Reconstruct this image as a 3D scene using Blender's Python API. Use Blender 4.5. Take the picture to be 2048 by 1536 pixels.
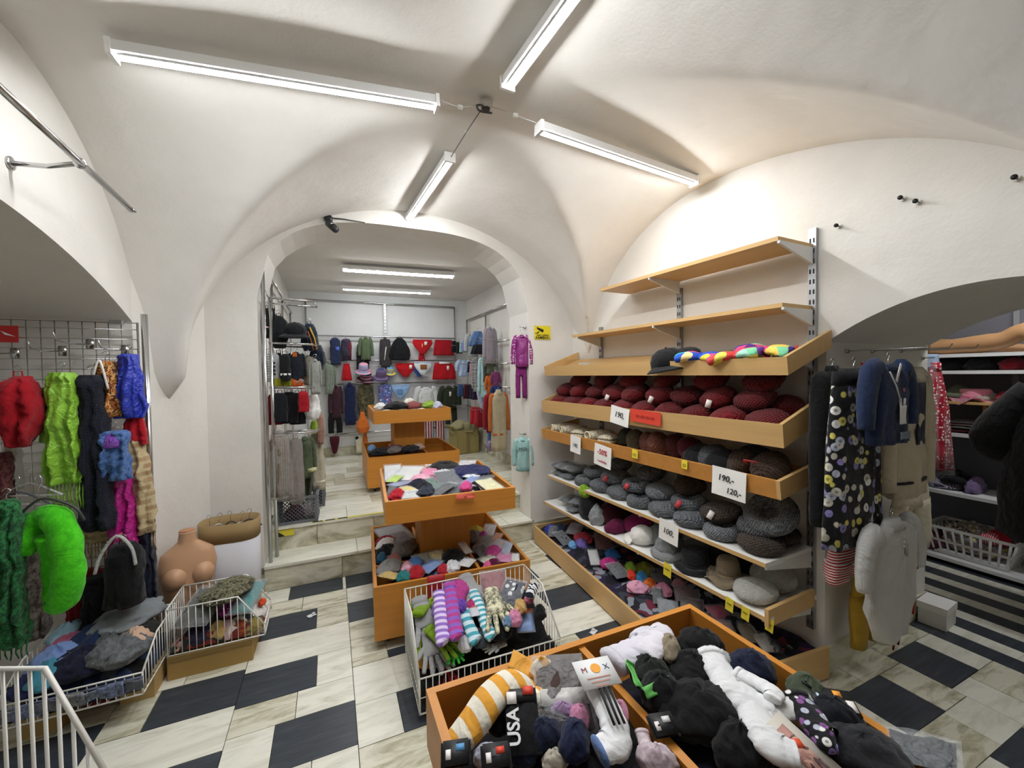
import bpy, math, random
import numpy as np
from mathutils import Vector, Matrix, noise

# ------------------------------------------------------------------ clear
for _o in list(bpy.data.objects):
    bpy.data.objects.remove(_o)
SC = bpy.context.scene
COL = SC.collection
R = math.radians
rnd = random.Random(7)

# ------------------------------------------------------------------ camera
F_PX = 820.0
YAW, PITCH, ROLL, CAM_H = R(23.9), R(-1.5), 0.0135, 1.5
f0 = Vector((math.sin(YAW), math.cos(YAW), 0)); r0 = Vector((math.cos(YAW), -math.sin(YAW), 0)); u0 = Vector((0, 0, 1))
FWD = f0 * math.cos(PITCH) + u0 * math.sin(PITCH)
u1 = -f0 * math.sin(PITCH) + u0 * math.cos(PITCH)
RGT = r0 * math.cos(ROLL) - u1 * math.sin(ROLL)
UPV = u1 * math.cos(ROLL) + r0 * math.sin(ROLL)
CAM = Vector((0, 0, CAM_H))
cd = bpy.data.cameras.new('camera'); cam = bpy.data.objects.new('camera', cd); COL.objects.link(cam)
cd.sensor_fit = 'HORIZONTAL'; cd.sensor_width = 36.0; cd.lens = 36.0 * F_PX / 2048.0
cd.clip_start = 0.02; cd.clip_end = 60
m = Matrix.Identity(4)
for i in range(3):
    m[i][0], m[i][1], m[i][2], m[i][3] = RGT[i], UPV[i], -FWD[i], CAM[i]
cam.matrix_world = m
SC.camera = cam

# ------------------------------------------------------------------ world, exposure
w = bpy.data.worlds.new('world'); SC.world = w; w.use_nodes = True
w.node_tree.nodes['Background'].inputs[0].default_value = (0.75, 0.8, 0.85, 1)
w.node_tree.nodes['Background'].inputs[1].default_value = 0.0      # closed rooms: only the lamps light them
SC.view_settings.view_transform = 'Standard'
SC.view_settings.look = 'None'
SC.view_settings.gamma = 1.0
SC.view_settings.use_curve_mapping = False
SC.view_settings.exposure = 1.4
TUBE = 60.0          # emission of the fluorescent tubes

# ------------------------------------------------------------------ surveying: a picture point on a known plane -> world point
def ray(px, py): return FWD + RGT * ((px - 1024) / F_PX) + UPV * ((768 - py) / F_PX)
def onz(px, py, z): r = ray(px, py); return CAM + r * ((z - CAM_H) / r.z)
def onpl(px, py, p0, n): r = ray(px, py); n = Vector(n); return CAM + r * ((Vector(p0) - CAM).dot(n) / r.dot(n))
def ony(px, py, y): return onpl(px, py, (0, y, 0), (0, 1, 0))
def onx(px, py, x): return onpl(px, py, (x, 0, 0), (1, 0, 0))
def hit(px, py, pl):
    k = pl[0]
    if k == 'y': return ony(px, py, pl[1])
    if k == 'x': return onx(px, py, pl[1])
    if k == 'd': return CAM + ray(px, py) * pl[1]
    return onpl(px, py, pl[1], pl[2])
def frame(o, r, u=Vector((0, 0, 1))):
    r = Vector(r).normalized(); u = Vector(u).normalized(); y = u.cross(r).normalized()
    u = r.cross(y).normalized()
    M = Matrix.Identity(4)
    for i in range(3):
        M[i][0], M[i][1], M[i][2], M[i][3] = r[i], y[i], u[i], o[i]
    return M

# ------------------------------------------------------------------ materials
_mc = {}
def lin(h):
    if isinstance(h, str):
        h = h.lstrip('#'); c = [int(h[i:i + 2], 16) / 255 for i in (0, 2, 4)]
    else: c = list(h)
    return tuple((x / 12.92 if x <= .04045 else ((x + .055) / 1.055) ** 2.4) for x in c) + (1,)
class NT:
    def __init__(s, name):
        s.m = bpy.data.materials.new(name); s.m.use_nodes = True; s.t = s.m.node_tree
        s.b = s.t.nodes['Principled BSDF']; s.out = s.t.nodes['Material Output']; s._tc = None
    def n(s, t, **kw):
        x = s.t.nodes.new(t)
        for k, v in kw.items(): setattr(x, k, v)
        return x
    def l(s, a, b): s.t.links.new(a, b)
    def tc(s):
        if not s._tc: s._tc = s.n('ShaderNodeTexCoord')
        return s._tc.outputs['Object']
    def map(s, scale=(1, 1, 1), rot=(0, 0, 0), loc=(0, 0, 0)):
        x = s.n('ShaderNodeMapping'); s.l(s.tc(), x.inputs[0]); x.inputs['Scale'].default_value = scale
        x.inputs['Rotation'].default_value = rot; x.inputs['Location'].default_value = loc; return x.outputs[0]
    def noise(s, scale, detail=2, vec=None, dist=0, rough=.5):
        x = s.n('ShaderNodeTexNoise'); x.inputs['Scale'].default_value = scale; x.inputs['Detail'].default_value = detail
        x.inputs['Distortion'].default_value = dist; x.inputs['Roughness'].default_value = rough
        s.l(vec or s.tc(), x.inputs['Vector']); return x
    def vor(s, scale, vec=None, feat='F1', rnd=1):
        x = s.n('ShaderNodeTexVoronoi', feature=feat); x.inputs['Scale'].default_value = scale
        x.inputs['Randomness'].default_value = rnd
        s.l(vec or s.tc(), x.inputs['Vector']); return x
    def wave(s, scale, vec=None, dirn='X', dist=0, prof='SIN', dscale=1):
        x = s.n('ShaderNodeTexWave', bands_direction=dirn, wave_profile=prof); x.inputs['Scale'].default_value = scale
        x.inputs['Distortion'].default_value = dist; x.inputs['Detail Scale'].default_value = dscale
        s.l(vec or s.tc(), x.inputs['Vector']); return x
    def ramp(s, fac, stops, mode='LINEAR'):
        x = s.n('ShaderNodeValToRGB'); x.color_ramp.interpolation = mode
        e = x.color_ramp.elements
        while len(e) < len(stops): e.new(0.5)
        for i, (p, c) in enumerate(stops): e[i].position = p; e[i].color = c
        s.l(fac, x.inputs[0]); return x.outputs[0]
    def math(s, op, a, b=None):
        x = s.n('ShaderNodeMath', operation=op)
        for i, v in enumerate((a, b)):
            if v is None: continue
            if isinstance(v, (int, float)): x.inputs[i].default_value = v
            else: s.l(v, x.inputs[i])
        return x.outputs[0]
    def mix(s, fac, a, b, blend='MIX'):
        x = s.n('ShaderNodeMix', data_type='RGBA', blend_type=blend)
        for sock, v in ((x.inputs['Factor'], fac), (x.inputs[6], a), (x.inputs[7], b)):
            if isinstance(v, (int, float)): sock.default_value = v
            elif isinstance(v, tuple): sock.default_value = v
            else: s.l(v, sock)
        return x.outputs[2]
    def bump(s, h, strength=.3, dist=.01, prev=None):
        x = s.n('ShaderNodeBump'); x.inputs['Strength'].default_value = strength; x.inputs['Distance'].default_value = dist
        s.l(h, x.inputs['Height'])
        if prev is not None: s.l(prev, x.inputs['Normal'])
        return x.outputs[0]
    def fin(s, col=None, rough=.8, metal=0, nrm=None, spec=.5):
        if col is not None:
            if isinstance(col, tuple): s.b.inputs['Base Color'].default_value = col
            else: s.l(col, s.b.inputs['Base Color'])
        s.b.inputs['Roughness'].default_value = rough; s.b.inputs['Metallic'].default_value = metal
        s.b.inputs['Specular IOR Level'].default_value = spec
        if nrm is not None: s.l(nrm, s.b.inputs['Normal'])
        return s.m
def cached(fn):
    def g(*a, **k):
        key = (fn.__name__, a, tuple(sorted(k.items())))
        if key not in _mc: _mc[key] = fn(*a, **k)
        return _mc[key]
    return g

@cached
def fab(c, pat='plain', c2='#ffffff', s=1.0, c3=None, rough=.92):
    t = NT('fabric_' + pat); A, B = lin(c), lin(c2)
    big = t.noise(9, 3)
    base = t.mix(.5, t.ramp(big.outputs['Fac'], [(.3, tuple(x * .82 for x in A[:3]) + (1,)), (.7, tuple(min(1, x * 1.12) for x in A[:3]) + (1,))]), A)
    nr = t.bump(t.noise(11, 3, dist=.9).outputs['Fac'], .55, .03); nr = t.bump(t.noise(55, 4, dist=.6).outputs['Fac'], .35, .006, nr)
    col = base
    if pat in ('stripex', 'stripey', 'stripez'):
        wv = t.wave(s, dirn=pat[-1].upper(), dist=.6)
        col = t.mix(t.ramp(wv.outputs['Fac'], [(.46, (0, 0, 0, 1)), (.54, (1, 1, 1, 1))]), base, B)
    elif pat == 'check':
        a = t.ramp(t.wave(s, dirn='X', dist=.3).outputs['Fac'], [(.45, (0, 0, 0, 1)), (.55, (1, 1, 1, 1))])
        b = t.ramp(t.wave(s, dirn='Z', dist=.3).outputs['Fac'], [(.45, (0, 0, 0, 1)), (.55, (1, 1, 1, 1))])
        col = t.mix(.5, t.mix(a, base, B), t.mix(b, base, B))
    elif pat == 'dots':
        v = t.vor(s, rnd=.55); col = t.mix(t.ramp(v.outputs['Distance'], [(.30, (1, 1, 1, 1)), (.36, (0, 0, 0, 1))]), base, B)
    elif pat == 'floral':
        v = t.vor(s, rnd=.9)
        cc = t.ramp(t.math('FRACT', t.math('MULTIPLY', v.outputs['Color'], 7.3)), [(0, B), (.35, lin(c3 or '#d8cf6a')), (.55, lin('#b3b9c9')), (.75, lin('#8f86c4')), (.9, lin('#e9e9e4'))], 'CONSTANT')
        ring = t.ramp(v.outputs['Distance'], [(.12, (0.35, 0.35, 0.35, 1)), (.2, (1, 1, 1, 1)), (.4, (1, 1, 1, 1)), (.46, (0, 0, 0, 1))])
        col = t.mix(ring, base, cc)
    elif pat == 'camo':
        col = t.ramp(t.noise(s, 2, dist=.4).outputs['Fac'], [(.0, A), (.42, B), (.52, lin(c3 or '#3a3a2c')), (.62, A)], 'CONSTANT')
    elif pat == 'tweed':
        col = t.mix(t.ramp(t.noise(s, 3, rough=.8).outputs['Fac'], [(.42, (0, 0, 0, 1)), (.58, (1, 1, 1, 1))]), base, B)
    elif pat == 'brick':
        x = t.n('ShaderNodeTexBrick'); t.l(t.map((1, 1, 1), (R(90), 0, 0)), x.inputs['Vector'])
        x.inputs['Color1'].default_value = B; x.inputs['Color2'].default_value = lin(c3 or '#8a6a48'); x.inputs['Mortar'].default_value = A
        x.inputs['Scale'].default_value = s; x.inputs['Mortar Size'].default_value = .055; x.inputs['Bias'].default_value = 0
        col = t.mix(t.noise(s * 3, 2).outputs['Fac'], x.outputs['Color'], A)
    if pat == 'knit' or pat == 'knittweed':
        a = t.wave(s, vec=t.map((1, 1, 1), (R(28), R(33), R(12))), dirn='X', dist=1.2)
        b = t.wave(s * .9, vec=t.map((1, 1, 1), (R(-28), R(-33), R(50))), dirn='X', dist=1.2)
        hgt = t.math('MAXIMUM', a.outputs['Fac'], b.outputs['Fac'])
        nr = t.bump(hgt, .9, .012)
        if pat == 'knittweed':
            col = t.mix(t.ramp(t.noise(150, 3, rough=.8).outputs['Fac'], [(.4, (0, 0, 0, 1)), (.6, (1, 1, 1, 1))]), base, B)
    m = t.fin(col, rough, 0, nr, .25)
    t.b.inputs['Sheen Weight'].default_value = .12
    return m

@cached
def satin(c, s=20.0):
    t = NT('satin'); A = lin(c)
    return t.fin(A, .38, 0, t.bump(t.noise(s, 3, dist=1).outputs['Fac'], .8, .02), .6)
@cached
def plain(c, rough=.6, metal=0.0, spec=.5):
    t = NT('paint'); return t.fin(lin(c), rough, metal, None, spec)
@cached
def chrome():
    t = NT('chrome'); return t.fin(lin('#c9cacb'), .16, 1.0)
@cached
def steel():
    t = NT('galvanised'); return t.fin(lin('#aeb0b2'), .38, 1.0)
@cached
def clear(c='#e6ebee', a=.3):
    t = NT('clear_film'); t.fin(lin(c), .12, 0, t.bump(t.noise(45, 4, dist=1.5).outputs['Fac'], 1.0, .02), .7)
    t.b.inputs['Alpha'].default_value = a
    return t.m
@cached
def wood(c, dark=.8, axis=0):
    t = NT('wood'); A = lin(c); D = tuple(x * dark for x in A[:3]) + (1,)
    sc = [34, 34, 34]; sc[axis] = 1.6
    n = t.noise(1.0, 5, vec=t.map(tuple(sc)), dist=.7)
    col = t.ramp(n.outputs['Fac'], [(.3, D), (.62, A)])
    return t.fin(col, .42, 0, t.bump(n.outputs['Fac'], .05, .002), .4)
@cached
def plaster(c='#dedad3', rough=.93):
    t = NT('plaster'); A = lin(c)
    col = t.ramp(t.noise(2.2, 5, rough=.65).outputs['Fac'], [(.3, tuple(x * .93 for x in A[:3]) + (1,)), (.6, A)])
    nr = t.bump(t.noise(3.5, 3).outputs['Fac'], .35, .03); nr = t.bump(t.noise(70, 4).outputs['Fac'], .25, .004, nr)
    return t.fin(col, rough, 0, nr, .2)
@cached
def marble(kind, k=0):
    t = NT('marble_' + kind); ang = R(35 + 40 * k)
    v = t.map((1.6, 9, 3), (0, 0, ang), (3.1 * k, 1.7 * k, 0))
    n = t.noise(1.6, 7, vec=v, dist=1.4, rough=.62)
    if kind == 'white':
        col = t.ramp(n.outputs['Fac'], [(.25, lin('#a3a390')), (.38, lin('#d6d5c5')), (.56, lin('#eae9dc')), (.8, lin('#e0decd'))])
    elif kind == 'vein':
        col = t.ramp(n.outputs['Fac'], [(.30, lin('#86836c')), (.42, lin('#b9b59b')), (.55, lin('#dddbc9')), (.8, lin('#d0ccb4'))])
    elif kind == 'black':
        n2 = t.noise(2.2, 6, vec=t.map((2, 22, 3), (0, 0, R(20 + 50 * k)), (k, 2 * k, 0)), dist=.6, rough=.7)
        col = t.ramp(n2.outputs['Fac'], [(.35, lin('#2f343b')), (.6, lin('#3f454d')), (.72, lin('#555b62')), (.82, lin('#868b8f'))])
    return t.fin(col, .33, 0, t.bump(t.noise(18, 4).outputs['Fac'], .06, .004), .45)
@cached
def glow(c, e):
    t = NT('tube_light'); x = t.n('ShaderNodeEmission'); x.inputs[0].default_value = lin(c); x.inputs[1].default_value = e
    t.l(x.outputs[0], t.out.inputs[0]); return t.m
@cached
def heapmat(*cs, s=16.0):
    t = NT('mixed_cloth'); v = t.vor(s, vec=None)
    vv = t.n('ShaderNodeVectorMath', operation='ADD'); t.l(t.tc(), vv.inputs[0])
    nz = t.noise(8, 2); sc = t.n('ShaderNodeVectorMath', operation='SCALE'); t.l(nz.outputs['Color'], sc.inputs[0]); sc.inputs['Scale'].default_value = .12
    t.l(sc.outputs[0], vv.inputs[1]); t.l(vv.outputs[0], v.inputs['Vector'])
    x = t.n('ShaderNodeSeparateColor'); t.l(v.outputs['Color'], x.inputs[0])
    k = len(cs); col = t.ramp(x.outputs[0], [(i / k, lin(c)) for i, c in enumerate(cs)], 'CONSTANT')
    return t.fin(col, .9, 0, t.bump(t.noise(40, 4, dist=.6).outputs['Fac'], .6, .01), .3)

# ------------------------------------------------------------------ geometry kit: every shape is (verts, faces)
class G:
    def __init__(s, V=None, F=None): s.V = V or []; s.F = F or []
    def add(s, o):
        b = len(s.V); s.V += list(o.V); s.F += [tuple(i + b for i in f) for f in o.F]; return s
    def tr(s, M): return G([tuple(M @ Vector(v)) for v in s.V], s.F)
def T(x=0, y=0, z=0, rz=0, rx=0, ry=0, s=1):
    sc = Matrix.Diagonal((s, s, s, 1)) if not isinstance(s, tuple) else Matrix.Diagonal(s + (1,))
    return Matrix.Translation((x, y, z)) @ Matrix.Rotation(rz, 4, 'Z') @ Matrix.Rotation(ry, 4, 'Y') @ Matrix.Rotation(rx, 4, 'X') @ sc
def box(x0, y0, z0, x1, y1, z1):
    V = [(x, y, z) for z in (z0, z1) for y in (y0, y1) for x in (x0, x1)]
    return G(V, [(0, 2, 3, 1), (4, 5, 7, 6), (0, 1, 5, 4), (2, 6, 7, 3), (0, 4, 6, 2), (1, 3, 7, 5)])
def cbox(sx, sy, sz): return box(-sx / 2, -sy / 2, -sz / 2, sx / 2, sy / 2, sz / 2)
def rings(rs, cap=True, closed=False):
    n = len(rs[0]); V = [tuple(p) for r in rs for p in r]; Fc = []
    for i in range(len(rs) - 1 + (1 if closed else 0)):
        a = i * n; b = ((i + 1) % len(rs)) * n
        for j in range(n):
            k = (j + 1) % n; Fc.append((a + j, a + k, b + k, b + j))
    if cap and not closed:
        Fc.append(tuple(reversed(range(n)))); Fc.append(tuple(range((len(rs) - 1) * n, len(rs) * n)))
    return G(V, Fc)
def tube(path, r, n=8, flat=1.0, ref=None, cap=True):
    path = [Vector(p) for p in path]; rs = []
    rr = r if isinstance(r, (list, tuple)) else [r] * len(path)
    fl = flat if isinstance(flat, (list, tuple)) else [flat] * len(path)
    prev = None
    for i, p in enumerate(path):
        a = path[max(0, i - 1)]; b = path[min(len(path) - 1, i + 1)]; t = (b - a).normalized()
        if prev is None:
            q = Vector(ref) if ref else (Vector((0, 0, 1)) if abs(t.z) < .9 else Vector((1, 0, 0)))
        else: q = prev
        nb = (q - t * q.dot(t))
        if nb.length < 1e-6: nb = t.orthogonal()
        nb.normalize(); prev = nb; sb = t.cross(nb)
        rs.append([p + nb * (rr[i] * fl[i] * math.cos(2 * math.pi * j / n)) + sb * (rr[i] * math.sin(2 * math.pi * j / n)) for j in range(n)])
    return rings(rs, cap)
def smooth_path(pts, k=4):
    P = [Vector(p) for p in pts]; out = []
    for i in range(len(P) - 1):
        a, b, c, d = P[max(0, i - 1)], P[i], P[i + 1], P[min(len(P) - 1, i + 2)]
        for j in range(k):
            t = j / k
            out.append(.5 * ((2 * b) + (c - a) * t + (2 * a - 5 * b + 4 * c - d) * t * t + (3 * b - 3 * c + d - a) * t ** 3))
    out.append(P[-1]); return out
def wob(v, seed, f=1.0): return noise.noise(Vector((v[0] * f + seed * 3.17, v[1] * f - seed * 1.31, v[2] * f + seed * 7.7)))
def vloft(secs, n=20, fold=0.0, k=6, seed=0, wr=.0, cap=True):
    """secs: (z, cx, half_width, half_depth[, cy]) from the top down; folds grow downwards"""
    rs = []; z0, z1 = secs[0][0], secs[-1][0]
    ph = seed * 1.7
    for s in secs:
        z, cx, a, b = s[:4]; cy = s[4] if len(s) > 4 else 0
        t = (z - z0) / (z1 - z0) if z1 != z0 else 0; ring = []
        for j in range(n):
            th = 2 * math.pi * j / n; c, sn = math.cos(th), math.sin(th)
            fd = 1 + fold * t * math.sin(k * th + ph + 2.2 * t)
            x = cx + a * math.copysign(abs(c) ** .8, c) * (1 + .25 * (fd - 1)); y = cy + b * math.copysign(abs(sn) ** .8, sn) * fd
            if fold: y += b * fold * .6 * min(1, .25 + t * 1.4) * math.sin(11 * c + ph * 3 + 3 * t + 2.5 * wob((0, 0, z), seed, 6)) * abs(sn)
            if wr: d = wr * (.7 * wob((x, y, z), seed, 14) + .5 * wob((x * .6, y, z * 1.6), seed + 3, 30)); x += d * .5; y += d
            ring.append((x, y, z))
        rs.append(ring)
    return rings(rs, cap)
def refine(secs, k=3):
    out = []
    for i in range(len(secs) - 1):
        a, b = secs[i], secs[i + 1]
        for j in range(k):
            t = j / k; out.append(tuple(x + (y - x) * t for x, y in zip(a, b)))
    out.append(secs[-1]); return out
def lathe(prof, n=20, seed=0, wr=0.0, fr=9):
    rs = []
    for r, z in prof:
        ring = []
        for j in range(n):
            th = 2 * math.pi * j / n; x, y = r * math.cos(th), r * math.sin(th)
            d = 1 + (wr * wob((x, y, z), seed, fr) if wr else 0)
            ring.append((x * d, y * d, z + (wr * .3 * r * wob((x, y, z), seed + 5, fr) if wr else 0)))
        rs.append(ring)
    return rings(rs, True)
def crump(sx, sy, sz, seed, amp=.32, n=30, mm=14, fr=2.4):
    """a crumpled piece of cloth lying on z=0: long creases in one direction, ragged outline"""
    rs = []; ca, sa = math.cos(seed * 2.4), math.sin(seed * 2.4)
    for i in range(mm + 1):
        ph = math.pi * i / mm; ring = []
        for j in range(n):
            th = 2 * math.pi * j / n
            c, s = math.cos(th), math.sin(th)
            d = (math.sin(ph) * math.copysign(abs(c) ** .8, c), math.sin(ph) * math.copysign(abs(s) ** .8, s), math.cos(ph))
            e = ((d[0] * ca + d[1] * sa) * .8, (d[1] * ca - d[0] * sa) * 2.3, d[2])
            a = wob(d, seed, fr * .8); b = (1 - abs(wob(e, seed + 9, fr * .95)) * 2.4); b2 = (1 - abs(wob(e, seed + 4, fr * 2.1)) * 2.2)
            rr = .86 + amp * (.7 * a + .16 * b)
            z = d[2] * (.9 + amp * (.9 * b + .35 * b2)) * (1 - .25 * (d[0] ** 2 + d[1] ** 2))
            ring.append((d[0] * rr * sx / 2, d[1] * rr * sy / 2, max(-.5, z) * sz * .66 + sz * .31))
        rs.append(ring)
    return rings(rs, True)
def pillow(sx, sy, sz, n=7, seed=0, wr=.15, sq=.35):
    """flat plump packet lying on z=0, seams round the rim"""
    V = []; Fc = []
    for side in (1, -1):
        for i in range(n + 1):
            for j in range(n + 1):
                u, v = 2 * i / n - 1, 2 * j / n - 1
                h = max(0, (1 - u ** 4) * (1 - v ** 4)) ** sq
                z = side * h * sz / 2 * (1 + wr * wob((u, v, side), seed, 2.3) * 2)
                V.append((u * sx / 2, v * sy / 2, z + sz / 2))
    N = (n + 1) ** 2
    for s in (0, 1):
        for i in range(n):
            for j in range(n):
                a = s * N + i * (n + 1) + j; q = (a, a + n + 1, a + n + 2, a + 1)
                Fc.append(q if s == 0 else q[::-1])
    return G(V, Fc)
def slab(sx, sy, sz, seed=0, bend=.0, n=6):
    """thin cloth or card sheet with thickness, gently curved"""
    V = []; Fc = []
    for s in (1, 0):
        for i in range(n + 1):
            for j in range(n + 1):
                u, v = i / n - .5, j / n - .5
                V.append((u * sx, v * sy, s * sz + bend * (wob((u, v, 0), seed, 2.2) + .6 * (u * u + v * v))))
    N = (n + 1) ** 2
    for i in range(n):
        for j in range(n):
            a = i * (n + 1) + j; Fc.append((a, a + n + 1, a + n + 2, a + 1)); b = a + N; Fc.append((b, b + 1, b + n + 2, b + n + 1))
    for i in range(n):
        for (a, b) in ((i * (n + 1), (i + 1) * (n + 1)), ((i + 1) * (n + 1) + n, i * (n + 1) + n), (i + 1, i), (n * (n + 1) + i, n * (n + 1) + i + 1)):
            Fc.append((b, a, a + N, b + N))
    return G(V, Fc)

# ------------------------------------------------------------------ objects
def obj(name, g, mat, parent=None, smooth=True, M=None):
    me = bpy.data.meshes.new(name); me.from_pydata([tuple(v) for v in g.V], [], g.F); me.validate()
    if mat: me.materials.append(mat)
    if smooth:
        me.polygons.foreach_set('use_smooth', [True] * len(me.polygons))
    o = bpy.data.objects.new(name, me); COL.objects.link(o)
    if parent: o.parent = parent
    if M is not None:
        if parent: o.matrix_local = M
        else: o.matrix_world = M
    return o
def tag(o, label, cat=None, group=None, kind=None):
    if label: o['label'] = label
    if cat: o['category'] = cat
    if group: o['group'] = group
    if kind: o['kind'] = kind
    return o
def thing(name, label, cat, M=None, group=None):
    o = bpy.data.objects.new(name, None); COL.objects.link(o); o.empty_display_size = .05
    if M is not None: o.matrix_world = M
    return tag(o, label, cat, group)
def struct(name, g, mat, label=None, smooth=False, M=None, cat=None):
    o = obj(name, g, mat, None, smooth, M); return tag(o, label, cat, None, 'structure')
def share(name, src, M, parent=None):
    o = bpy.data.objects.new(name, src.data); COL.objects.link(o)
    if parent: o.parent = parent; o.matrix_local = M
    else: o.matrix_world = M
    return o
def text(s, size, mat, parent, M, name='lettering', bold=0.0, shear=0.0):
    cu = bpy.data.curves.new('t', 'FONT'); cu.body = s; cu.size = size; cu.align_x = 'CENTER'; cu.align_y = 'CENTER'
    cu.extrude = .0006; cu.offset = bold; cu.shear = shear; cu.resolution_u = 3
    o = bpy.data.objects.new('t', cu); COL.objects.link(o)
    dg = bpy.context.evaluated_depsgraph_get()
    me = bpy.data.meshes.new_from_object(o.evaluated_get(dg)); bpy.data.objects.remove(o)
    me.materials.clear(); me.materials.append(mat); me.name = name
    t = bpy.data.objects.new(name, me); COL.objects.link(t); t.parent = parent; t.matrix_local = M
    return t

# ================================================================== THE SETTING
WHITE = plaster('#e2dfd9')
def strip_wall(name, pts, top, mat, label):
    g = G()
    for (a, b) in zip(pts[:-1], pts[1:]):
        k = len(g.V); g.V += [(a[0], a[1], 0), (b[0], b[1], 0), (b[0], b[1], top), (a[0], a[1], top)]; g.F.append((k, k + 1, k + 2, k + 3))
    return struct(name, g, mat, label)
def arch_wall(o, u, nrm, L, zb, zt, openings, thick):
    """wall with arched openings. o origin, u along, nrm = away from the room; openings: (s0, s1, height function)"""
    g = G(); o = Vector(o); u = Vector(u); nv = Vector(nrm)
    def P(s, z, d=0): return tuple(o + u * s + Vector((0, 0, z)) + nv * d)
    def quad(a, b, c, d): k = len(g.V); g.V.extend([a, b, c, d]); g.F.append((k, k + 1, k + 2, k + 3))
    s = 0
    for (s0, s1, hf) in openings + [(L, L, None)]:
        if s0 > s:
            for d in (0, thick): quad(P(s, zb, d), P(s0, zb, d), P(s0, zt, d), P(s, zt, d))
        if hf:
            N = 28; z0 = openings[0][3] if False else zb
            for i in range(N):
                a, b = s0 + (s1 - s0) * i / N, s0 + (s1 - s0) * (i + 1) / N
                ha, hb = hf(i / N), hf((i + 1) / N)
                for d in (0, thick): quad(P(a, ha, d), P(b, hb, d), P(b, zt, d), P(a, zt, d))
                quad(P(a, ha), P(a, ha, thick), P(b, hb, thick), P(b, hb))
            quad(P(s0, zb), P(s0, zb, thick), P(s0, hf(0), thick), P(s0, hf(0)))
            quad(P(s1, zb), P(s1, hf(1)), P(s1, hf(1), thick), P(s1, zb, thick))
        s = s1
    for (a, b) in ((0, 0), (L, L)): quad(P(a, zb), P(a, zt), P(a, zt, thick), P(a, zb, thick))
    return g
def seg_arch(hs, hc): return lambda t: hs + (hc - hs) * (1 - (2 * t - 1) ** 2)
def basket_arch(hs, hc, p=3.2):
    return lambda t: hs + (hc - hs) * max(0.0, 1 - abs(2 * t - 1) ** p) ** (1 / 2.2)

# ---- floor of the shop: marble slabs, each one laid in the floor
FL = struct('floor', box(-3.2, -2.6, -.06, 5.0, 3.6, -.014), plain('#6f6c60', .9), 'dark mortar bed under the black and white marble floor', cat=None)
MW = [marble('white', i) for i in range(4)]; MV = [marble('vein', i) for i in range(3)]; MB = [marble('black', i) for i in range(3)]
ntile = 0
def tile(x0, x1, y0, y1, kind, z0=-.016, z1=0.0, parent=None, name='floor_slab'):
    global ntile; ntile += 1
    e = .0016
    mat = (MB if kind == 'b' else MV if kind == 'v' else MW)
    mat = mat[(ntile * 7 + int(x0 * 10) + int(y0 * 7)) % len(mat)]
    g = box(-(x1 - x0) / 2 + e, -(y1 - y0) / 2 + e, z0, (x1 - x0) / 2 - e, (y1 - y0) / 2 - e, z1 - (ntile % 3) * .0004)
    return obj(name, g, mat, parent or FL, False, T((x0 + x1) / 2, (y0 + y1) / 2, 0))
# strips run into the depth: (x0, x1, [(y_near, y_far, [splits...], kinds)])
def strip(x0, x1, rows):
    for y0, y1, xs, ks in rows:
        e = [x0] + xs + [x1]
        for a, b, k in zip(e[:-1], e[1:], ks): tile(a, b, y0, y1, k)
strip(-.43, .07, [(3.09, 3.275, [-.29, .048], 'wbw'), (2.91, 3.09, [-.2], 'vv'), (2.675, 2.91, [-.11], 'bv'), (2.412, 2.675, [], 'w'), (2.17, 2.412, [-.096], 'bw'),
                  (2.0, 2.17, [-.175], 'vw'), (1.752, 2.0, [-.25], 'wb'), (1.51, 1.752, [-.1], 'ww'), (1.27, 1.51, [-.1], 'bv'), (1.03, 1.27, [-.26], 'wv'), (.79, 1.03, [-.25], 'wb'), (.3, .79, [-.1], 'wv')])
strip(.07, .575, [(3.085, 3.275, [.4], 'bw'), (2.88, 3.085, [.25], 'wv'), (2.65, 2.88, [.4], 'bw'), (2.295, 2.65, [.25], 'vv'), (2.23, 2.295, [.25], 'vb'), (1.968, 2.23, [], 'w'), (1.728, 1.968, [.252], 'wb'),
                  (1.48, 1.728, [.4], 'vw'), (1.24, 1.48, [.4], 'bw'), (1.0, 1.24, [.25], 'wv'), (.3, 1.0, [.25], 'wb')])
strip(-.93, -.43, [(3.0, 3.3, [], 'w'), (2.7, 3.0, [-.6], 'wv'), (2.452, 2.7, [-.69], 'wv'), (2.2, 2.452, [-.772], 'vb'), (1.952, 2.2, [], 'w'), (1.7, 1.952, [-.765], 'wb'), (1.45, 1.7, [-.6], 'wv'), (1.2, 1.45, [-.6], 'bw'), (.95, 1.2, [-.77], 'vb'), (.3, .95, [-.6], 'wv')])
strip(-1.43, -.93, [(2.455, 2.8, [-1.1], 'vw'), (2.327, 2.455, [-1.1], 'vv'), (2.075, 2.327, [-1.265], 'wb'), (1.8, 2.075, [], 'w'), (1.55, 1.8, [-1.1], 'bv'), (1.3, 1.55, [], 'w'), (1.0, 1.3, [-1.27], 'wb')])
strip(.575, 1.08, [(2.9, 3.275, [.8], 'wv'), (2.0, 2.9, [.8], 'wv'), (1.74, 2.0, [.9], 'bw'), (1.48, 1.74, [.74], 'vw'), (1.24, 1.48, [.74], 'wb'), (.98, 1.24, [.9], 'vv')])
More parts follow.
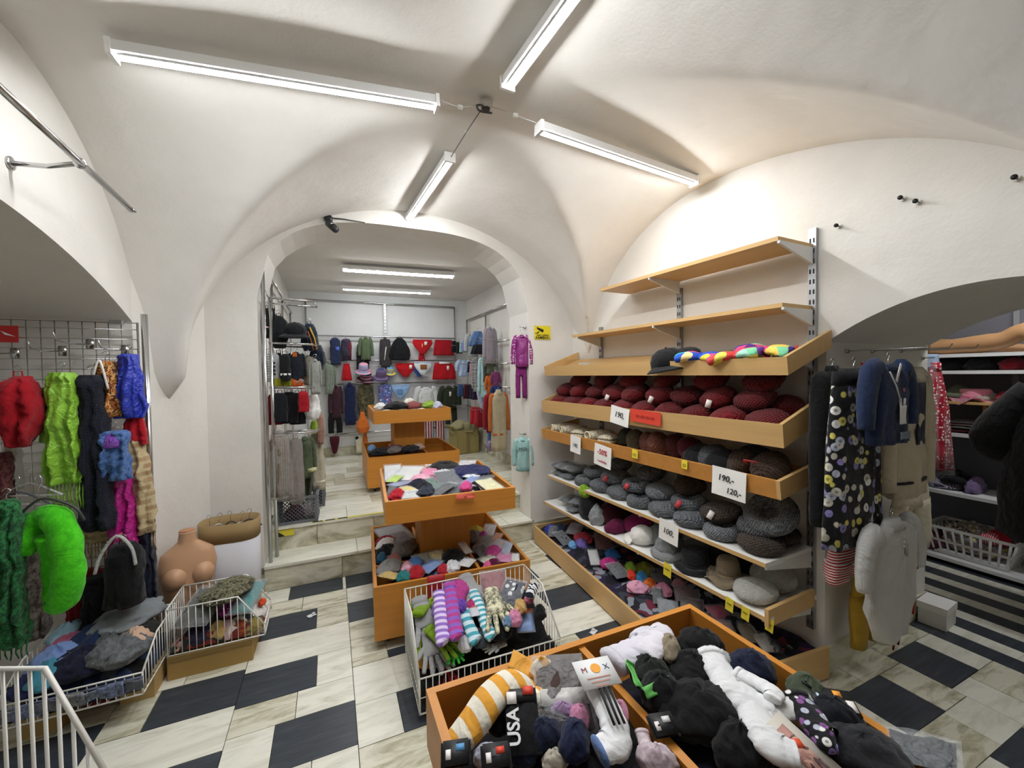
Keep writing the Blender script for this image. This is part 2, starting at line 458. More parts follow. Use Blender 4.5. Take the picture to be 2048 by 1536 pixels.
strip(1.08, 1.58, [(3.09, 3.275, [1.25], 'wv'), (2.85, 3.09, [], 'v'), (2.64, 2.85, [1.37], 'bw'), (2.46, 2.64, [1.33], 'wv'), (2.236, 2.46, [1.25], 'wb'), (1.983, 2.236, [], 'w'), (1.74, 1.983, [1.253], 'vb'), (1.48, 1.74, [], 'w'), (1.24, 1.48, [1.25], 'bw'), (1.0, 1.24, [], 'v'), (.3, 1.0, [1.25], 'wv')])
strip(1.58, 2.08, [(2.95, 3.275, [], 'w'), (2.7, 2.95, [1.91], 'bw'), (2.46, 2.7, [], 'w'), (2.21, 2.46, [1.91], 'bw'), (1.9, 2.21, [], 'v'), (1.6, 1.9, [1.8], 'wb'), (1.33, 1.6, [], 'w'), (1.08, 1.33, [1.8], 'vv'), (.84, 1.08, [1.9], 'wv'), (.43, .84, [1.8], 'vw')])
strip(2.08, 2.62, [(1.08, 1.3, [2.3], 'vv'), (.842, 1.08, [2.132, 2.425], 'wbv'), (.672, .842, [2.4], 'vw'), (.43, .672, [2.29, 2.598], 'wbw'), (.2, .43, [2.35], 'vw'), (0, .2, [2.3], 'wv')])
strip(2.62, 3.06, [(1.135, 1.32, [2.8], 'vv'), (.892, 1.135, [2.905], 'bw'), (.67, .892, [2.8], 'wv'), (.43, .67, [2.9], 'wb'), (0, .43, [2.8], 'wv')])
x = 3.06; k = 0
while x < 4.7:
    wd = .125 if k % 2 == 0 else .105
    for y0 in (-.9, -.1, .7, 1.5): tile(x, x + wd, y0, y0 + .8, 'b' if k % 2 == 0 else 'w')
    x += wd; k += 1

# ---- the steps and the upper floor of the back room
ST = struct('step', box(-.47, 3.292, 0, 1.66, 3.56, .162), plain('#8b8878', .9), 'lower marble step up to the back room')
ST2 = struct('step', box(-.47, 3.548, 0, 1.66, 3.9, .342), plain('#8b8878', .9), 'upper marble step edged with hazard tape')
UP = struct('floor_upper', box(-.6, 3.86, .3, 2.2, 6.5, .343), plain('#8b8878', .9), 'raised floor of the back room')
for a, b, kk in ((-.45, .05, 'v'), (.05, .62, 'v'), (.62, 1.2, 'v'), (1.2, 1.63, 'v')):
    o = tile(a, b, 3.276, 3.292, kk, 0, .16, ST, 'riser_slab')
for a, b in ((-.45, .16), (.16, .8), (.8, 1.4), (1.4, 1.63)):
    tile(a, b, 3.262, 3.548, 'w', .162, .18, ST, 'tread_slab')
for a, b in ((-.45, -.12), (-.12, .3), (.3, .95), (.95, 1.63)):
    tile(a, b, 3.53, 3.548, 'v', .18, .342, ST2, 'riser_slab')
for a, b in ((-.45, .1), (.1, .7), (.7, 1.25), (1.25, 1.63)):
    tile(a, b, 3.515, 3.86, 'w', .342, .36, ST2, 'tread_slab')
yy = 3.86; i = 0
while yy < 6.3:
    h = .24 + .05 * (i % 2); xx = -.52 - .2 * (i % 3)
    while xx < 2.1:
        a = max(-.52, xx); b = min(2.1, xx + .42 + .12 * (i % 2))
        if b - a > .04: tile(a, b, yy, min(6.4, yy + h), 'v' if (i + int(xx * 5)) % 2 else 'w', .344, .36, UP, 'floor_slab')
        xx += .42 + .12 * (i % 2)
    yy += h; i += 1
# hazard tape along the upper step, two worn pieces
tp = obj('hazard_tape', box(0, 0, 0, .62, .024, .0015), plain('#d8cc3c', .6), ST2, False, T(-.16, 3.516, .3602)); tag(tp, 'worn yellow and black hazard tape')
for k in range(3): obj('tape_stripe', box(.0, 0, 0, .07, .024, .0006), plain('#26261f', .7), tp, False, T(.01 + .09 * k, 0, .0014))
tp = obj('hazard_tape', box(0, 0, 0, .3, .024, .0015), plain('#d8cc3c', .6), ST2, False, T(1.3, 3.516, .3602))
tp = obj('hazard_tape', G([(0, 0, 0), (.12, 0, 0), (.12, 0, -.05), (0, 0, -.05), (0, .002, 0), (.12, .002, 0), (.12, .002, -.05), (0, .002, -.05)], [(0, 3, 2, 1), (4, 5, 6, 7), (0, 1, 5, 4), (2, 3, 7, 6), (0, 4, 7, 3), (1, 2, 6, 5)]), plain('#d8cc3c', .6), ST2, False, T(-.4, 3.5275, .335))
obj('tape_stripe', G([(0, 0, 0), (.06, 0, -.05), (0, 0, -.05)], [(0, 2, 1)]), plain('#1d1d18', .7), tp, False, T(0, -.0006, 0))

# ---- vault of the main bay: two crossing barrels
XC, YC, ZS = .66, 1.84, 1.5
def zA(x, y):
    a = 1.42 if y < 2.92 else 1.42 + (y - 2.92) / .38 * .1
    if y < .3: a = 1.46
    if x < XC: a += .1 * max(0, 1 - abs(y - 3.05) / .5) * 0
    q = 1 - ((x - XC) / a) ** 2
    return ZS + 1.285 * math.sqrt(q) if q > 0 else ZS - 1.6 * (abs(x - XC) - a)
def zB(x, y):
    t = min(1, max(-1, (x - XC) / 1.45))
    bb = 1.08 + (.14 if t > .75 else 0) * (abs(t) - .75) * 4
    bf = 1.49 + .13 * t
    bq = bb if y > YC else bf
    q = 1 - ((y - YC) / bq) ** 2
    return ZS + (1.285 - .12 * t * t) * math.sqrt(q) if q > 0 else ZS - 1.6 * (abs(y - YC) - bq)
NX, NY = 150, 190
xs = np.linspace(-1.06, 2.36, NX); ys = np.linspace(-2.5, 3.32, NY)
V = []; Fc = []
for y in ys:
    for x in xs:
        a, b = zA(x, y), zB(x, y); z = max(a, b)
        dlt = abs(a - b)
        if dlt < .03: z += (.03 - dlt) ** 2 / .12          # plaster softens the groins
        V.append((x, y, z + .006 * wob((x, y, 0), 3, 1.6)))
for j in range(NY - 1):
    for i in range(NX - 1):
        a = j * NX + i; Fc.append((a, a + NX, a + NX + 1, a + 1))
struct('ceiling', G(V, Fc), WHITE, 'white plastered groin vault over the shop', True)
# ---- walls
g = arch_wall((-.75, 3.3, 0), (1, 0, 0), (0, 1, 0), 3.0, 0, 3.1, [(.30, 2.38, basket_arch(2.05, 2.655))], .42)
struct('wall_back', g, WHITE, 'white wall with wide flattened archway to the back room')
g = arch_wall((-.95, -2.5, 0), (0, 1, 0), (-1, 0, 0), 5.3, 0, 3.1, [(2.75, 5.3 - 1e-4, seg_arch(1.80, 2.10))], 1.1)
struct('wall_left', g, WHITE, 'white wall with deep arched niche holding scarves')
strip_wall('wall_left_pier', [(-.95, 2.8), (-.75, 3.3)], 3.1, WHITE, 'slanting white pier beside the scarf niche')
struct('wall_niche', box(-2.6, 2.8, 0, -.95, 2.9, 3.1), WHITE, 'far side of the scarf niche')
struct('wall_niche_back', box(-2.16, -.2, 0, -2.06, 2.85, 3.1), WHITE, 'inner wall of the scarf niche')
WU = Vector((-.0488, .9988, 0)); WN = Vector((-.9988, -.0488, 0))         # along the right wall, and out of it into the shop
WO = Vector((2.2, 1.2, 0))
g = arch_wall(WO - WU * 3.8, WU, -WN, 5.95, 0, 3.1, [(2.72, 3.8, seg_arch(1.63, 1.82))], 1.12)
struct('wall_right', g, WHITE, 'long white wall with shelving and thick arched doorway')
struct('wall_front', box(-2.2, -2.6, 0, 3.6, -2.5, 3.1), WHITE, 'white wall behind the viewer')
# back room
struct('wall_upper_left', box(-.62, 3.7, .3, -.5, 6.5, 2.75), WHITE, 'left wall of the back room')
struct('wall_upper_right', box(2.03, 3.7, .3, 2.15, 6.5, 2.75), WHITE, 'right wall of the back room')
struct('wall_upper_back', box(-.62, 6.35, .3, 2.15, 6.47, 2.75), plaster('#dcdedd'), 'far wall of the back room')
struct('ceiling_upper', box(-.62, 3.72, 2.668, 2.15, 6.47, 2.75), WHITE, 'flat ceiling of the back room')
# far room behind the doorway
PALE = plaster('#d9d2c2')
struct('wall_far_room', box(4.72, -1.6, 0, 4.82, 3.2, 2.9), PALE, 'pale wall behind the far shelving')
struct('wall_far_side', box(3.28, 3.1, 0, 4.8, 3.2, 2.9), PALE, 'side wall of the far room')
struct('wall_far_near', box(3.28, -1.7, 0, 4.8, -1.6, 2.9), PALE, 'near wall of the far room')
struct('ceiling_far', box(3.2, -1.7, 2.6, 4.8, 3.2, 2.7), WHITE, 'ceiling of the far room')
# skirting of marble slabs
STONE = MV[0]
def skirt(name, pts, h=.12, t=.014):
    par = None
    for a, b in zip(pts[:-1], pts[1:]):
        a, b = Vector(a), Vector(b); d = (b - a); L = d.length; d.normalize(); n = max(1, round(L / .42)); nv = Vector((0, 0, 1)).cross(d)
        for i in range(n):
            p = a + d * (L * i / n); g = box(.001, -t, 0, L / n - .001, 0, h)
            M = frame(p, d)
            if par is None: par = struct(name, g, MV[i % 3], 'veined marble skirting', False, M)
            else:
                o = obj('skirting_slab', g, MV[i % 3], par, False); o.matrix_local = par.matrix_world.inverted() @ M
skirt('baseboard_right', [(2.2, 1.2, 0), (3.315, 1.255, 0)], .13)
skirt('baseboard_back', [(1.63, 3.3, 0), (2.08, 3.3, 0)], .15)
skirt('baseboard_pier', [(-.75, 3.3, 0), (-.45, 3.3, 0)], .12)
skirt('baseboard_upper_back', [(-.5, 6.35, .36), (2.03, 6.35, .36)], .12)
skirt('baseboard_upper_right', [(2.03, 6.35, .36), (2.03, 3.75, .36)], .12)
skirt('baseboard_upper_left', [(-.5, 3.75, .36), (-.5, 6.35, .36)], .12)

# ---- lamps: batten with tube(s)
def lamp(a, b, label, tubes=1, strength=TUBE, back=Vector((0, 0, 1)), group='fluorescent battens', housing=.056, grp=True, gap=.03):
    a, b = Vector(a), Vector(b); d = b - a; L = d.length; u = Vector(back)
    M = frame((a + b) / 2, d, u)
    t = thing('fluorescent_lamp', label, 'lamp', M, group if grp else None)
    obj('housing', box(-L / 2, -housing / 2, .0015, L / 2, housing / 2, .036), plain('#e8e8e6', .4), t, False)
    for s in (-1, 1): obj('end_cap', box(s * (L / 2) - .008, -housing / 2 - .004, -.014, s * (L / 2) + .008, housing / 2 + .004, .04), plain('#f2f2f0', .4), t, False)
    for k in range(tubes):                       # LED tube: its lens glows downwards, the upper half is its aluminium back
        y = 0 if tubes == 1 else (k - .5) * gap * 2
        rs = [[(x_, y + .0135 * math.cos(R(200) + R(140) * j / 10), .0135 * math.sin(R(200) + R(140) * j / 10)) for j in range(11)] for x_ in (-L / 2 + .012, L / 2 - .012)]
        obj('tube', rings(rs), glow('#fbfdff', strength), t)
        obj('heat_sink', box(-L / 2 + .012, y - .0135, -.0047, L / 2 - .012, y + .0135, .002), plain('#d8d9da', .4), t, False)
    return t
lamp((-.66, 1.87, 2.615), (.46, 1.82, 2.685), 'glowing tube lamp on the vault pointing at the scarf niche', grp=False)
lamp((.94, 1.76, 2.655), (2.04, 1.84, 2.63), 'glowing tube lamp on the vault above the beech shelving', grp=False)
lamp((.66, 2.33, 2.735), (.60, 3.29, 2.725), 'glowing tube lamp on the vault running to the archway', grp=False)
lamp((.72, 1.63, 2.72), (.80, .45, 2.722), 'glowing tube lamp on the vault over the sock table', grp=False)
lamp((.14, 4.62, 2.60), (1.30, 4.52, 2.60), 'twin tube lamp on back room ceiling next to the archway', tubes=2, housing=.11, grp=False, strength=TUBE * .42)
lamp((.17, 5.66, 2.60), (1.27, 5.56, 2.60), 'single tube lamp on back room ceiling near its far wall', grp=False, strength=TUBE * .6)
o = lamp((3.8, .1, 2.56), (3.8, 1.3, 2.56), 'tube lamp on the far room ceiling above the shelving aisle', grp=False)
o.name = 'fluorescent_lamp_offscreen'

# ================================================================== FURNITURE
OR = wood('#cc8836', .86, 0); ORy = wood('#cc8836', .86, 1); ORz = wood('#cc8836', .86, 2); ORE = wood('#cf9a5c', .9, 0)
BE = wood('#cfa970', .9, 0); BEy = wood('#cfa970', .9, 1); BED = wood('#c68a44', .88, 1)
DARKRUB = plain('#1d1e20', .6)
def caster(par, x, y, z):
    c = obj('caster', lathe([(.012, z), (.012, z - .012), (.022, z - .014), (.022, z - .02)], 10), steel(), par, M=T(x, y, 0))
    w_ = obj('wheel', tube([(-.009, 0, 0), (.009, 0, 0)], .021, 14), DARKRUB, c, M=T(0, .008, z - .035))
    return c
def display_table(name, label, x, y, rz, z, W=.91, D=.95, tw=.77, td=.88):
    """tiered bargain table: low partitioned box on casters, column, tray. origin: front left corner of the low box"""
    t = thing(name, label, 'table', T(x, y, z, rz)); th = .018; zb, zt = .058, .353
    obj('front_panel', box(0, 0, zb, W, th, zt), OR, t, False); obj('back_panel', box(0, D - th, zb, W, D, zt), OR, t, False)
    for xx in (0, W - th): obj('side_panel', box(xx, th, zb, xx + th, D - th, zt), ORy, t, False)
    obj('bottom_board', box(th, th, zb, W - th, D - th, zb + th), OR, t, False)
    cx, cy, c = W / 2, D / 2 + .02, .16
    obj('column', box(cx - c, cy - c, zb, cx + c, cy + c, .67), ORz, t, False)
    obj('divider', box(th, cy - c - .01, zb, cx - c, cy - c + .008, zt - .03), OR, t, False)
    obj('divider', box(cx + c - .018, th, zb, cx + c, cy - c, zt - .03), ORy, t, False)
    obj('divider', box(cx + c, cy + c - .018, zb, W - th, cy + c, zt - .03), OR, t, False)
    obj('divider', box(cx - c, cy + c, zb, cx - c + .018, D - th, zt - .03), ORy, t, False)
    tray(t, cx - tw / 2, cy - td / 2, tw, td, .665, .795)
    for a in (.07, W - .07):
        for b in (.07, D - .07): caster(t, a, b, zb)
    return t
def tray(t, x, y, tw, td, z0, z1, th=.018):
    for nm, g, mt in (('tray_front', box(x, y, z0, x + tw, y + th, z1), OR), ('tray_back', box(x, y + td - th, z0, x + tw, y + td, z1), OR),
                      ('tray_side', box(x, y + th, z0, x + th, y + td - th, z1), ORy), ('tray_side', box(x + tw - th, y + th, z0, x + tw, y + td - th, z1), ORy),
                      ('tray_floor', box(x + th, y + th, z0, x + tw - th, y + td - th, z0 + .012), OR)):
        obj(nm, g, mt, t, False)
TB1 = display_table('display_table', 'orange wooden two-tier display table standing before the steps', .188, 2.30, R(-4.1), 0)
TB2 = display_table('display_table', 'orange wooden two-tier display table up in the back room', .305, 4.13, R(-1), .355)
TB3 = display_table('display_table', 'orange wooden display table heaped with socks, divided tray', .125, -.03, 0, 0, .91, .95, .80, .88)
obj('divider', box(.455 - .009, .05, .677, .455 + .009, .917, .787), ORy, TB3, False)

# ---- wire baskets
WIRE = plain('#e9e8e2', .35)
def basket(name, label, M, W, D, zb, zback, zfront, cut=.65, n_w=20, n_d=13, r=.0022, rr=.004, bottom=True, horiz=()):
    """wire dump basket, origin front left; the sides run level from the back and then slope to the low front"""
    t = thing(name, label, 'basket', M)
    def wire(p, rad=r, nm='wire'): return obj(nm, tube(p, rad, 6), WIRE, t)
    yc = D * (1 - cut)
    def top(y): return zback if y >= yc else zfront + (zback - zfront) * y / yc
    for x in (0, W): wire([(x, 0, zfront), (x, yc, zback), (x, D, zback)], rr, 'side_rim')
    wire([(0, 0, zfront), (W, 0, zfront)], rr, 'front_rim'); wire([(0, D, zback), (W, D, zback)], rr, 'back_rim')
    wire([(0, 0, zb), (W, 0, zb), (W, D, zb), (0, D, zb), (0, 0, zb)], rr, 'base_rim')
    for x, y in ((0, 0), (W, 0), (0, D), (W, D)): wire([(x, y, zb), (x, y, top(y))], rr, 'corner_post')
    for i in range(1, n_w):
        x = W * i / n_w; wire([(x, 0, zfront), (x, 0, zb), (x, D, zb), (x, D, zback)])
    for i in range(1, n_d):
        y = D * i / n_d
        for x in (0, W): wire([(x, y, zb), (x, y, top(y))])
    for z in horiz:
        wire([(0, D, z), (W, D, z)])
        for x in (0, W): wire([(x, (z - zfront) / (zback - zfront) * yc if z > zfront else 0, z), (x, D, z)])
        if z < zfront: wire([(0, 0, z), (W, 0, z)])
    return t
b0 = Vector((.322, 1.755, 0)); b1 = Vector((1.012, 1.735, 0))
BK1 = basket('wire_basket', 'white wire dump basket of gloves leaning on the display table', frame(b0, b1 - b0), .69, .44, .03, .365, .185, .55, 24, 15, horiz=(.1,))
# basket with its side turned to the aisle: front points to +x
BK2 = basket('wire_basket', 'white wire basket on a cardboard box beside the steps', frame(Vector((-.352, 2.52, .09)), Vector((0, 1, 0)), (0, 0, 1)) , .26, .415, .03, .262, .085, .72, 9, 14, horiz=())
CBX = thing('cardboard_box', 'low cardboard box under the wire basket by the steps', 'box', T(-.768, 2.515, 0))
KR = plain('#a8894f', .85); KRD = plain('#8f7442', .85)
obj('body', box(0, 0, 0, .36, .27, .115), KR, CBX, False)
obj('flap', box(.0, -.003, .09, .36, 0, .115), KRD, CBX, False)
BK3 = basket('wire_basket', 'low wire basket of caps and cloths below the scarves', T(-1.235, 2.27, 0), .455, .43, .12, .30, .215, .6, 15, 13, horiz=())
for (x, y, lb) in ((-.915, 2.42, 'cardboard block under the cap basket next to the wire basket'), (-1.21, 2.36, 'cardboard block under the cap basket at its niche end')):
    o = thing('cardboard_block', lb, 'block', T(x, y, 0))
    obj('body', box(0, 0, 0, .125, .16, .118), plain('#b79a62', .9), o, False)
    obj('edge_strip', box(-.002, -.002, .1, .127, .0, .119), KRD, o, False)
# tall white dump bin at the viewer's left, front towards +x
BK4 = basket('dump_bin', 'tall white wire dump bin with thick rods at the niche corner', frame(Vector((-.5, 1.29, 0)) - f0 * .33, f0), .33, .5, .04, .80, .49, .674, 9, 15, r=.0042, rr=.006, horiz=())

# ---- right wall shelving (uprights, boards and trays in the wall's own direction)
def W3(s, d, z): return WO + WU * s + WN * d + Vector((0, 0, z))       # s along wall, d out of it
def WF(s, d, z): return frame(W3(s, d, z), WU * -1)                        # local x runs towards the viewer, y into the wall
def shelf_spot(px, py, d): return onpl(px, py, W3(0, d, 0), WN)
def s_of(p): return (p - WO).dot(WU)
def upright(s, z0, z1, label):
    t = thing('shelf_upright', label, 'upright', frame(W3(s, 0, 0), WU * -1))
    obj('rail', box(-.0175, -.022, z0, .0175, -.001, z1), steel(), t, False)
    sl = None; z = z0 + .03; M_ = plain('#2b2c2e', .7)  # dark boxes on the rail: shade inside the punched holes, painted on
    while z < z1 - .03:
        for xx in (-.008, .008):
            if sl is None: sl = obj('slot_shade', cbox(.006, .003, .022), M_, t, False, T(xx, -.0225, z))
            else: share('slot_shade', sl, T(xx, -.0225, z), t)
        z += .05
    return t
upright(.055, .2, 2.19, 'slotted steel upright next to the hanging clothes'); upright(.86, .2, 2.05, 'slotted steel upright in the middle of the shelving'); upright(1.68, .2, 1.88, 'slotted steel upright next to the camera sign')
def bracket(par, s, s0, d, z, drop=.05):
    g = G([(0, -.0, 0), (.012, 0, 0), (.012, -d * .95, 0), (0, -d * .95, 0), (0, 0, -drop * 1.6), (.012, 0, -drop * 1.6), (.012, -d * .95, -.012), (0, -d * .95, -.012)],
          [(0, 1, 2, 3), (4, 7, 6, 5), (0, 4, 5, 1), (1, 5, 6, 2), (2, 6, 7, 3), (3, 7, 4, 0)])
    return obj('bracket', g, plain('#d7d8d6', .4), par, False, T(-(s - s0), -.012, z))
def board_shelf(s0, s1, d, z, label, th=.02, mat=None, white=False):
    t = thing('wall_shelf', label, 'shelf', frame(W3(s0, .014, z), WU * -1))
    L = s1 - s0
    obj('board', box(-L, -d, -th, 0, 0, 0), plain('#efeeea', .45) if white else (mat or BE), t, False)
    if white: obj('edge_band', box(-L, -d - .002, -th, 0, -d, .0), BE, t, False)
    for s in (.06, .86, 1.68):
        if s0 < s < s1 + .05: bracket(t, s, s0, d, -th)
    return t
SH1 = board_shelf(.055, 1.33, .285, 2.115, 'topmost beech shelf board on the wall, empty')
SH2 = board_shelf(.055, 1.74, .25, 1.812, 'second beech shelf board from the top, empty')
def tray_shelf(s0, s1, d, zf, zb, lip, label, front, side=True, ends=(1, 1)):
    """sloping tray: bottom board from zb at the wall to zf at the front, a lip in front, boards at the ends"""
    t = thing('shelf_tray', label, 'shelf', frame(W3(s0, .014, 0), WU * -1)); L = s1 - s0; th = .018
    def prism(x0, x1, pts): n = len(pts); V = [(x, y, z) for x in (x0, x1) for y, z in pts]; return G(V, [tuple(range(n)), tuple(reversed(range(n, 2 * n)))] + [(i, i + n, (i + 1) % n + n, (i + 1) % n) for i in range(n)])
    obj('bottom_board', prism(-L, 0, [(0, zb), (-d, zf), (-d, zf + th), (0, zb + th)]), BE, t, False)
    obj('front_lip', prism(-L, 0, [(-d, zf - .0), (-d - th, zf - .0), (-d - th - .012, zf + lip), (-d - .012, zf + lip)]), front, t, False)
    for e, x in zip(ends, (-L - th, 0)):
        if e: obj('end_board', prism(x, x + th, [(0, zb), (-d - th, zf), (-d - th - .012, zf + lip), (0, zb + lip * 1.05)]), BE, t, False)
    for s in (.06, .86, 1.68):
        if s0 < s < s1 + .05: bracket(t, s, s0, d * .7, zb - .02)
    return t
TR1 = tray_shelf(-.01, 2.0, .33, 1.475, 1.60, .082, 'sloping beech tray with rainbow bandanas and black cap', BE)
TR2 = tray_shelf(-.01, 2.0, .36, 1.155, 1.285, .105, 'sloping beech tray heaped with dark red knitted berets', BE)
TR3 = tray_shelf(-.005, 2.0, .37, .925, .99, .085, 'beech tray with orange front filled with beanies and mittens', BED)
SH3 = board_shelf(.05, 1.95, .38, .612, 'white shelf board piled with grey knitted berets', white=True)
SH4 = board_shelf(.03, 1.98, .40, .375, 'white shelf board of felt hats with beech end', white=True)
obj('end_board', box(0, -.42, -.03, .018, -.05, .05), BE, SH4, False)
tg = obj('sticker', box(0, -.4, -.005, .0012, -.38, .012), plain('#efefec', .6), SH4, False, T(.018, 0, 0))
# floor bin along the wall
t = thing('floor_bin', 'long low beech bin on the floor under the hat shelves', 'bin', Matrix.Identity(4))
FB = [Vector((1.632, 3.21, 0)), Vector((1.50, 1.235, 0))]
def vwall(a, b, z0, z1, th, name, mat):
    a, b = Vector(a), Vector(b); d = (b - a); return obj(name, box(0, -th, z0, d.length, 0, z1), mat, t, False, frame(a, d))
vwall(FB[0], FB[1], .012, .15, .018, 'front_board', BE)
vwall(FB[1], W3(-.02, .03, 0), .012, .16, .018, 'end_board', BE)
vwall(W3(2.0, .03, 0), FB[0], .012, .15, .018, 'end_board', BE)
q = [FB[0], FB[1], W3(-.02, .03, 0), W3(2.0, .03, 0)]
obj('bottom_board', G([(p.x, p.y, z) for z in (.0, .02) for p in q], [(0, 1, 2, 3), (7, 6, 5, 4), (0, 4, 5, 1), (1, 5, 6, 2), (2, 6, 7, 3), (3, 7, 4, 0)]), BE, t, False)

# price cards on the shelf fronts
INK = plain('#23242a', .8); PAPER = plain('#f3f2ee', .8); YEL = plain('#e9d63a', .7); REDP = plain('#d8412c', .6)
def card(px, py, wpx, hpx, d, lines, label, mat=PAPER, tilt=0.0, name='price_card', cat='price card', group=None):
    p = shelf_spot(px, py, d); l = shelf_spot(px - wpx / 2, py, d); r = shelf_spot(px + wpx / 2, py, d); a = shelf_spot(px, py - hpx / 2, d); b = shelf_spot(px, py + hpx / 2, d)
    w_, h_ = (r - l).length, (a - b).length
    t = thing(name, label, cat, frame(p, WU * -1) @ Matrix.Rotation(tilt, 4, 'Y'), group)
    obj('card', slab(w_, h_, .0008, px, .002, 4).tr(Matrix.Rotation(R(90), 4, 'X')), mat, t, False)
    for (s, sz, dx, dz, m_, bd) in lines:
        if s == '|':                                     # print too small to read: a row of short marks
            for k in range(4): obj('print_mark', cbox(w_ * .11, .0008, sz * h_), m_, t, False, T((dx + (k - 1.5) * .16) * w_, -.0045, dz * h_))
            continue
        text(s, sz * h_, m_, t, T(dx * w_, -.0045, dz * h_) @ Matrix.Rotation(R(90), 4, 'X'), 'lettering', bd * h_, .15 if m_ is INK else 0)
    return t
card(1239, 832, 36, 36, .414, [('190,', .45, 0, .05, INK, .0), ], 'white card reading 190 on the red beret tray', tilt=R(8))
card(1151, 889, 20, 34, .422, [('190,', .30, 0, -.05, INK, 0)], 'white card reading 190 on the orange tray front', tilt=R(3))
card(1205, 912, 33, 43, .422, [('-50%', .34, 0, .16, plain('#b5202c', .7), .003), ('u pokladny', .15, 0, -.26, plain('#b5202c', .7), .001)], 'white discount card with red lettering on the orange tray', tilt=R(5))
card(1457, 967, 66, 58, .422, [('190,-', .30, -.08, .14, INK, .003), ('120,-', .27, .16, -.25, INK, .002)], 'large white card reading 190 and 120 on the orange tray', tilt=R(2))
card(1337, 1064, 36, 42, .40, [('100,', .38, 0, 0, INK, .0)], 'white card reading 100 under the grey berets', tilt=R(4))
card(1290, 834, 60, 26, .412, [('|', .16, 0, 0, plain('#a62a1c', .7), .0)], 'red sale sticker on the red beret tray', REDP, name='sale_sticker', cat='sticker', tilt=R(2))
for i, (px, py, lb) in enumerate(((1270, 908, 'olive beanie'), (1369, 929, 'rose beanies'))):
    card(px, py, 11, 17, .422, [('|', .10, 0, .0, plain('#8a8430', .7), 0), ('|', .08, 0, -.2, plain('#8a8430', .7), 0)], 'small yellow tag on the orange tray below the ' + lb, YEL, tilt=R(2), name='price_tag', cat='price tag')
for i, (px, py, lb) in enumerate(((1335, 1140, 'grey felt hat'), (1459, 1209, 'taupe hat'), (1491, 1227, 'front cream beret'), (1539, 1250, 'beech end board'))):
    card(px, py, 14, 27, .42, [('|', .09, 0, .06, plain('#5c5620', .7), 0)], 'yellow paper tag hanging from hat shelf by the ' + lb, YEL, tilt=R(5), name='price_tag', cat='price tag')
# light switch plate on wall behind brown berets
o = thing('socket_plate', 'white wall socket plate behind the brown berets', 'socket', WF(.12, 0, .93))
obj('plate', box(-.04, -.012, -.04, .04, -.0005, .04), plain('#eceae4', .4), o, False); obj('rim', box(-.028, -.015, -.028, .028, -.012, .028), plain('#dedcd4', .4), o, False)

# ================================================================== GARMENT KIT
# local frame of a hung piece: origin at the top, x to the right, z up, front faces -y
def k_top(w, h, d, mat, sl=.75, bw=.6, seed=1, mat2=None, collar=True, hood=False, fold=.12, slmat=None, flare=1.0):
    B = w * bw / 2; p = []
    secs = refine([(0, 0, B * .34, d * .35), (-.03 * h, 0, B * .6, d * .55), (-.10 * h, 0, B * .97, d * .8), (-.35 * h, 0, B * .93, d), (-.7 * h, 0, B * .96, d), (-h, 0, B * flare, d * .9)], 3)
    p.append(('torso', vloft(secs, 40, fold, 5, seed, d * .4), mat))
    for s in (-1, 1):
        sw = max(w * .5 * (1 - bw) * .62, w * .07)
        pth = smooth_path([(s * B * .72, 0, -.06 * h), (s * (B * .98), 0, -.10 * h), (s * (B + (w / 2 - B) * .45), -d * .1, -.10 * h - .45 * sl * h), (s * (w / 2 - sw * .8), -d * .15, -.06 * h - sl * h)], 4)
        rr = [sw * (1.15 - .35 * i / (len(pth) - 1)) * (1 + .1 * wob((i * .9, s, 0), seed, 1)) for i in range(len(pth))]
        p.append(('sleeve', tube(pth, rr, 10, min(1, d * .8 / sw), (0, 1, 0)), slmat or mat))
    if collar: p.append(('collar', vloft([(.035 * h, 0, B * .30, d * .4), (.0, 0, B * .36, d * .5), (-.05 * h, 0, B * .42, d * .75, -d * .1)], 16, 0, 4, seed), mat2 or mat))
    if hood: p.append(('hood', crump(B * 1.1, d * 1.6, h * .2, seed, .15).tr(T(0, d * .3, -.1 * h)), mat))
    return p
def k_pants(w, h, d, mat, seed=1, hip=.34, mat2=None, gap=.03):
    p = [('waist', vloft(refine([(0, 0, w * .40, d * .7), (-.05 * h, 0, w * .42, d * .9), (-hip * h, 0, w * .48, d)], 3), 20, .06, 5, seed), mat)]
    for s in (-1, 1):
        p.append(('trouser_leg', vloft(refine([(-hip * h * .8, s * w * .24, w * .235, d), (-.6 * h, s * w * (.25 + gap), w * .21, d * .9), (-h, s * w * (.25 + gap), w * .20, d * .8)], 3), 14, .12, 4, seed + s, d * .3), mat))
    p.append(('waistband', vloft([(.005, 0, w * .405, d * .75), (-.045 * h, 0, w * .425, d * .95)], 20), mat2 or mat))
    return p
def k_skirt(w, h, d, mat, seed=1, top=.7, fold=.3, k=8, mat2=None):
    p = [('cloth', vloft(refine([(-.04 * h, 0, w * top / 2, d * .7), (-.4 * h, 0, w * (top + (1 - top) * .55) / 2, d), (-h, 0, w / 2, d)], 4), 48, fold, k, seed, d * .2), mat),
         ('waistband', vloft([(0, 0, w * top / 2, d * .75), (-.08 * h, 0, w * (top + .03) / 2, d * .8)], 20), mat2 or mat)]
    return p
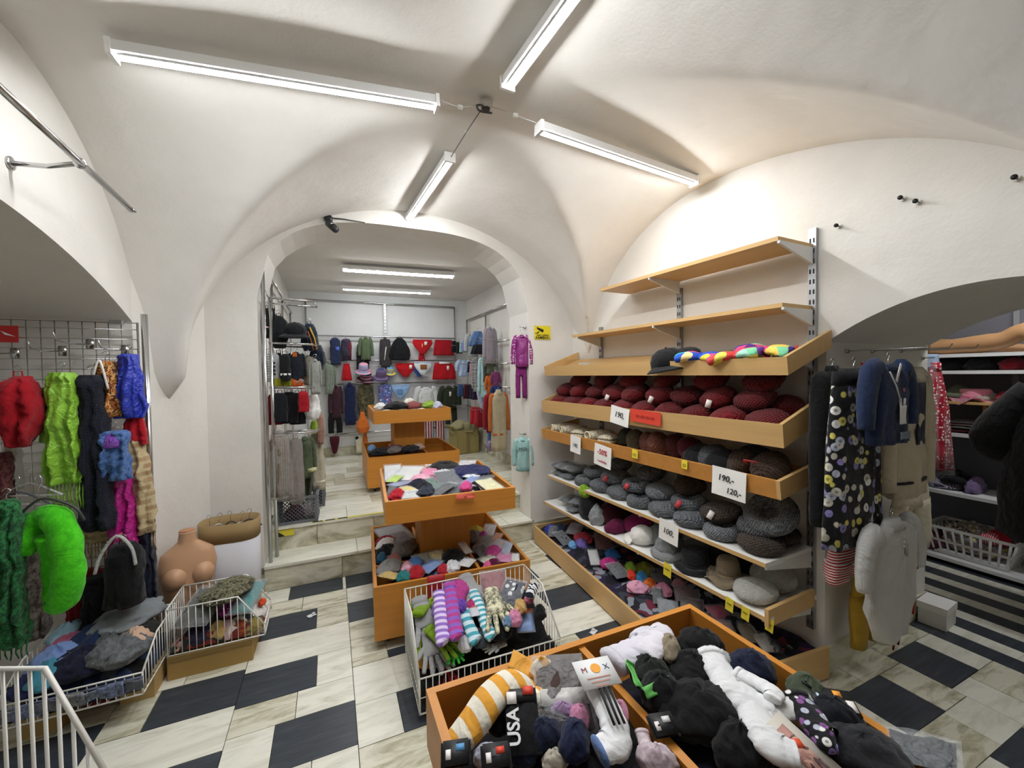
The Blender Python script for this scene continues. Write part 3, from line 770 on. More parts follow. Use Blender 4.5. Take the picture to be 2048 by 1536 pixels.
def k_brief(w, h, d, mat, seed=1, mat2=None):
    p = [('panel', vloft(refine([(0, 0, w * .47, d * .6), (-.25 * h, 0, w * .5, d), (-.5 * h, 0, w * .40, d), (-.8 * h, 0, w * .22, d * .9), (-h, 0, w * .12, d * .6)], 3), 20, .06, 5, seed, d * .3), mat),
         ('edge_band', vloft([(.004, 0, w * .475, d * .65), (-.08 * h, 0, w * .485, d * .8)], 20), mat2 or mat)]
    return p
def k_sack(w, h, d, mat, seed=1, prof=((0, .12), (.12, .3), (.4, .46), (.7, .5), (.92, .45), (1, .32)), fold=.1, mat2=None):
    p = [('body', vloft(refine([(-t * h, 0, w * a, d * min(1, a * 2.2)) for t, a in prof], 4), 44, fold, 6, seed, d * .45), mat)]
    p.append(('loop', tube([(-.015, 0, -.02), (-.012, 0, .02), (.012, 0, .02), (.015, 0, -.02)], .003, 6), mat2 or mat))
    return p
def k_scarf(w, h, d, mat, seed=1, fringe=0.0, bend=0.0, top=.55, k=5, fmat=None, fold=.35, tails=1):
    secs = [(-t * h, bend * math.sin(t * 3.0), w / 2 * a, d * b) for t, a, b in ((0, top * .7, .7), (.04, top, 1), (.15, top + .12, 1), (.35, .85, .95), (.6, .95, .9), (.85, 1, .8), (1, .96, .6))]
    p = [('cloth', vloft(refine(secs, 5), 56, fold, k, seed, d * .5), mat)]
    if fringe:
        g = G(); n = max(6, int(w / .012))
        for i in range(n):
            x = secs[-1][1] + w * .46 * (2 * i / (n - 1) - 1); l = fringe * (1 + .25 * wob((i, 0, 0), seed, .9))
            g.add(tube([(x, 0, -h + .01), (x + .004 * wob((i, 1, 0), seed, 1), -.004, -h - l * .5), (x + .008 * wob((i, 2, 0), seed, 1), .002, -h - l)], w * .016 + .0012, 5))
        p.append(('fringe', g, fmat or mat))
    return p
def k_glove(L, mat, seed=1, cuff=None, flat=.45, thumb=1):
    """lying glove: wrist at -x, fingers to +x, on z=0; length L"""
    h = L * .07
    palm = tube([(-.38 * L, 0, h), (-.2 * L, 0, h), (0, 0, h), (.12 * L, 0, h)], [.16 * L, .165 * L, .2 * L, .19 * L], 12, flat, (0, 0, 1))
    p = [('palm', palm, mat)]
    for i, (y, ln) in enumerate(((-.15, .30), (-.05, .38), (.055, .36), (.15, .27))):
        a = (y * .9 + .05 * wob((i, 0, 0), seed, 1.3))
        p.append(('finger', tube([(.06 * L, y * L, h), (.12 * L + ln * .5 * L, (y + a * .5) * L, h * 1.15), (.12 * L + ln * .93 * L, (y + a * .9) * L, h), (.12 * L + ln * L, (y + a * .95) * L, h)], [.052 * L, .05 * L, .044 * L, .02 * L], 9, .9, (0, 0, 1)), mat))
    s = thumb
    p.append(('thumb', tube([(-.12 * L, s * .12 * L, h), (-.02 * L, s * .24 * L, h), (.08 * L, s * .30 * L, h), (.115 * L, s * .32 * L, h)], [.062 * L, .058 * L, .048 * L, .02 * L], 9, .9, (0, 0, 1)), mat))
    p.append(('cuff', tube([(-.5 * L, 0, h), (-.36 * L, 0, h)], [.15 * L, .165 * L], 12, flat * 1.05, (0, 0, 1)), cuff or mat))
    return p
def k_sock(L, mat, seed=1, w=.16, cuff=None, toe=None, bend=1.0):
    """lying sock: cuff at -x, foot bends to +y"""
    r = L * w * .5; h = r * .5
    pth = smooth_path([(-.5 * L, 0, h), (-.2 * L, 0, h), (.08 * L, .0, h), (.24 * L, .05 * L * bend, h), (.34 * L, .16 * L * bend, h), (.36 * L, .32 * L * bend, h), (.37 * L, .42 * L * bend, h)], 4)
    n = len(pth); rr = [r * (1.05 if i < n * .5 else 1.15 if i < n * .72 else 1.0) * (1 if i < n - 1 else .35) * (1 + .12 * wob((i * .7, 0, 0), seed, 1)) for i in range(n)]
    p = [('foot', tube(pth, rr, 12, .5, (0, 0, 1)), mat)]
    p.append(('cuff', tube([(-.52 * L, 0, h), (-.42 * L, 0, h)], [r * 1.1, r * 1.08], 12, .55, (0, 0, 1)), cuff or mat))
    if toe: p.append(('toe', tube(pth[-4:], [x * 1.06 for x in rr[-4:]], 12, .52, (0, 0, 1)), toe))
    return p
def k_beret(D, mat, seed=1, hgt=.42, band=None):
    R_ = D / 2; h = D * hgt
    g = lathe([(R_ * .62, 0), (R_ * .7, h * .03), (R_ * .95, h * .3), (R_, h * .48), (R_ * .93, h * .7), (R_ * .68, h * .9), (R_ * .35, h), (R_ * .05, h * .99)], 24, seed, .16, 5.5 / D * .35)
    return [('crown', g, mat), ('band', lathe([(R_ * .60, -.0), (R_ * .68, .0), (R_ * .68, h * .16), (R_ * .6, h * .16)], 20), band or mat)]
def k_beanie(D, mat, seed=1, hgt=.9, brim=None, pom=None):
    R_ = D / 2; h = D * hgt
    p = [('crown', lathe([(R_ * .96, 0), (R_ * 1.0, h * .3), (R_ * .9, h * .6), (R_ * .62, h * .86), (R_ * .25, h * .98), (R_ * .04, h)], 22, seed, .10, 4 / D * .35), mat),
         ('brim', lathe([(R_ * .98, 0), (R_ * 1.07, h * .02), (R_ * 1.08, h * .22), (R_ * 1.0, h * .25)], 22, seed, .05), brim or mat)]
    if pom: p.append(('pompom', crump(D * .5, D * .5, D * .48, seed + 3, .25, 18, 10, 5).tr(T(0, 0, h * .95)), pom))
    return p
def k_cap(D, mat, seed=1, visor=None, vl=.42):
    R_ = D / 2; h = D * .55
    p = [('crown', lathe([(R_, 0), (R_ * 1.0, h * .35), (R_ * .86, h * .7), (R_ * .5, h * .93), (R_ * .06, h)], 22, seed, .05, 6), mat)]
    V = []; Fc = []; n = 12; m_ = 3
    for s in (0, 1):
        for i in range(n + 1):
            a = R(-62 + 124 * i / n)
            for j in range(m_ + 1):
                rr = R_ * .97 + j / m_ * D * vl * (math.cos(a) ** .6 if abs(a) < R(89) else 0)
                V.append((rr * math.sin(a), -rr * math.cos(a), .006 - .10 * D * (j / m_) * .5 - .12 * D * (math.sin(a) ** 2) * (j / m_) - s * .006 + .012))
    N = (n + 1) * (m_ + 1)
    for i in range(n):
        for j in range(m_):
            a = i * (m_ + 1) + j; Fc.append((a, a + 1, a + m_ + 2, a + m_ + 1)); Fc.append((a + N, a + m_ + 1 + N, a + m_ + 2 + N, a + 1 + N))
        a = i * (m_ + 1) + m_; Fc.append((a, a + N, a + m_ + 1 + N, a + m_ + 1))
    p.append(('visor', G(V, Fc), visor or mat)); p.append(('button', lathe([(.006, h - .002), (.006, h + .004), (.002, h + .006)], 8), mat))
    return p
def k_hat(D, mat, seed=1, crown=.58, hgt=.32, wav=.05, band=None):
    R_ = D / 2; c = R_ * crown; h = D * hgt
    def wavy(g):
        return G([(x, y, z + wav * D * math.sin(5 * math.atan2(y, x) + seed) * max(0, math.hypot(x, y) / R_ - crown) ) for x, y, z in g.V], g.F)
    p = [('brim', wavy(lathe([(R_ * .99, 0), (R_, .006), (c * 1.03, h * .10 + .008), (c * 1.0, h * .07)], 26, seed, .04)), mat),
         ('crown', lathe([(c * 1.03, h * .06), (c, h * .5), (c * .95, h * .85), (c * .8, h), (c * .4, h * .97), (c * .05, h * .96)], 24, seed, .07), mat),
         ('hat_band', lathe([(c * 1.05, h * .08), (c * 1.06, h * .1), (c * 1.045, h * .3), (c * 1.03, h * .3)], 24), band or mat)]
    return p
def k_snood(D, mat, seed=1, th=.36, hgt=.34):
    rs = []; n = 26; R_ = D / 2; r = R_ * th
    for i in range(n):
        a = 2 * math.pi * i / n; ring = []
        for j in range(10):
            b = 2 * math.pi * j / 10; q = 1 + .16 * wob((math.cos(a), math.sin(a), b * .4), seed, 2.2)
            rad = (R_ - r) + r * q * math.cos(b); ring.append((rad * math.cos(a), rad * math.sin(a), D * hgt / 2 * (1 + q * math.sin(b))))
        rs.append(ring)
    return [('ring', rings(rs, False, True), mat), ('inner_fold', lathe([(R_ * .42, D * hgt * .2), (R_ * .5, D * hgt * .5), (R_ * .46, D * hgt * .7), (R_ * .36, D * hgt * .45)], 20, seed, .1), mat)]
def k_crump(sx, sy, sz, mat, seed=1, amp=.32): return [('cloth', crump(sx, sy, sz, seed, amp, 40, 20), mat)]
def k_fold(sx, sy, sz, mat, seed=1, n=2):
    p = []
    for i in range(n): p.append(('fold', pillow(sx * (1 - .06 * i), sy * (1 - .05 * i), sz / n * 1.5, 7, seed + i, .25).tr(T(.01 * wob((i, 0, 0), seed, 1), 0, sz / n * .8 * i, .08 * wob((i, 1, 0), seed, 1))), mat))
    return p
def k_pack(sx, sy, sz, mat, seed=1, cardm=None, film=True, cardat=.36):
    """cloth folded in a clear pouch with a header card"""
    p = [('content', pillow(sx * .88, sy * .86, sz, 7, seed, .4), mat)]
    if film: p.append(('pouch', pillow(sx, sy, sz * 1.2, 7, seed + 2, .35, .25), clear('#e8eef2', .22)))
    if cardm: p.append(('header_card', box(-sx * .42, sy * cardat - sy * .1, sz * .95, sx * .42, sy * cardat + sy * .1, sz * .95 + .002), cardm))
    return p
_seed = [10]
def sd(): _seed[0] += 1; return _seed[0]
ALL = []
def assemble(name, parts, label, cat, M, group=None):
    o = _assemble(name, parts, label, cat, M, group); ALL.append(o); return o
def _assemble(name, parts, label, cat, M, group=None):
    if len(parts) == 1:
        o = obj(name, parts[0][1], parts[0][2], None, True, M); return tag(o, label, cat, group)
    t = thing(name, label, cat, M, group)
    for nm, g, mt in parts: obj(nm, g, mt, t)
    return t
HOOKM = chrome()
def hook_geo(y=.0, h=.05):
    return tube(smooth_path([(0, 0, -.005), (0, 0, h * .45), (.012, 0, h * .75), (0, 0, h), (-.014, 0, h * .75)], 3), .0018, 6)
def hanger_parts(w, mat, hk=.06, th=.007):
    return [('hanger', tube(smooth_path([(-w / 2, 0, -.05), (-w * .2, 0, -.012), (0, 0, .002), (w * .2, 0, -.012), (w / 2, 0, -.05)], 4), th, 8, .6), mat), ('hook', hook_geo(0, hk), HOOKM)]
def quad(cx, y0, w, h, pl):
    t, b = hit(cx, y0, pl), hit(cx, y0 + h, pl); l, r = hit(cx - w / 2, y0 + h / 2, pl), hit(cx + w / 2, y0 + h / 2, pl)
    return t, (r - l).length, abs(t.z - b.z), Vector((r.x - l.x, r.y - l.y, 0)).normalized()
NAMES = {'top': k_top, 'pants': k_pants, 'skirt': k_skirt, 'brief': k_brief, 'sack': k_sack, 'scarf': k_scarf}
def hung(name, kind, cx, y0, w, h, pl, mat, label, cat, d=.03, hook=True, hanger=None, rot=0, extra=None, group=None, **kw):
    t, W_, H_, r = quad(cx, y0, w, h, pl)
    M = frame(t, r) @ Matrix.Rotation(rot, 4, 'Z')
    parts = NAMES[kind](W_, H_, d, mat, seed=sd(), **kw)
    if hanger: parts += hanger_parts(W_ * .62, hanger)
    elif hook: parts.append(('hook', hook_geo(0, .045), HOOKM))
    if extra: parts += extra(W_, H_, d)
    return assemble(name, parts, label, cat, M, group)
def lay(px, py, w, h, z):
    c = onz(px, py, z); l, r = onz(px - w / 2, py, z), onz(px + w / 2, py, z); a, b = onz(px, py - h / 2, z), onz(px, py + h / 2, z)
    return c, (r - l).length, (a - b).length, math.atan2((r - l).y, (r - l).x)
def crumpled(name, px, py, w, h, z, mat, label, cat, hz=None, rot=0, amp=.32, group=None, tilt=0, parts=None):
    c, sx, sy, a = lay(px, py, w, h, z); sy = min(sy, sx * (2.6 if c.y < 1.2 else 1.35))
    hz = min(hz or .12, .55 * min(sx, sy) + .012)
    p = k_crump(sx, sy, hz, mat, sd(), amp)
    if parts: p += parts(sx, sy, hz)
    return assemble(name, p, label, cat, T(c.x, c.y, z - hz * .25, a + rot, tilt), group)
def packed(name, px, py, w, h, z, mat, label, cat, hz=.03, rot=0, cardm=None, film=True, tilt=0, group=None, cardat=.36):
    c, sx, sy, a = lay(px, py, w, h, z); sy = min(sy, sx * 2.4)
    return assemble(name, k_pack(sx, sy, hz, mat, sd(), cardm, film, cardat), label, cat, T(c.x, c.y, z, a + rot, tilt), group)
def gloved(px, py, L, ang, z, mat, label, tilt=0, cuff=None, thumb=1, flat=.45, name='glove', group=None, roll=0, dz=0):
    """ang: picture angle of wrist->finger direction, degrees anticlockwise from right; L picture length"""
    c = onz(px, py, z); a, b = onz(px - math.cos(R(ang)) * L / 2, py + math.sin(R(ang)) * L / 2, z), onz(px + math.cos(R(ang)) * L / 2, py - math.sin(R(ang)) * L / 2, z)
    ln = min((b - a).length, .26)
    return assemble(name, k_glove(ln, mat, sd(), cuff, flat, thumb), label, 'glove', T(c.x, c.y, z + dz, math.atan2((b - a).y, (b - a).x), roll, tilt), group)
def socked(px, py, L, ang, z, mat, label, cuff=None, toe=None, w=.3, tilt=0, bend=1.0, roll=0, group=None, name='sock', extra=None):
    c = onz(px, py, z); a, b = onz(px - math.cos(R(ang)) * L / 2, py + math.sin(R(ang)) * L / 2, z), onz(px + math.cos(R(ang)) * L / 2, py - math.sin(R(ang)) * L / 2, z)
    ln = (b - a).length
    p = k_sock(ln, mat, sd(), w, cuff, toe, bend)
    if extra: p += extra(ln)
    return assemble(name, p, label, 'sock', T(c.x, c.y, z, math.atan2((b - a).y, (b - a).x), roll, tilt), group)
def heap(px0, name, label, x0, x1, y0, y1, z0, z1, mat, M=None, n=34, seed=1, rough=.03):
    """what nobody could count: the tangled fill under the pieces on top"""
    V = []; Fc = []
    for j in range(n + 1):
        for i in range(n + 1):
            u, v = i / n, j / n; e = min(1, 5 * min(u, 1 - u), 5 * min(v, 1 - v))
            x, y = x0 + (x1 - x0) * u, y0 + (y1 - y0) * v
            b = 1 - abs(wob((x, y, 0), seed, 16)) * 2
            V.append((x, y, z0 + (z1 - z0) * (e ** .5) * (.8 + .4 * wob((x, y, 0), seed + 3, 5)) + rough * b * e))
    for j in range(n):
        for i in range(n): a = j * (n + 1) + i; Fc.append((a, a + 1, a + n + 2, a + n + 1))
    k = len(V); V += [(x0, y0, z0 - .002), (x1, y0, z0 - .002), (x1, y1, z0 - .002), (x0, y1, z0 - .002)]; Fc.append((k + 3, k + 2, k + 1, k))
    o = obj(name, G(V, Fc), mat, None, True, M); return tag(o, label, 'heap', None, 'stuff')
def pts_of(o, M=None):
    """all vertices of a thing in the frame M (world if none)"""
    I = (M or Matrix.Identity(4)).inverted(); W_ = []
    for q in [o] + list(o.children):
        if q.type == 'MESH' and not q.name.startswith(('hook', 'hanger')):
            A = np.array((I @ q.matrix_world)); v = np.empty(len(q.data.vertices) * 3); q.data.vertices.foreach_get('co', v); v = v.reshape(-1, 3)
            W_.append(v @ A[:3, :3].T + A[:3, 3])
    return np.concatenate(W_)
def spread(objs, M, x0, x1, y0, y1, move=.05, tight=.8, iters=80):
    """let the pieces of a pile lie beside one another inside their container (frame M) instead of through each other"""
    bpy.context.view_layer.update(); B = []
    for o in objs:
        v = pts_of(o, M); lo, hi = v.min(0), v.max(0); B.append([(lo + hi) / 2, (hi - lo) / 2])
    P = np.array([b[0][:2] for b in B]); P0 = P.copy(); H_ = np.array([b[1] for b in B]); Z = np.array([b[0][2] for b in B])
    for it in range(iters):
        for i in range(len(P)):
            for j in range(i + 1, len(P)):
                if abs(Z[i] - Z[j]) > .75 * (H_[i, 2] + H_[j, 2]): continue
                h = (H_[i, :2] + H_[j, :2]) * tight; d = (P[i] - P[j]) / h; r = float(np.hypot(*d))
                if r < 1:
                    if r < 1e-4: d = np.array([.7, .7 * (-1) ** i]); r = 1.0; k = .1
                    else: k = (1 - r) * .25
                    P[i] += d / r * h * k; P[j] -= d / r * h * k
        P = P0 + np.clip(P - P0, -move, move)
        for a, (lo, hi) in enumerate(((x0, x1), (y0, y1))):
            c = H_[:, a] * .95; P[:, a] = np.where(hi - lo > 2 * c, np.clip(P[:, a], lo + c, np.maximum(lo + c, hi - c)), (lo + hi) / 2)
    R3 = M.to_3x3()
    for o, p, p0 in zip(objs, P, P0): o.location = o.location + R3 @ Vector((p[0] - p0[0], p[1] - p0[1], 0))
def rest(objs, z):
    """stand each piece on the level z"""
    bpy.context.view_layer.update()
    for o in objs: o.location.z += z - float(pts_of(o)[:, 2].min())
BLACK = fab('#17181b'); BLK2 = fab('#202126'); NAVY = fab('#1d2740'); CREAM = fab('#e9e3cf'); WHT = fab('#ecebea'); GREY = fab('#8b8d8e')

# ================================================================== RIGHT SHELVING: HATS
REDK = fab('#7d0a14', 'knit', s=38.0); REDK2 = fab('#6c0912', 'knit', s=30.0); GRK = fab('#7f8489', 'knittweed', '#4e5257', s=26.0); GRK2 = fab('#8f9498', 'knittweed', '#585c61', s=34.0)
BRK = fab('#5d4f44', 'knittweed', '#3a312b', s=30.0); BRK2 = fab('#4d3a2c', 'knit', s=34.0); CHK = fab('#34383d', 'knittweed', '#6f757b', s=40.0)
TAGM = plain('#efe9e6', .7); TAGR = plain('#c8424a', .6)
def put(name, parts, label, cat, p, axis_tilt=0.0, roll=0.0, group=None, spin=None):
    """stand a piece on the shelf at world point p (its base), tilted towards the shop"""
    M = frame(p, WU * -1) @ Matrix.Rotation(axis_tilt, 4, 'X') @ Matrix.Rotation(roll, 4, 'Y') @ Matrix.Rotation(rnd.uniform(0, 6) if spin is None else spin, 4, 'Z')
    return assemble(name, parts, label, cat, M, group)
def swing_tag(D, red=True):
    return ('swing_tag', box(-.014, -.0012, -.022, .014, 0, .022).tr(T(D * .1, -D * .54, D * .26, .3, -.3, .5)), TAGR if red else TAGM)
SLOPE = math.atan2(.13, .36)
def on_tray(s, d, lift): return W3(s, d, 1.305 - .361 * (d - .014)) + (Vector((0, 0, 1)) * math.cos(SLOPE) + WN * math.sin(SLOPE)) * lift
i = 0
for row, (d, lift, s0, st, n) in enumerate(((.265, .0, .115, .199, 10), (.095, .0, .14, .199, 10), (.18, .075, .21, .21, 9))):
    for q in range(n):
        s = s0 + st * q
        D_ = rnd.uniform(.19, .205); P_ = k_beret(D_, REDK if i % 2 else REDK2, sd(), .46)
        lb = ('dark red knitted beret pressed against the front lip of the sloping tray', 'dark red knitted beret against the wall in the sloping tray', 'dark red knitted beret lying on top of the red heap')[row]; gp = ('dark red berets along the lip', 'dark red berets by the wall', 'dark red berets on top')[row]
        tk = (row == 0 and q in (2, 6)) or (row == 2 and q in (1, 3, 5))
        if tk: P_.append(swing_tag(D_, row == 0)); lb = ('dark red knitted beret with a red paper tag at the tray lip', '', 'dark red knitted beret on top of the heap, white ticket showing')[row]; gp += ' with tags'
        put('knitted_beret', P_, lb, 'beret', on_tray(s, d, lift), SLOPE + R(rnd.uniform(-4, 6)), R(rnd.uniform(-6, 6)), gp, spin=0 if tk else None); i += 1
for q in range(6):
    put('knitted_beret', k_beret(.195, REDK if q % 2 else REDK2, sd(), .42), 'dark red knitted beret leaning high against the wall', 'beret', on_tray(.2 + .31 * q, .10, .15), SLOPE + R(8), R(rnd.uniform(-8, 8)), 'dark red berets high at the wall')
obj('divider', box(-1.12, -.36, 1.19, -1.105, -.05, 1.262), BE, TR2, False)
# grey knit shelf
def grey(s, d, layer, D, tilt, kind, mat, tagd, lb, gp):
    f = k_snood if kind == 's' else k_beret
    P_ = f(D, mat, sd())
    if tagd is not None: P_.append(swing_tag(D, tagd))
    return put('knitted_beret', P_, lb, 'beret', W3(s, d, .614 + .072 * layer), R(tilt), R(rnd.uniform(-4, 4)), gp, 0 if tagd is not None else None)
KND = {'b': 'grey flecked knitted beret', 's': 'chunky grey knitted ring beret'}
for (d, layer, s0, st, seq) in ((.285, 0, .14, .198, 'bsbbsbbs'), (.095, 0, .17, .198, 'bbbsbbbb'), (.235, 1, .17, .215, 'sbSbSbs')):
    for q, kd in enumerate(seq):
        tg_ = kd.isupper() or (layer == 1 and q == 5); kd = kd.lower(); br = (layer == 0 and q == 0) or (layer == 1 and q == 1)
        where = ('lying on the white shelf board at its front', 'lying on the shelf board against the wall', 'stacked on the others')[2 if layer else (0 if d > .2 else 1)]
        if br: lb, gp, mt = 'brown flecked knitted beret ' + ('under the grey ring beret at the shelf end', 'against the wall by the steel upright', 'with pale tag stacked among the grey ones')[2 if layer else (0 if d > .2 else 1)], None, BRK
        else: lb = KND[kd] + (' with a red tag ' if tg_ else ' ') + where; gp = lb; mt = (GRK, GRK2)[q % 2]
        grey(s0 + st * q, d, layer, .205 if layer == 0 else .21, 4, kd, mt, (False if br and layer else True) if tg_ or (br and layer) else None, lb, gp)
grey(.13, .20, 2, .25, 38, 's', GRK2, None, 'large grey knitted ring beret tipped up at the shelf end', None); grey(.66, .15, 2, .2, 14, 'b', BRK2, None, 'very dark brown knitted beret at the top of the grey pile', None); grey(1.0, .13, 2, .2, 12, 'b', GRK, None, 'grey flecked knitted beret at the top of the grey pile', None); grey(1.32, .14, 2, .19, 10, 'b', GRK2, None, 'pale grey flecked beret high on the pile beside the black packets', None)
# glossy black gloves in film at the far end of that shelf
for q, (s, d, z) in enumerate(((1.74, .26, .70), (1.88, .26, .70), (1.60, .11, .70), (1.80, .26, .758), (1.90, .26, .758), (1.70, .24, .758))):
    o = assemble('glove_packet', k_pack(.13, .24, .045, BLACK, sd(), None, True), 'black gloves in crinkled clear film at the pier end of the grey shelf', 'packet', frame(W3(s, d, z - .088), WU * -1) @ Matrix.Rotation(rnd.uniform(-.15, .15), 4, 'Z'), 'black glove packets')
# beanie tray
def spot3(px, py, d=.27): return shelf_spot(px, py, d)
N3 = len(ALL)
MIT = fab('#a59a83', 'tweed', '#dcd4bd', s=60.0)
for (px, py) in ((1108, 845), (1136, 853), (1192, 856)):
    p = spot3(px, py + 10, .30); parts = [('hand', tube(smooth_path([(0, .12, .035), (0, .02, .04), (0, -.06, .035), (0, -.085, .035)], 4), [.045, .05, .052, .054, .054, .053, .052, .05, .05, .048, .047, .046, .046], 14, .75, (0, 0, 1)), MIT), ('cuff_rim', lathe([(.046, 0), (.05, .0), (.05, .012), (.036, .012), (.034, .0)], 16).tr(T(0, -.085, .035, 0, R(90), 0, (1, .75, 1))), fab('#d9cfae'))]
    put('woollen_mitten', parts, 'grey and cream woollen mitten with open cuff in the orange tray', 'mitten', p, 0, 0, 'woollen mittens', spin=rnd.uniform(-.4, .4))
for (px, py, lb) in ((1158, 868, 'folded cream wool mitten pair in orange tray'), (1215, 872, 'folded pale wool mitten pair beside the olive beanie')):
    put('mitten_pair', k_fold(.12, .16, .06, MIT, sd()), lb, 'mittens', spot3(px, py + 8, .31), 0, 0, spin=.3)
for (px, py, D, mt, lb, tl) in ((1251, 888, .19, fab('#36402a', 'knit', s=40.0), 'olive green knitted beanie upright in the orange tray', 5), (1283, 892, .18, fab('#6d6552', 'knit', s=44.0), 'khaki ribbed beanie in the orange tray', 35),
                            (1296, 902, .17, fab('#a06a62', 'knit', s=44.0), 'dusty rose knitted beanie at the tray front', 40), (1330, 905, .2, fab('#8c5548', 'knit', s=44.0), 'brownish rose knitted beanie with a pink tag', 45),
                            (1345, 880, .2, fab('#5e1f22', 'knit', s=44.0), 'brick red beanie behind the rose beanies', 30), (1383, 912, .19, fab('#4a0f20'), 'burgundy smooth beanie in the orange tray', 50)):
    P_ = k_beanie(D * .72, mt, sd(), .8)
    put('beanie', P_, lb, 'beanie', spot3(px, py, .21) - Vector((0, 0, .03)), R(tl), R(rnd.uniform(-15, 15)))
for (px, py, D, mt, lb, tl) in ((1425, 880, .25, BLACK, 'plain black beret behind the charcoal beret', 25), (1442, 925, .24, CHK, 'charcoal and white flecked beret at the tray front', 35), (1503, 893, .27, fab('#22262b', 'knittweed', '#40464c', s=40.0), 'black flecked bulky beret at the back of tray', 25),
                            (1490, 945, .24, BRK2, 'dark brown knitted beret at the front of the orange tray', 30), (1562, 938, .25, fab('#4b372a', 'knit', s=30.0), 'dark brown knitted beret with pink paper band', 42), (1470, 885, .24, BLACK, 'plain black beret beside the bulky flecked one', 25)):
    P_ = k_beret(D * .72, mt, sd(), .5)
    if 'pink' in lb: P_.append(('paper_band', tube([(.02, -.11, .03), (.035, -.09, .09), (.05, -.02, .125)], .012, 6, .15, (1, 0, 0)), TAGR))
    put('knitted_beret', P_, lb, 'beret', spot3(px, py, .25) - Vector((0, 0, .045)), R(tl), R(rnd.uniform(-12, 12)))
FW = frame(WO, WU * -1)
spread(ALL[N3:], FW, -1.96, -.02, -.375, -.02, .16, .82)
bpy.context.view_layer.update()
for o in ALL[N3:]:
    v = pts_of(o, FW); o.location.z += float(np.max(1.0105 - .176 * (-.014 - v[:, 1]) - v[:, 2]))       # down onto the sloping board
N4 = len(ALL)
# hat shelf
def put4(name, px, py, parts, label, cat, tl=0, spin=None, z=.376, roll=0):
    return put(name, parts, label, cat, onz(px, py, z), R(tl), R(roll), None, spin)
for q, (px, py) in enumerate(((1108, 1022), (1122, 1010), (1105, 1006))):
    put('glove_packet', k_pack(.12, .22, .04, BLK2, sd(), None, True), 'dark gloves in clear film on the hat shelf by the pier', 'packet', onz(px + 8, py + 6, .378 + .03 * q), 0, 0, 'glove packets on the hat shelf', spin=.3 * q)
put4('bobble_hat', 1152, 1032, k_beanie(.2, BLACK, sd(), .8, pom=fab('#9ac436', 'tweed', '#6f9a20', s=90.0)), 'black hat with a lime green pompom', 'hat', 25, 0)
put4('fleece_hat', 1182, 1050, k_crump(.13, .12, .13, fab('#8d9193'), sd(), .35), 'crumpled light grey fleece hat with pointed top', 'hat')
put4('felt_hat', 1222, 1045, k_cap(.21, fab('#3b0b18'), sd()), 'dark burgundy peaked hat with white label', 'hat', 15, 2.5)
put4('felt_hat', 1232, 1066, k_crump(.2, .14, .08, fab('#5b1038'), sd(), .25), 'flat plum coloured hat under the magenta one', 'hat')
put4('felt_beret', 1273, 1072, k_beret(.21, fab('#7c1450'), sd(), .42), 'magenta felt beret tilted to the aisle', 'beret', 25)
put4('peaked_cap', 1290, 1094, k_cap(.17, fab('#85898b'), sd()), 'small grey cap behind the white cap', 'cap', 5, 2.0)
put4('peaked_cap', 1272, 1102, k_cap(.16, fab('#e3e2dc'), sd(), vl=.3), 'white peaked cap lying at the shelf edge', 'cap', 8, -1.2)
put4('felt_hat', 1362, 1128, k_crump(.18, .17, .14, fab('#7e8283'), sd(), .22) + [('brim_fold', lathe([(.075, 0), (.105, .0), (.11, .02), (.08, .045)], 22, 3, .1), fab('#86898a'))], 'slouchy grey felt hat with folded brim', 'hat', 5)
put4('felt_hat', 1385, 1128, k_hat(.24, fab('#777b7c'), sd(), .6, .2, .1), 'flat grey brim hat under the slouchy hat', 'hat', 5)
put4('felt_hat', 1428, 1158, k_hat(.235, BLACK, sd(), .62, .42, .08), 'large black brimmed hat beside the taupe hat', 'hat', 6)
put4('felt_hat', 1432, 1128, k_beret(.19, BLK2, sd(), .5), 'big black soft hat behind the brimmed black hat', 'hat', 15)
put4('felt_hat', 1512, 1150, k_beret(.185, BLACK, sd(), .55), 'black hat at the back beside the cream berets', 'hat', 10)
put4('bucket_hat', 1487, 1182, k_hat(.235, fab('#7c6e58'), sd(), .5, .45, .14), 'taupe felt bucket hat with drooping brim', 'hat', 4)
put4('cream_beret', 1583, 1180, k_beret(.21, fab('#d9d7cf', 'knit', s=60.0), sd(), .5), 'cream velvet beret leaning against the wall', 'beret', 18)
put4('cream_beret', 1550, 1222, k_beret(.195, fab('#e2e0d8', 'knit', s=60.0), sd(), .40), 'cream velvet beret at the front of the hat shelf', 'beret', 6)
spread(ALL[N4:], FW, -1.94, -.06, -.41, -.02, .14, .8); rest([o for o in ALL[N4:] if not o.name.startswith('glove_packet')], .3755)
N5 = len(ALL)
# tray with bandanas
put('peaked_cap', k_cap(.2, fab('#141416'), sd()), 'black furry cap lying on the front lip of the tray', 'cap', spot3(1338, 732, .30), R(14), 0, spin=.8)
put('felt_hat', k_beret(.16, fab('#17171a'), sd(), .5), 'small black hat behind the black furry cap', 'hat', spot3(1375, 722, .24), R(10), 0)
def bandana(px, py, d, lb, cols, L=.22):
    m_ = heapmat(*cols, s=13.0)
    P_ = [('knot', crump(.06, .05, .05, sd(), .3, 14, 8), m_)]
    for s in (-1, 1): P_.append(('tail', tube(smooth_path([(0, 0, .025), (s * L * .25, -.01, .035), (s * L * .55, -.02, .02)], 4), [.03, .042, .052, .058, .06, .062, .064, .066, .06], 12, .42, (0, 0, 1)), m_))
    put('bandana', P_, lb, 'bandana', shelf_spot(px, py, d), R(10), R(rnd.uniform(-8, 8)), spin=rnd.uniform(-.4, .4))
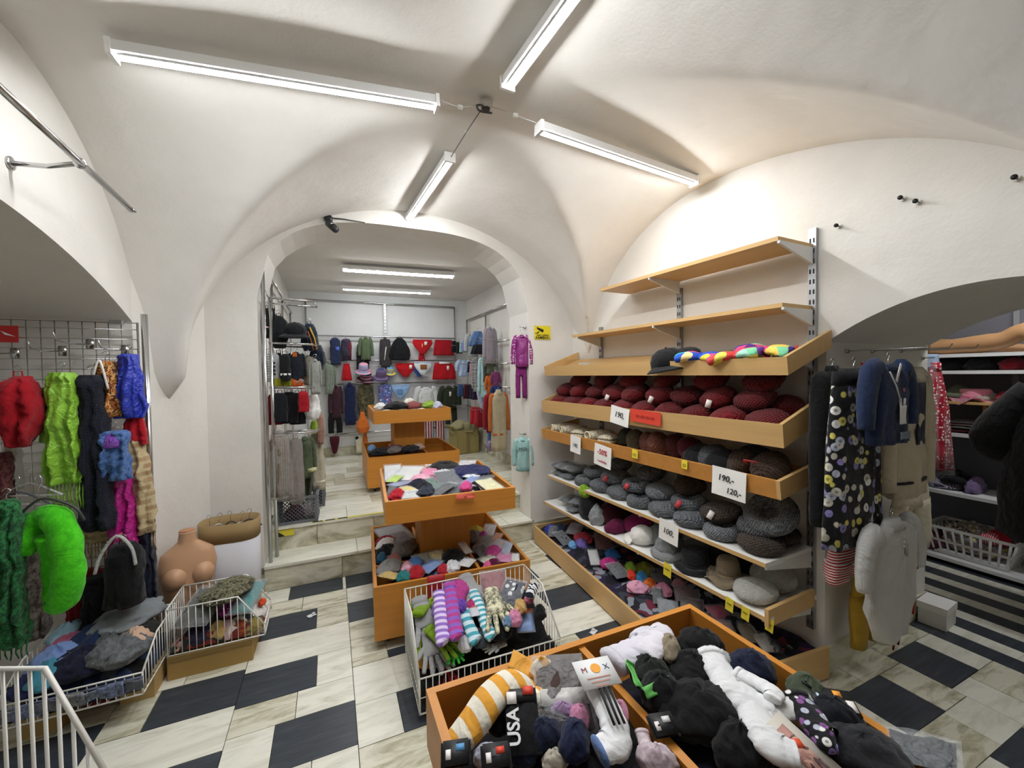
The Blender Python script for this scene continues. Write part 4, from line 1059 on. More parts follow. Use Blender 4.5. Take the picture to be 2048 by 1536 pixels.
bandana(1402, 724, .33, 'pink and turquoise bandana draped over the tray lip', ('#e24b8a', '#f0d890', '#2aa0a8', '#2b52b8', '#f2e04a'))
bandana(1474, 722, .33, 'mint and yellow bandana knotted in the tray middle', ('#7fd0a0', '#f0e060', '#7a4fb0', '#d84a4a', '#a8e0c8'))
bandana(1532, 712, .27, 'bandana of mint and pink with purple knot', ('#7fd0a0', '#4a2f7a', '#d84a7a', '#f0d060'))
P_ = [('red_panel', slab(.06, .10, .004, 1, .01), fab('#c02a35')), ('green_panel', slab(.035, .10, .004, 1, .01).tr(T(-.045, 0, .002)), fab('#2f8a3c')), ('yellow_panel', slab(.03, .10, .004, 1, .01).tr(T(-.075, 0, .004)), fab('#e8c83a')), ('knot', crump(.05, .05, .05, 4, .3, 12, 8).tr(T(-.105, 0, 0)), fab('#c83a5a'))]
put('bandana', P_, 'red, green and yellow striped bandana by the tray end', 'bandana', shelf_spot(1578, 706, .28), R(35), R(-20), spin=.2)
# floor bin heap and pieces
mixb = heapmat('#1b1c22', '#3c3f4a', '#6a2a3a', '#22232c', '#8a8f99', '#2a2440', '#15161a', s=20.0)
q = [FB[0], FB[1], W3(-.02, .03, 0), W3(2.0, .03, 0)]
n = 40; V = []; Fc = []
for j in range(n + 1):
    for k_ in range(13):
        v, u = j / n, k_ / 12; a = FB[0].lerp(FB[1], v); b = W3(1.99, .04, 0).lerp(W3(-.01, .04, 0), v); p = (a + (b - a).normalized() * .012).lerp(b, u)
        V.append((p.x, p.y, .085 + .035 * wob((p.x, p.y, 0), 5, 7) + .03 * u + .02 * (1 - abs(wob((p.x, p.y, 0), 8, 20)) * 2)))
for j in range(n):
    for k_ in range(12): a = j * 13 + k_; Fc.append((a, a + 13, a + 14, a + 1))
tag(obj('packet_heap', G(V, Fc), mixb), 'jumbled dark fill of small packets in the floor bin', 'heap', None, 'stuff')
N6 = len(ALL)
for (px, py, w_, h_, c, lb, kd) in (
    (1098, 1042, 26, 16, '#3a4660', 'blue and grey mitten near the pier', 'c'), (1106, 1050, 26, 12, '#2b3a9a', 'royal blue mitten in the floor bin', 'c'), (1092, 1062, 18, 14, '#4a4a52', 'dark grey packet at the pier end of the bin', 'p'),
    (1128, 1058, 30, 20, '#c9c3cc', 'clear packet with pinkish knitwear in the floor bin', 'p'), (1122, 1078, 26, 18, '#23252b', 'black packet beside the coral mitten', 'p'), (1158, 1072, 40, 18, '#d04a5c', 'coral pink folded mitten in floor bin', 'c'),
    (1145, 1092, 18, 24, '#6fa6d8', 'sky blue mitten standing on end', 'c'), (1164, 1090, 26, 18, '#7a6ab8', 'lilac mitten with navy cuff', 'c'), (1180, 1108, 22, 18, '#1c1c22', 'black and white patterned mitten', 'c'), (1190, 1118, 22, 20, '#c9c9c9', 'black and white fair isle mitten', 'p'),
    (1218, 1130, 42, 18, '#b0307a', 'magenta woolly mitten in the floor bin', 'c'), (1225, 1112, 32, 18, '#2f6fb0', 'bright blue mitten in the floor bin', 'c'), (1204, 1085, 34, 22, '#7a2434', 'dark red packet below the hat shelf', 'p'), (1240, 1145, 34, 24, '#2a2b33', 'black net packet against the front board', 'p'),
    (1256, 1150, 22, 30, '#e0432e', 'scarlet and orange toy mitten', 'c'), (1270, 1140, 26, 20, '#8ab83a', 'lime green fluffy bow', 'c'), (1295, 1148, 40, 24, '#8a8f2f', 'olive yellow fluffy scrunchie', 'c'), (1290, 1158, 28, 16, '#3a86b8', 'teal blue ribbon bow in floor bin', 'c'),
    (1302, 1168, 26, 14, '#d8702a', 'orange and pink ribbon in floor bin', 'c'), (1276, 1178, 50, 20, '#e0a4bc', 'long pale pink sock against the front board', 'c'), (1333, 1178, 34, 28, '#e79ab8', 'pale pink satin bow in floor bin', 'c'), (1350, 1172, 30, 26, '#c890a0', 'dusty pink satin piece beside the pale bow', 'c'),
    (1322, 1200, 22, 30, '#202126', 'black lace packet below pink bow', 'p'), (1338, 1215, 40, 20, '#868a90', 'grey packet next to the display table', 'p'), (1372, 1192, 40, 24, '#8f6f72', 'mauve tights packet in floor bin', 'p'), (1400, 1215, 44, 26, '#5a4440', 'brown tights packet in floor bin', 'p'), (1375, 1160, 40, 24, '#2c2a2c', 'black packet under the grey felt hat', 'p'),
    (1442, 1236, 44, 22, '#d8567e', 'bright pink net packet in floor bin', 'p'), (1472, 1262, 40, 26, '#a07a78', 'skin coloured tights packet in floor bin', 'p'), (1450, 1256, 34, 20, '#1f1f24', 'black net packet beside the pink net', 'p'), (1510, 1262, 40, 26, '#20222a', 'black sock bundle near the bin end', 'c'), (1536, 1260, 26, 22, '#4f6a3a', 'dark green mitten near the bin end', 'c'), (1530, 1282, 30, 22, '#3a4048', 'charcoal mitten with white stripe', 'c'),
    (1562, 1270, 26, 40, '#b9b9b9', 'pale grey glove standing upright', 'c'), (1585, 1282, 34, 30, '#d9d6cf', 'white paper bag at the bin end', 'p'), (1590, 1262, 34, 30, '#7a6a3c', 'mustard packet at the wall', 'p')):
    if kd == 'c': crumpled('mitten', px, py, w_, h_, .125, fab(c), lb, 'mitten', .06)
    else: packed('packet', px, py, w_, h_, .125, fab(c), lb, 'packet', .035, rnd.uniform(-.5, .5), tilt=R(rnd.uniform(5, 20)))
gloved(1572, 1312, 50, 160, .13, fab('#c8242a'), 'bright red knitted glove at the end of the floor bin', R(-10))

FBM = frame(FB[0], FB[1] - FB[0]); spread(ALL[N6:], FBM, .03, 1.93, .02, .5, .07, .8)
# ================================================================== CLOTHES ON THE DOORWAY REVEAL
RV = ('p', WO - WU * .095, WU); RV2 = ('p', WO - WU * .19, WU); RV3 = ('p', WO - WU * .275, WU); RV0 = ('p', WO - WU * .004, WU)
for px, lb in ((1695, 'floral dress'), (1746, 'navy top'), (1802, 'beige suit')):
    p = hit(px, 702, RV0); assemble('wall_hook', [('plate', cbox(.03, .004, .02), chrome()), ('prong', tube([(0, 0, 0), (0, -.06, 0), (0, -.29, .0), (0, -.3, .018)], .003, 6), chrome())], 'chrome wall hook holding the ' + lb, 'hook', frame(p, -WN))
WHH = plain('#f2f2ef', .4); BKH = plain('#1c1c1e', .5)
hung('coat', 'top', 1664, 742, 74, 300, RV, fab('#121315'), 'long black coat hanging behind the floral dress', 'coat', .05, hanger=BKH, sl=.93, bw=.62)
FLOR = fab('#16161a', 'floral', '#c9c7bb', 24.0)
hung('dress', 'skirt', 1707, 742, 98, 338, RV2, FLOR, 'black sleeveless dress with a flower print on a white hanger', 'dress', .045, hanger=WHH, top=.72, fold=.22, k=7, mat2=fab('#1a1a1e'),
     extra=lambda w_, h_, d: [('size_ticket', box(-.011, -d - .006, -.03, .011, -d - .004, .03).tr(T(.01, 0, -h_ * .27)), TAGM), ('neckline', vloft([(.012, 0, w_ * .2, d * .6), (-.05, 0, w_ * .34, d * .9)], 18), fab('#17171a'))])
def bunny(w_, h_, d):
    m_ = fab('#e6e6e4'); z = -h_ * .62
    P_ = [('printed_patch', slab(.052, .075, .003, 2, .002).tr(T(.0, -d - .008, z, 0, R(90))), m_)]
    for s in (-1, 1): P_.append(('printed_ear', tube([(s * .014, -d - .008, z + .03), (s * .02, -d - .008, z + .066)], .008, 8, .4, (0, 1, 0)), m_))
    P_ += [('grey_patch', slab(.085, .03, .003, 3, .001).tr(T(.025, -d - .008, z - .085, 0, R(90))), fab('#8e99a6', 'stripex', '#5d6a7c', 40.0)), ('pink_dot', cbox(.012, .003, .014).tr(T(.015, -d - .007, z + .1)), fab('#c86a8a'))]
    P_ += [('strap', tube([(-.06, -d * .7, -.02), (-.05, -d - .006, -h_ * .25), (-.02, -d - .01, z + .05)], .003, 6), plain('#c8c8c6', .6)), ('price_ticket', cbox(.016, .002, .08).tr(T(-.03, -d - .006, -h_ * .08, 0, 0, .5)), TAGM)]
    return P_
hung('child_shirt', 'top', 1776, 733, 104, 152, RV3, fab('#22304f'), 'navy child top with small white animal patch', 'top', .04, hanger=BKH, sl=.72, bw=.66, extra=bunny)
BEI = fab('#c9bfa6')
def trim(w_, h_, d): return [('dark_stripe', vloft([(-h_ * .86, 0, w_ * .312, d * 1.06), (-h_ * .88, 0, w_ * .312, d * 1.06)], 22), fab('#2a2a30')), ('inner_top', slab(w_ * .16, h_ * .5, .004, 3, .004).tr(T(w_ * .02, -d * .98, -h_ * .32, 0, R(90))), fab('#1f2438'))]
hung('jacket', 'top', 1812, 748, 98, 240, RV2, BEI, 'beige child jacket with dark hem stripe and open front', 'jacket', .05, hanger=BKH, sl=.86, bw=.6, extra=trim)
hung('trousers', 'pants', 1822, 965, 72, 138, RV, BEI, 'beige trousers hanging below the beige jacket', 'trousers', .03, hook=False)
hung('red_slip', 'skirt', 1822, 1005, 46, 130, RV0 if False else ('p', WO - WU * .03, WU), fab('#b01722'), 'bright red slip behind the beige trousers', 'slip', .02, hook=False, top=.8)
hung('shorts', 'pants', 1697, 1082, 76, 70, RV, fab('#e8e2de', 'stripez', '#b3202c', 26.0), 'red and white striped shorts under the floral dress', 'shorts', .04, hook=False, hip=.55, mat2=fab('#e6dcd6', 'check', '#a32430', 30.0))
hung('trousers', 'pants', 1735, 1140, 52, 142, RV, fab('#b08d2c'), 'mustard yellow child trousers with white hem', 'trousers', .035, hook=False, hip=.35)
def rib(w_, h_, d): return [('ticket', cbox(.018, .002, .05).tr(T(.02, -d - .004, -h_ * .22)), plain('#9a9c98', .7))] + [('button', cbox(.007, .003, .007).tr(T(0, -d - .002, -h_ * (.1 + .04 * k))), plain('#d9d9d6', .5)) for k in range(3)]
hung('romper', 'top', 1783, 1045, 118, 222, RV3, fab('#b9b9b7', 'stripex', '#c6c6c4', 60.0), 'pale grey short-sleeved romper on a black hanger', 'romper', .04, hanger=BKH, sl=.42, bw=.72, flare=.55, extra=rib)
for (px, y0, y1, lb) in ((1829, 1150, 1228, 'bright red ribbon beside the grey romper'), (1790, 1250, 1300, 'dark red tie cord under the grey romper'), (1800, 1252, 1290, 'short dark red cord below the romper')):
    a, b = hit(px, y0, RV), hit(px - 4, y1, RV); c = (a + b) / 2 + Vector((.006, 0, 0))
    o = obj('ribbon', tube([(0, 0, 0), tuple(c - a), tuple(b - a)], .007 if 'bright' in lb else .005, 6, .4), fab('#c01c28' if 'bright' in lb else '#7a1018'), None, True, Matrix.Translation(a)); tag(o, lb, 'ribbon')
# little red pegs on the hook row
o = assemble('peg_hanger', [('bar', tube([(-.05, 0, 0), (.05, 0, 0)], .004, 6), chrome()), ('peg', cbox(.03, .012, .035).tr(T(-.02, 0, -.02)), plain('#b5202c', .5)), ('peg', cbox(.012, .012, .04).tr(T(.035, 0, -.02)), plain('#d8d8d8', .4))], 'small peg hanger with red clip on the reveal', 'hanger', frame(hit(1732, 724, RV), -WN))
# cellophane wrapped red dress at the end of the reveal
PD = ('d', 3.02)
p = hit(1846, 716, RV0); assemble('wall_hook', [('plate', cbox(.03, .004, .02), chrome()), ('prong', tube([(0, 0, 0), (0, -.05, 0), tuple(frame(p, -WN).inverted() @ (hit(1866, 722, PD) + Vector((0, 0, .03))))], .003, 6), chrome())], 'chrome wall hook holding the cellophane dress', 'hook', frame(p, -WN))
hung('dress', 'skirt', 1868, 725, 76, 215, PD, fab('#a3182c', 'dots', '#e9d7d7', 42.0), 'red white-spotted child dress in cellophane at the doorway end', 'dress', .05, top=.22, fold=.3, extra=lambda w_, h_, d: [('cellophane', vloft(refine([(.03, -w_ * .08, w_ * .16, d * .6), (-.3 * h_, -w_ * .02, w_ * .22, d * .9), (-h_ * 1.04, 0, w_ * .55, d * 1.25)], 4), 22, .2, 6, 3), clear('#e8eef4', .18)), ('blue_header', slab(w_ * .45, h_ * .13, .003, 5, .01).tr(T(-w_ * .12, 0, .01, 0, R(90))), plain('#8fa6c4', .3))])
# white box at the foot of the pier
o = thing('shoe_box', 'small white box on the floor at the end of the reveal', 'box', T(3.16, 1.10, 0, .1)); obj('body', box(0, 0, 0, .16, .12, .12), plain('#dededa', .6), o, False); obj('lid', box(-.005, -.005, .09, .165, .125, .128), plain('#ecece8', .6), o, False)

# ================================================================== FAR ROOM
SHX = 4.27
fs = thing('shelving_unit', 'white and grey shop shelving seen through the doorway', 'shelving', T(SHX, 0, 0))
obj('back_panel', box(.4, .5, 0, .42, 2.9, 2.0), plain('#6d6d75', .7), fs, False)
WS = plain('#e4e5e6', .4)
for z, dp in ((1.60, .4), (1.475, .4), (1.005, .4), (.555, .40), (.055, .42)):
    o = obj('shelf_board', box(.4 - dp, .8, z - .025, .4, 2.9, z), WS, fs, False)
obj('wood_plank', box(.0, .9, 1.225, .4, 2.9, 1.245), BE, fs, False)
for y in (.8, 1.25, 2.88): obj('upright', box(.37, y, 0, .41, y + .03, 2.0), plain('#8a8b90', .5), fs, False)
for y in (1.24, 1.31): obj('wood_support', box(.05, y, 1.0, .25, y + .02, 1.225), BED, fs, False)
obj('grey_panel', box(.35, .8, .56, .365, 2.9, 1.0), plain('#5b5b64', .6), fs, False)
# mannequin legs on the top shelf
def leg(px, py, L, yaw, label, s=1):
    p = onx(px, py, SHX + .15); pth = smooth_path([(0, 0, .05), (0, .14 * L / .8, .055), (0, .42 * L / .8, .08), (0, .55 * L / .8, .13), (0, .72 * L / .8, .1), (0, L, .09)], 4)
    n = len(pth); prof = [.05, .045, .052, .058, .06, .062, .066, .068, .062, .06, .062, .064, .068, .072, .076, .078, .08, .082, .084, .085, .085]
    return assemble('mannequin_limb', [('leg', tube(pth, prof[:n], 16, .95, (0, 0, 1)), plain('#b98d62', .45)), ('foot', tube(smooth_path([(0, -.02, .05), (0, -.12, .035), (0, -.2, .025), (0, -.23, .02)], 3), [.046, .046, .045, .044, .042, .04, .038, .036, .034, .02], 14, .75, (0, 0, 1)), plain('#b98d62', .45))], label, 'mannequin leg', Matrix.Translation((SHX + .275, p.y, 1.602)) @ Matrix.Rotation(yaw, 4, 'Z'))
leg(1960, 690, .7, R(-4), 'tan mannequin leg lying on the top shelf against the wall side'); 
o = leg(2046, 695, .7, R(176), 'tan mannequin leg lying with its thigh towards the doorway'); o.location.y += .45; o.location.x = SHX + .085
def far(kind, px, py, w_, h_, z, c, lb, cat, name, hz=.08, pat='plain', c2='#ffffff', s=30.0):
    p = onx(px, py, SHX + .1); W_ = (onx(px + w_ / 2, py, SHX + .1) - onx(px - w_ / 2, py, SHX + .1)).length; H_ = (onx(px, py - h_ / 2, SHX + .1) - onx(px, py + h_ / 2, SHX + .1)).length
    m_ = fab(c, pat, c2, s); P_ = k_crump(.26, W_, max(H_, .04), m_, sd(), .25) if kind == 'c' else k_fold(.28, W_, H_, m_, sd(), 3)
    return assemble(name, P_, lb, cat, T(SHX + .16, p.y, z + .001))
far('c', 1890, 732, 74, 26, 1.475, '#141417', 'black jumper with white print on the second shelf', 'jumper', 'jumper', pat='tweed', c2='#1d1d21', s=12.0); far('c', 1955, 730, 70, 28, 1.475, '#18181b', 'black folded jumper beside the printed one', 'jumper', 'jumper')
far('c', 2020, 728, 60, 26, 1.475, '#7a1220', 'dark red jumper on the second far shelf', 'jumper', 'jumper')
far('c', 1862, 782, 40, 18, 1.245, '#6e655d', 'greyish brown knit cap on the wooden plank', 'cap', 'winter_cap'); far('c', 1910, 775, 54, 30, 1.245, '#5c6350', 'olive green cap on the wooden plank', 'cap', 'flat_cap')
far('c', 1965, 785, 60, 18, 1.245, '#a39a90', 'folded grey and white cloth behind the pink hat', 'cloth', 'folded_cloth'); far('c', 2010, 780, 50, 22, 1.245, '#9a1524', 'bright red folded cloth on the wooden plank', 'cloth', 'folded_cloth')
p = onx(1940, 796, SHX + .06); assemble('sun_hat', k_hat(.30, fab('#d98a9c'), 3, .6, .3, .25, fab('#b85a80')), 'pink sun hat with wavy brim on the wooden plank', 'hat', T(SHX + .14, p.y, 1.247))
far('f', 1900, 825, 90, 22, 1.005, '#6a1a28', 'stack of dark red jumpers under the plank', 'jumper', 'jumper'); far('f', 1925, 846, 80, 18, 1.03, '#4d5250', 'folded dark grey blanket on the grey shelf', 'blanket', 'folded_blanket')
far('c', 2025, 832, 30, 24, 1.005, '#d7d3ca', 'white knit ball beside the wooden support', 'knitwear', 'knit_ball')
far('c', 1885, 968, 80, 20, .555, '#b9b4c4', 'white and mauve zebra-striped blouse on the lower shelf', 'blouse', 'blouse', pat='stripex', c2='#3a3546', s=28.0); far('c', 1905, 950, 70, 26, .60, '#17161b', 'black blouse lying on the zebra blouse', 'blouse', 'blouse'); far('c', 1945, 948, 36, 30, .555, '#7a688f', 'lilac blouse behind the black blouse', 'blouse', 'blouse')
far('c', 1868, 1030, 60, 40, .055, '#5a2a40', 'dark plum clothes bundle behind the laundry basket', 'clothes', 'clothes_bundle')
# laundry basket of clothes
LB = thing('laundry_basket', 'white plastic laundry basket on the lowest far shelf', 'basket', T(SHX + .02, 1.17, .057))
WP = plain('#e6e6e3', .35); LW, LD = .44, .30
for y0, y1, nm in ((0, 1, 'rim'),):
    g = rings([[(x * (1 + e), y * (1 + e), z) for x, y in ((-.02, -.02), (LD + .02, -.02), (LD + .02, LW + .02), (-.02, LW + .02))] for z, e in ((.20, 0), (.222, .0), (.222, -.06), (.20, -.06))], False, True)
    obj('rim', g, WP, LB, False)
obj('base', box(.03, .03, 0, LD - .03, LW - .03, .03), WP, LB, False)
for i_ in range(10):
    y = LW * i_ / 9; yb = .03 + (LW - .06) * i_ / 9
    for (xa, xb) in ((-.015, .03), (LD + .015, LD - .03)): obj('slat', tube([(xb, yb, .02), (xa, y, .205)], .008, 6, .5), WP, LB)
for i_ in range(1, 6):
    x = LD * i_ / 6
    for (ya, yb) in ((-.015, .03), (LW + .015, LW - .03)): obj('slat', tube([(x, yb, .02), (x, ya, .205)], .008, 6, .5), WP, LB)
obj('mid_band', rings([[(x, y, z) for x, y in ((.0, .0), (LD, .0), (LD, LW), (.0, LW))] for z in (.1, .118)], False), WP, LB, False)
for (dx, dy, dz, sx, sy, sz, c, pt, c2, lb) in ((.15, .22, .10, .25, .38, .2, '#8d847c', 'floral', '#c9b8b0', 'patterned grey blouse heaped in the laundry basket'), (.1, .30, .2, .16, .2, .1, '#c8bab0', 'camo', '#8c7c74', 'cream and brown printed blouse on the basket heap'),
                                        (.12, .1, .21, .16, .16, .09, '#b01c30', 'plain', '#ffffff', 'crimson top on the basket heap'), (.06, .12, .22, .11, .12, .07, '#d9a7ac', 'stripey', '#b02c3c', 'red and white striped top hanging over the basket rim'), (.2, .06, .2, .18, .16, .1, '#b8aaa8', 'camo', '#7c6268', 'mauve printed scarf on the basket corner')):
    assemble('blouse', k_crump(sx, sy, sz, fab(c, pt, c2, 30.0 if pt != 'floral' else 40.0), sd()), lb, 'blouse', T(SHX + .02 + dx, 1.17 + dy, .057 + dz - .05))
# the customer in a black coat
def person():
    t = thing('person', 'person in a bulky black coat facing the far shelving', 'person', T(3.80, .77, 0, R(-90)))
    # skeleton facing +y, skinned into one body
    J = {'pel': (0, 0, .93), 'wst': (0, 0, 1.08), 'chs': (0, .02, 1.28), 'nck': (0, .03, 1.42), 'hd0': (0, .05, 1.5), 'hd1': (0, .07, 1.62)}
    Vv = [J[k] for k in ('pel', 'wst', 'chs', 'nck', 'hd0', 'hd1')]; E = [(0, 1), (1, 2), (2, 3), (3, 4), (4, 5)]; rad = [.14, .125, .14, .055, .085, .085]
    for s in (-1, 1):
        b = len(Vv); Vv += [(s * .09, 0, .88), (s * .10, .01, .48), (s * .10, -.02, .08), (s * .11, .10, .03)]; E += [(0, b), (b, b + 1), (b + 1, b + 2), (b + 2, b + 3)]; rad += [.095, .065, .045, .04]
        b = len(Vv); Vv += [(s * .17, .01, 1.36), (s * .30, -.03, 1.10), (s * .22, .2, .98), (s * .20, .28, .97)]; E += [(2, b), (b, b + 1), (b + 1, b + 2), (b + 2, b + 3)]; rad += [.06, .05, .038, .03]
        hb = b + 3
        for k in range(5):
            c = len(Vv); ox = (k - 2) * .016; Vv += [(s * .20 + ox, .325 + .008 * (k in (1, 2, 3)), .965), (s * .20 + ox * 1.2, .355 + .012 * (k in (1, 2, 3)), .945)]; E += [(hb, c), (c, c + 1)]; rad += [.010, .008]
    me = bpy.data.meshes.new('body'); me.from_pydata(Vv, E, []); o = bpy.data.objects.new('body', me); COL.objects.link(o); o.parent = t
    md = o.modifiers.new('skin', 'SKIN'); sv = me.skin_vertices[0].data if me.skin_vertices else None
    if sv is None:
        import bmesh
        bm = bmesh.new(); bm.from_mesh(me); bm.verts.layers.skin.verify(); bm.to_mesh(me); bm.free(); sv = me.skin_vertices[0].data
    for i_, r in enumerate(rad): sv[i_].radius = (r, r)
    sv[0].use_root = True
    o.modifiers.new('sub', 'SUBSURF').levels = 1; o.modifiers['sub'].render_levels = 2
    me.materials.append(plain('#c89a80', .6))
    FUR = fab('#0e0e10', 'tweed', '#181719', 90.0)
    obj('coat', vloft(refine([(1.44, 0, .10, .09, .02), (1.38, 0, .22, .14, .0), (1.2, 0, .26, .18), (.95, 0, .29, .21), (.7, 0, .31, .23), (.5, 0, .32, .24)], 4), 28, .07, 6, 3, .03), FUR, t)
    for s in (-1, 1): obj('sleeve', tube(smooth_path([(s * .17, 0, 1.36), (s * .31, -.04, 1.12), (s * .33, -.02, 1.02), (s * .23, .18, .98)], 4), [.095, .10, .105, .11, .112, .112, .11, .108, .105, .1, .095, .09, .08], 14), FUR, t)
    obj('hood', crump(.26, .2, .12, 5, .2).tr(T(0, -.08, 1.40)), fab('#2a1c12', 'tweed', '#15100c', 90.0), t)
    h = obj('hair', lathe([(.09, 1.50), (.108, 1.56), (.108, 1.63), (.085, 1.70), (.04, 1.725), (.005, 1.73)], 18, 4, .08).tr(T(0, .045, 0)), fab('#2e2018'), t)
    obj('nose', tube([(0, .15, 1.60), (0, .172, 1.575), (0, .15, 1.565)], .012, 8), plain('#c89a80', .6), t)
    for s in (-1, 1):
        obj('eye', lathe([(.002, -.008), (.009, -.004), (.009, .004), (.002, .008)], 10).tr(T(s * .032, .145, 1.605)), plain('#2a221e', .3), t)
        obj('ear', crump(.02, .03, .05, 3, .1, 10, 6).tr(T(s * .1, .06, 1.57)), plain('#c08f76', .6), t)
        obj('trouser_leg', vloft(refine([(.9, s * .1, .11, .11), (.5, s * .105, .085, .085), (.09, s * .105, .07, .075, -.01)], 3), 16, .05, 4, s + 3), fab('#15161b'), t)
        obj('shoe', tube(smooth_path([(s * .105, -.09, .045), (s * .105, .0, .05), (s * .11, .1, .04), (s * .115, .17, .03)], 3), [.04, .045, .048, .048, .046, .046, .045, .044, .04, .025], 12, .85), plain('#131315', .5), t)
    obj('mouth', cbox(.04, .006, .008).tr(T(0, .148, 1.535)), plain('#9a5a52', .6), t)
    return t
person()

# ================================================================== BACK ROOM: rails and clothes
def pipe(name, pts, r, label, cat='rail', mat=None, caps=()):
    a = Vector(pts[0]); P_ = [('bar', tube([tuple(Vector(p) - a) for p in pts], r, 10), mat or chrome())]
    for c in caps: P_.append(('flange', lathe([(r * 2.2, -.004), (r * 2.4, .0), (r * 2.2, .006)], 12).tr(T(*(Vector(c) - a), 0, R(90))), mat or chrome()))
    return assemble(name, P_, label, cat, Matrix.Translation(a))
YB = 6.31
# frame on the far wall
fr = thing('wall_frame', 'chrome garment frame on the far wall of the back room', 'garment frame', T(0, YB, 0))
xl, xr = ony(613, 700, YB).x, ony(910, 700, YB).x; zt = ony(760, 607, YB).z
for x in (xl, xr): obj('post', tube([(x, 0, .4), (x, 0, zt)], .012, 10), chrome(), fr)
obj('top_rail', tube([(xl, 0, zt), (xr, 0, zt)], .014, 10), chrome(), fr)
xm = ony(770, 650, YB).x; st = obj('slotted_strip', box(xm - .014, -.012, 1.0, xm + .014, 0, zt), steel(), fr, False)
for k in range(24): obj('slot_shade', cbox(.010, .002, .02), plain('#3a3b3d', .7), st, False, T(xm, -.0125, zt - .04 - .05 * k))  # no real holes: dark paint stands for the shade inside them
RZ = [ony(770, y, YB - .04).z for y in (674, 721, 766.5, 862)]
for z in RZ: obj('cross_rail', tube([(xl, -.035, z), (xr, -.035, z)], .011, 10), chrome(), fr)
PB = ('y', YB - .10); PB2 = ('y', YB - .16)
def bw(*a, **k): return hung(*a, **k)
JEAN = fab('#2a3350'); RED = fab('#b3151f'); RED2 = fab('#a01420')
bw('jacket', 'sack', 670, 676, 22, 54, PB, JEAN, 'folded navy child jacket with blue badge on the top rail', 'jacket', .04, prof=((0, .25), (.1, .45), (.5, .5), (1, .48)), extra=lambda w_, h_, d: [('badge', cbox(.05, .004, .05).tr(T(w_ * .2, -d - .004, -h_ * .4)), plain('#4f6fd0', .5))])
bw('backpack', 'sack', 692, 678, 22, 42, PB, fab('#3c3548', 'plain'), 'purple grey little rucksack with dark red side', 'backpack', .05, prof=((0, .3), (.1, .46), (.6, .5), (1, .46)), extra=lambda w_, h_, d: [('side_panel', cbox(w_ * .3, .01, h_ * .8).tr(T(w_ * .3, -d * .85, -h_ * .55)), fab('#6a2030')), ('pocket', pillow(w_ * .6, h_ * .35, .03, 6, 3).tr(T(-w_ * .05, -d * .9, -h_ * .7, 0, R(90))), fab('#34303f'))])
bw('jacket', 'top', 731, 676, 32, 44, PB, fab('#56664a'), 'green child jacket hanging on the top rail', 'jacket', .05, sl=.75, bw=.62)
bw('trousers', 'pants', 725, 690, 26, 52, ('y', YB - .07), fab('#1d1f22'), 'black trousers hanging behind the green jacket', 'trousers', .03, hook=False)
bw('jacket', 'top', 770, 677, 24, 58, PB, fab('#3a3638'), 'dark grey jacket with white piping on the top rail', 'jacket', .04, sl=.85, bw=.7, extra=lambda w_, h_, d: [('piping', tube([(w_ * .05, -d - .004, -h_ * .3), (-w_ * .12, -d - .004, -h_ * .75)], .006, 6), WHT)])
bw('cape', 'sack', 799, 676, 44, 44, PB, fab('#131417'), 'wide black child cape with deep folds', 'cape', .06, prof=((0, .12), (.15, .28), (.5, .45), (.8, .5), (1, .42)), fold=.3)
bw('swim_brief', 'brief', 845, 680, 40, 28, PB, RED, 'red triangular swim brief with white print on the top rail', 'swimwear', .03, extra=lambda w_, h_, d: [('print', cbox(w_ * .14, .004, h_ * .25).tr(T(w_ * .14, -d - .003, -h_ * .25)), TAGM), ('print', cbox(w_ * .05, .004, h_ * .3).tr(T(-w_ * .04, -d - .003, -h_ * .42)), plain('#e0a050', .6))])
bw('ribbon_tie', 'scarf', 843, 704, 13, 18, ('y', YB - .08), RED2, 'narrow red tie below the triangular brief', 'tie', .02, hook=False)
bw('shorts', 'skirt', 887, 680, 42, 31, PB, RED2, 'dark red swim shorts on the top rail', 'shorts', .03, top=.8, fold=.15)
# second rail
PLD = fab('#a9b3a2', 'check', '#2c332e', 40.0)
bw('plaid_shirt', 'top', 659, 724, 28, 64, PB, PLD, 'green and white checked shirt on the second rail', 'shirt', .04, sl=.7, bw=.72)
bw('child_dress', 'skirt', 693, 727, 20, 34, PB, RED, 'tiny bright red child dress on a clip', 'dress', .03, top=.6, fold=.35)
def buck(px, py, w_, c, lb, pl=PB2, c2='#e8c84a', pat='stripez', s=14.0):
    p = hit(px, py, pl); D = (hit(px + w_ / 2, py, pl) - hit(px - w_ / 2, py, pl)).length
    return assemble('bucket_hat', k_hat(D, fab(c, pat, c2, s), sd(), .6, .55, .05), lb, 'hat', frame(p, Vector((1, 0, 0))) @ Matrix.Rotation(R(24), 4, 'X'))
buck(727, 744, 34, '#58a8d8', 'bucket hat striped pink, yellow and sky blue', c2='#e0a0b0'); buck(732, 758, 38, '#c07890', 'pink bucket hat with dark brim below the striped hat', PB, '#2a2430', 'stripez', 9.0)
buck(762, 756, 36, '#8a6a8c', 'mauve striped bucket hat beside the strip', PB2, '#33406a', 'stripez', 18.0); buck(780, 747, 24, '#5a9ac8', 'pale blue small hat behind the mauve hat', PB)
bw('swim_brief', 'brief', 811, 727, 40, 27, PB, RED, 'red swim brief with white print on second rail', 'swimwear', .03, extra=lambda w_, h_, d: [('print', cbox(w_ * .14, .004, h_ * .28).tr(T(w_ * .24, -d - .003, -h_ * .25)), TAGM)])
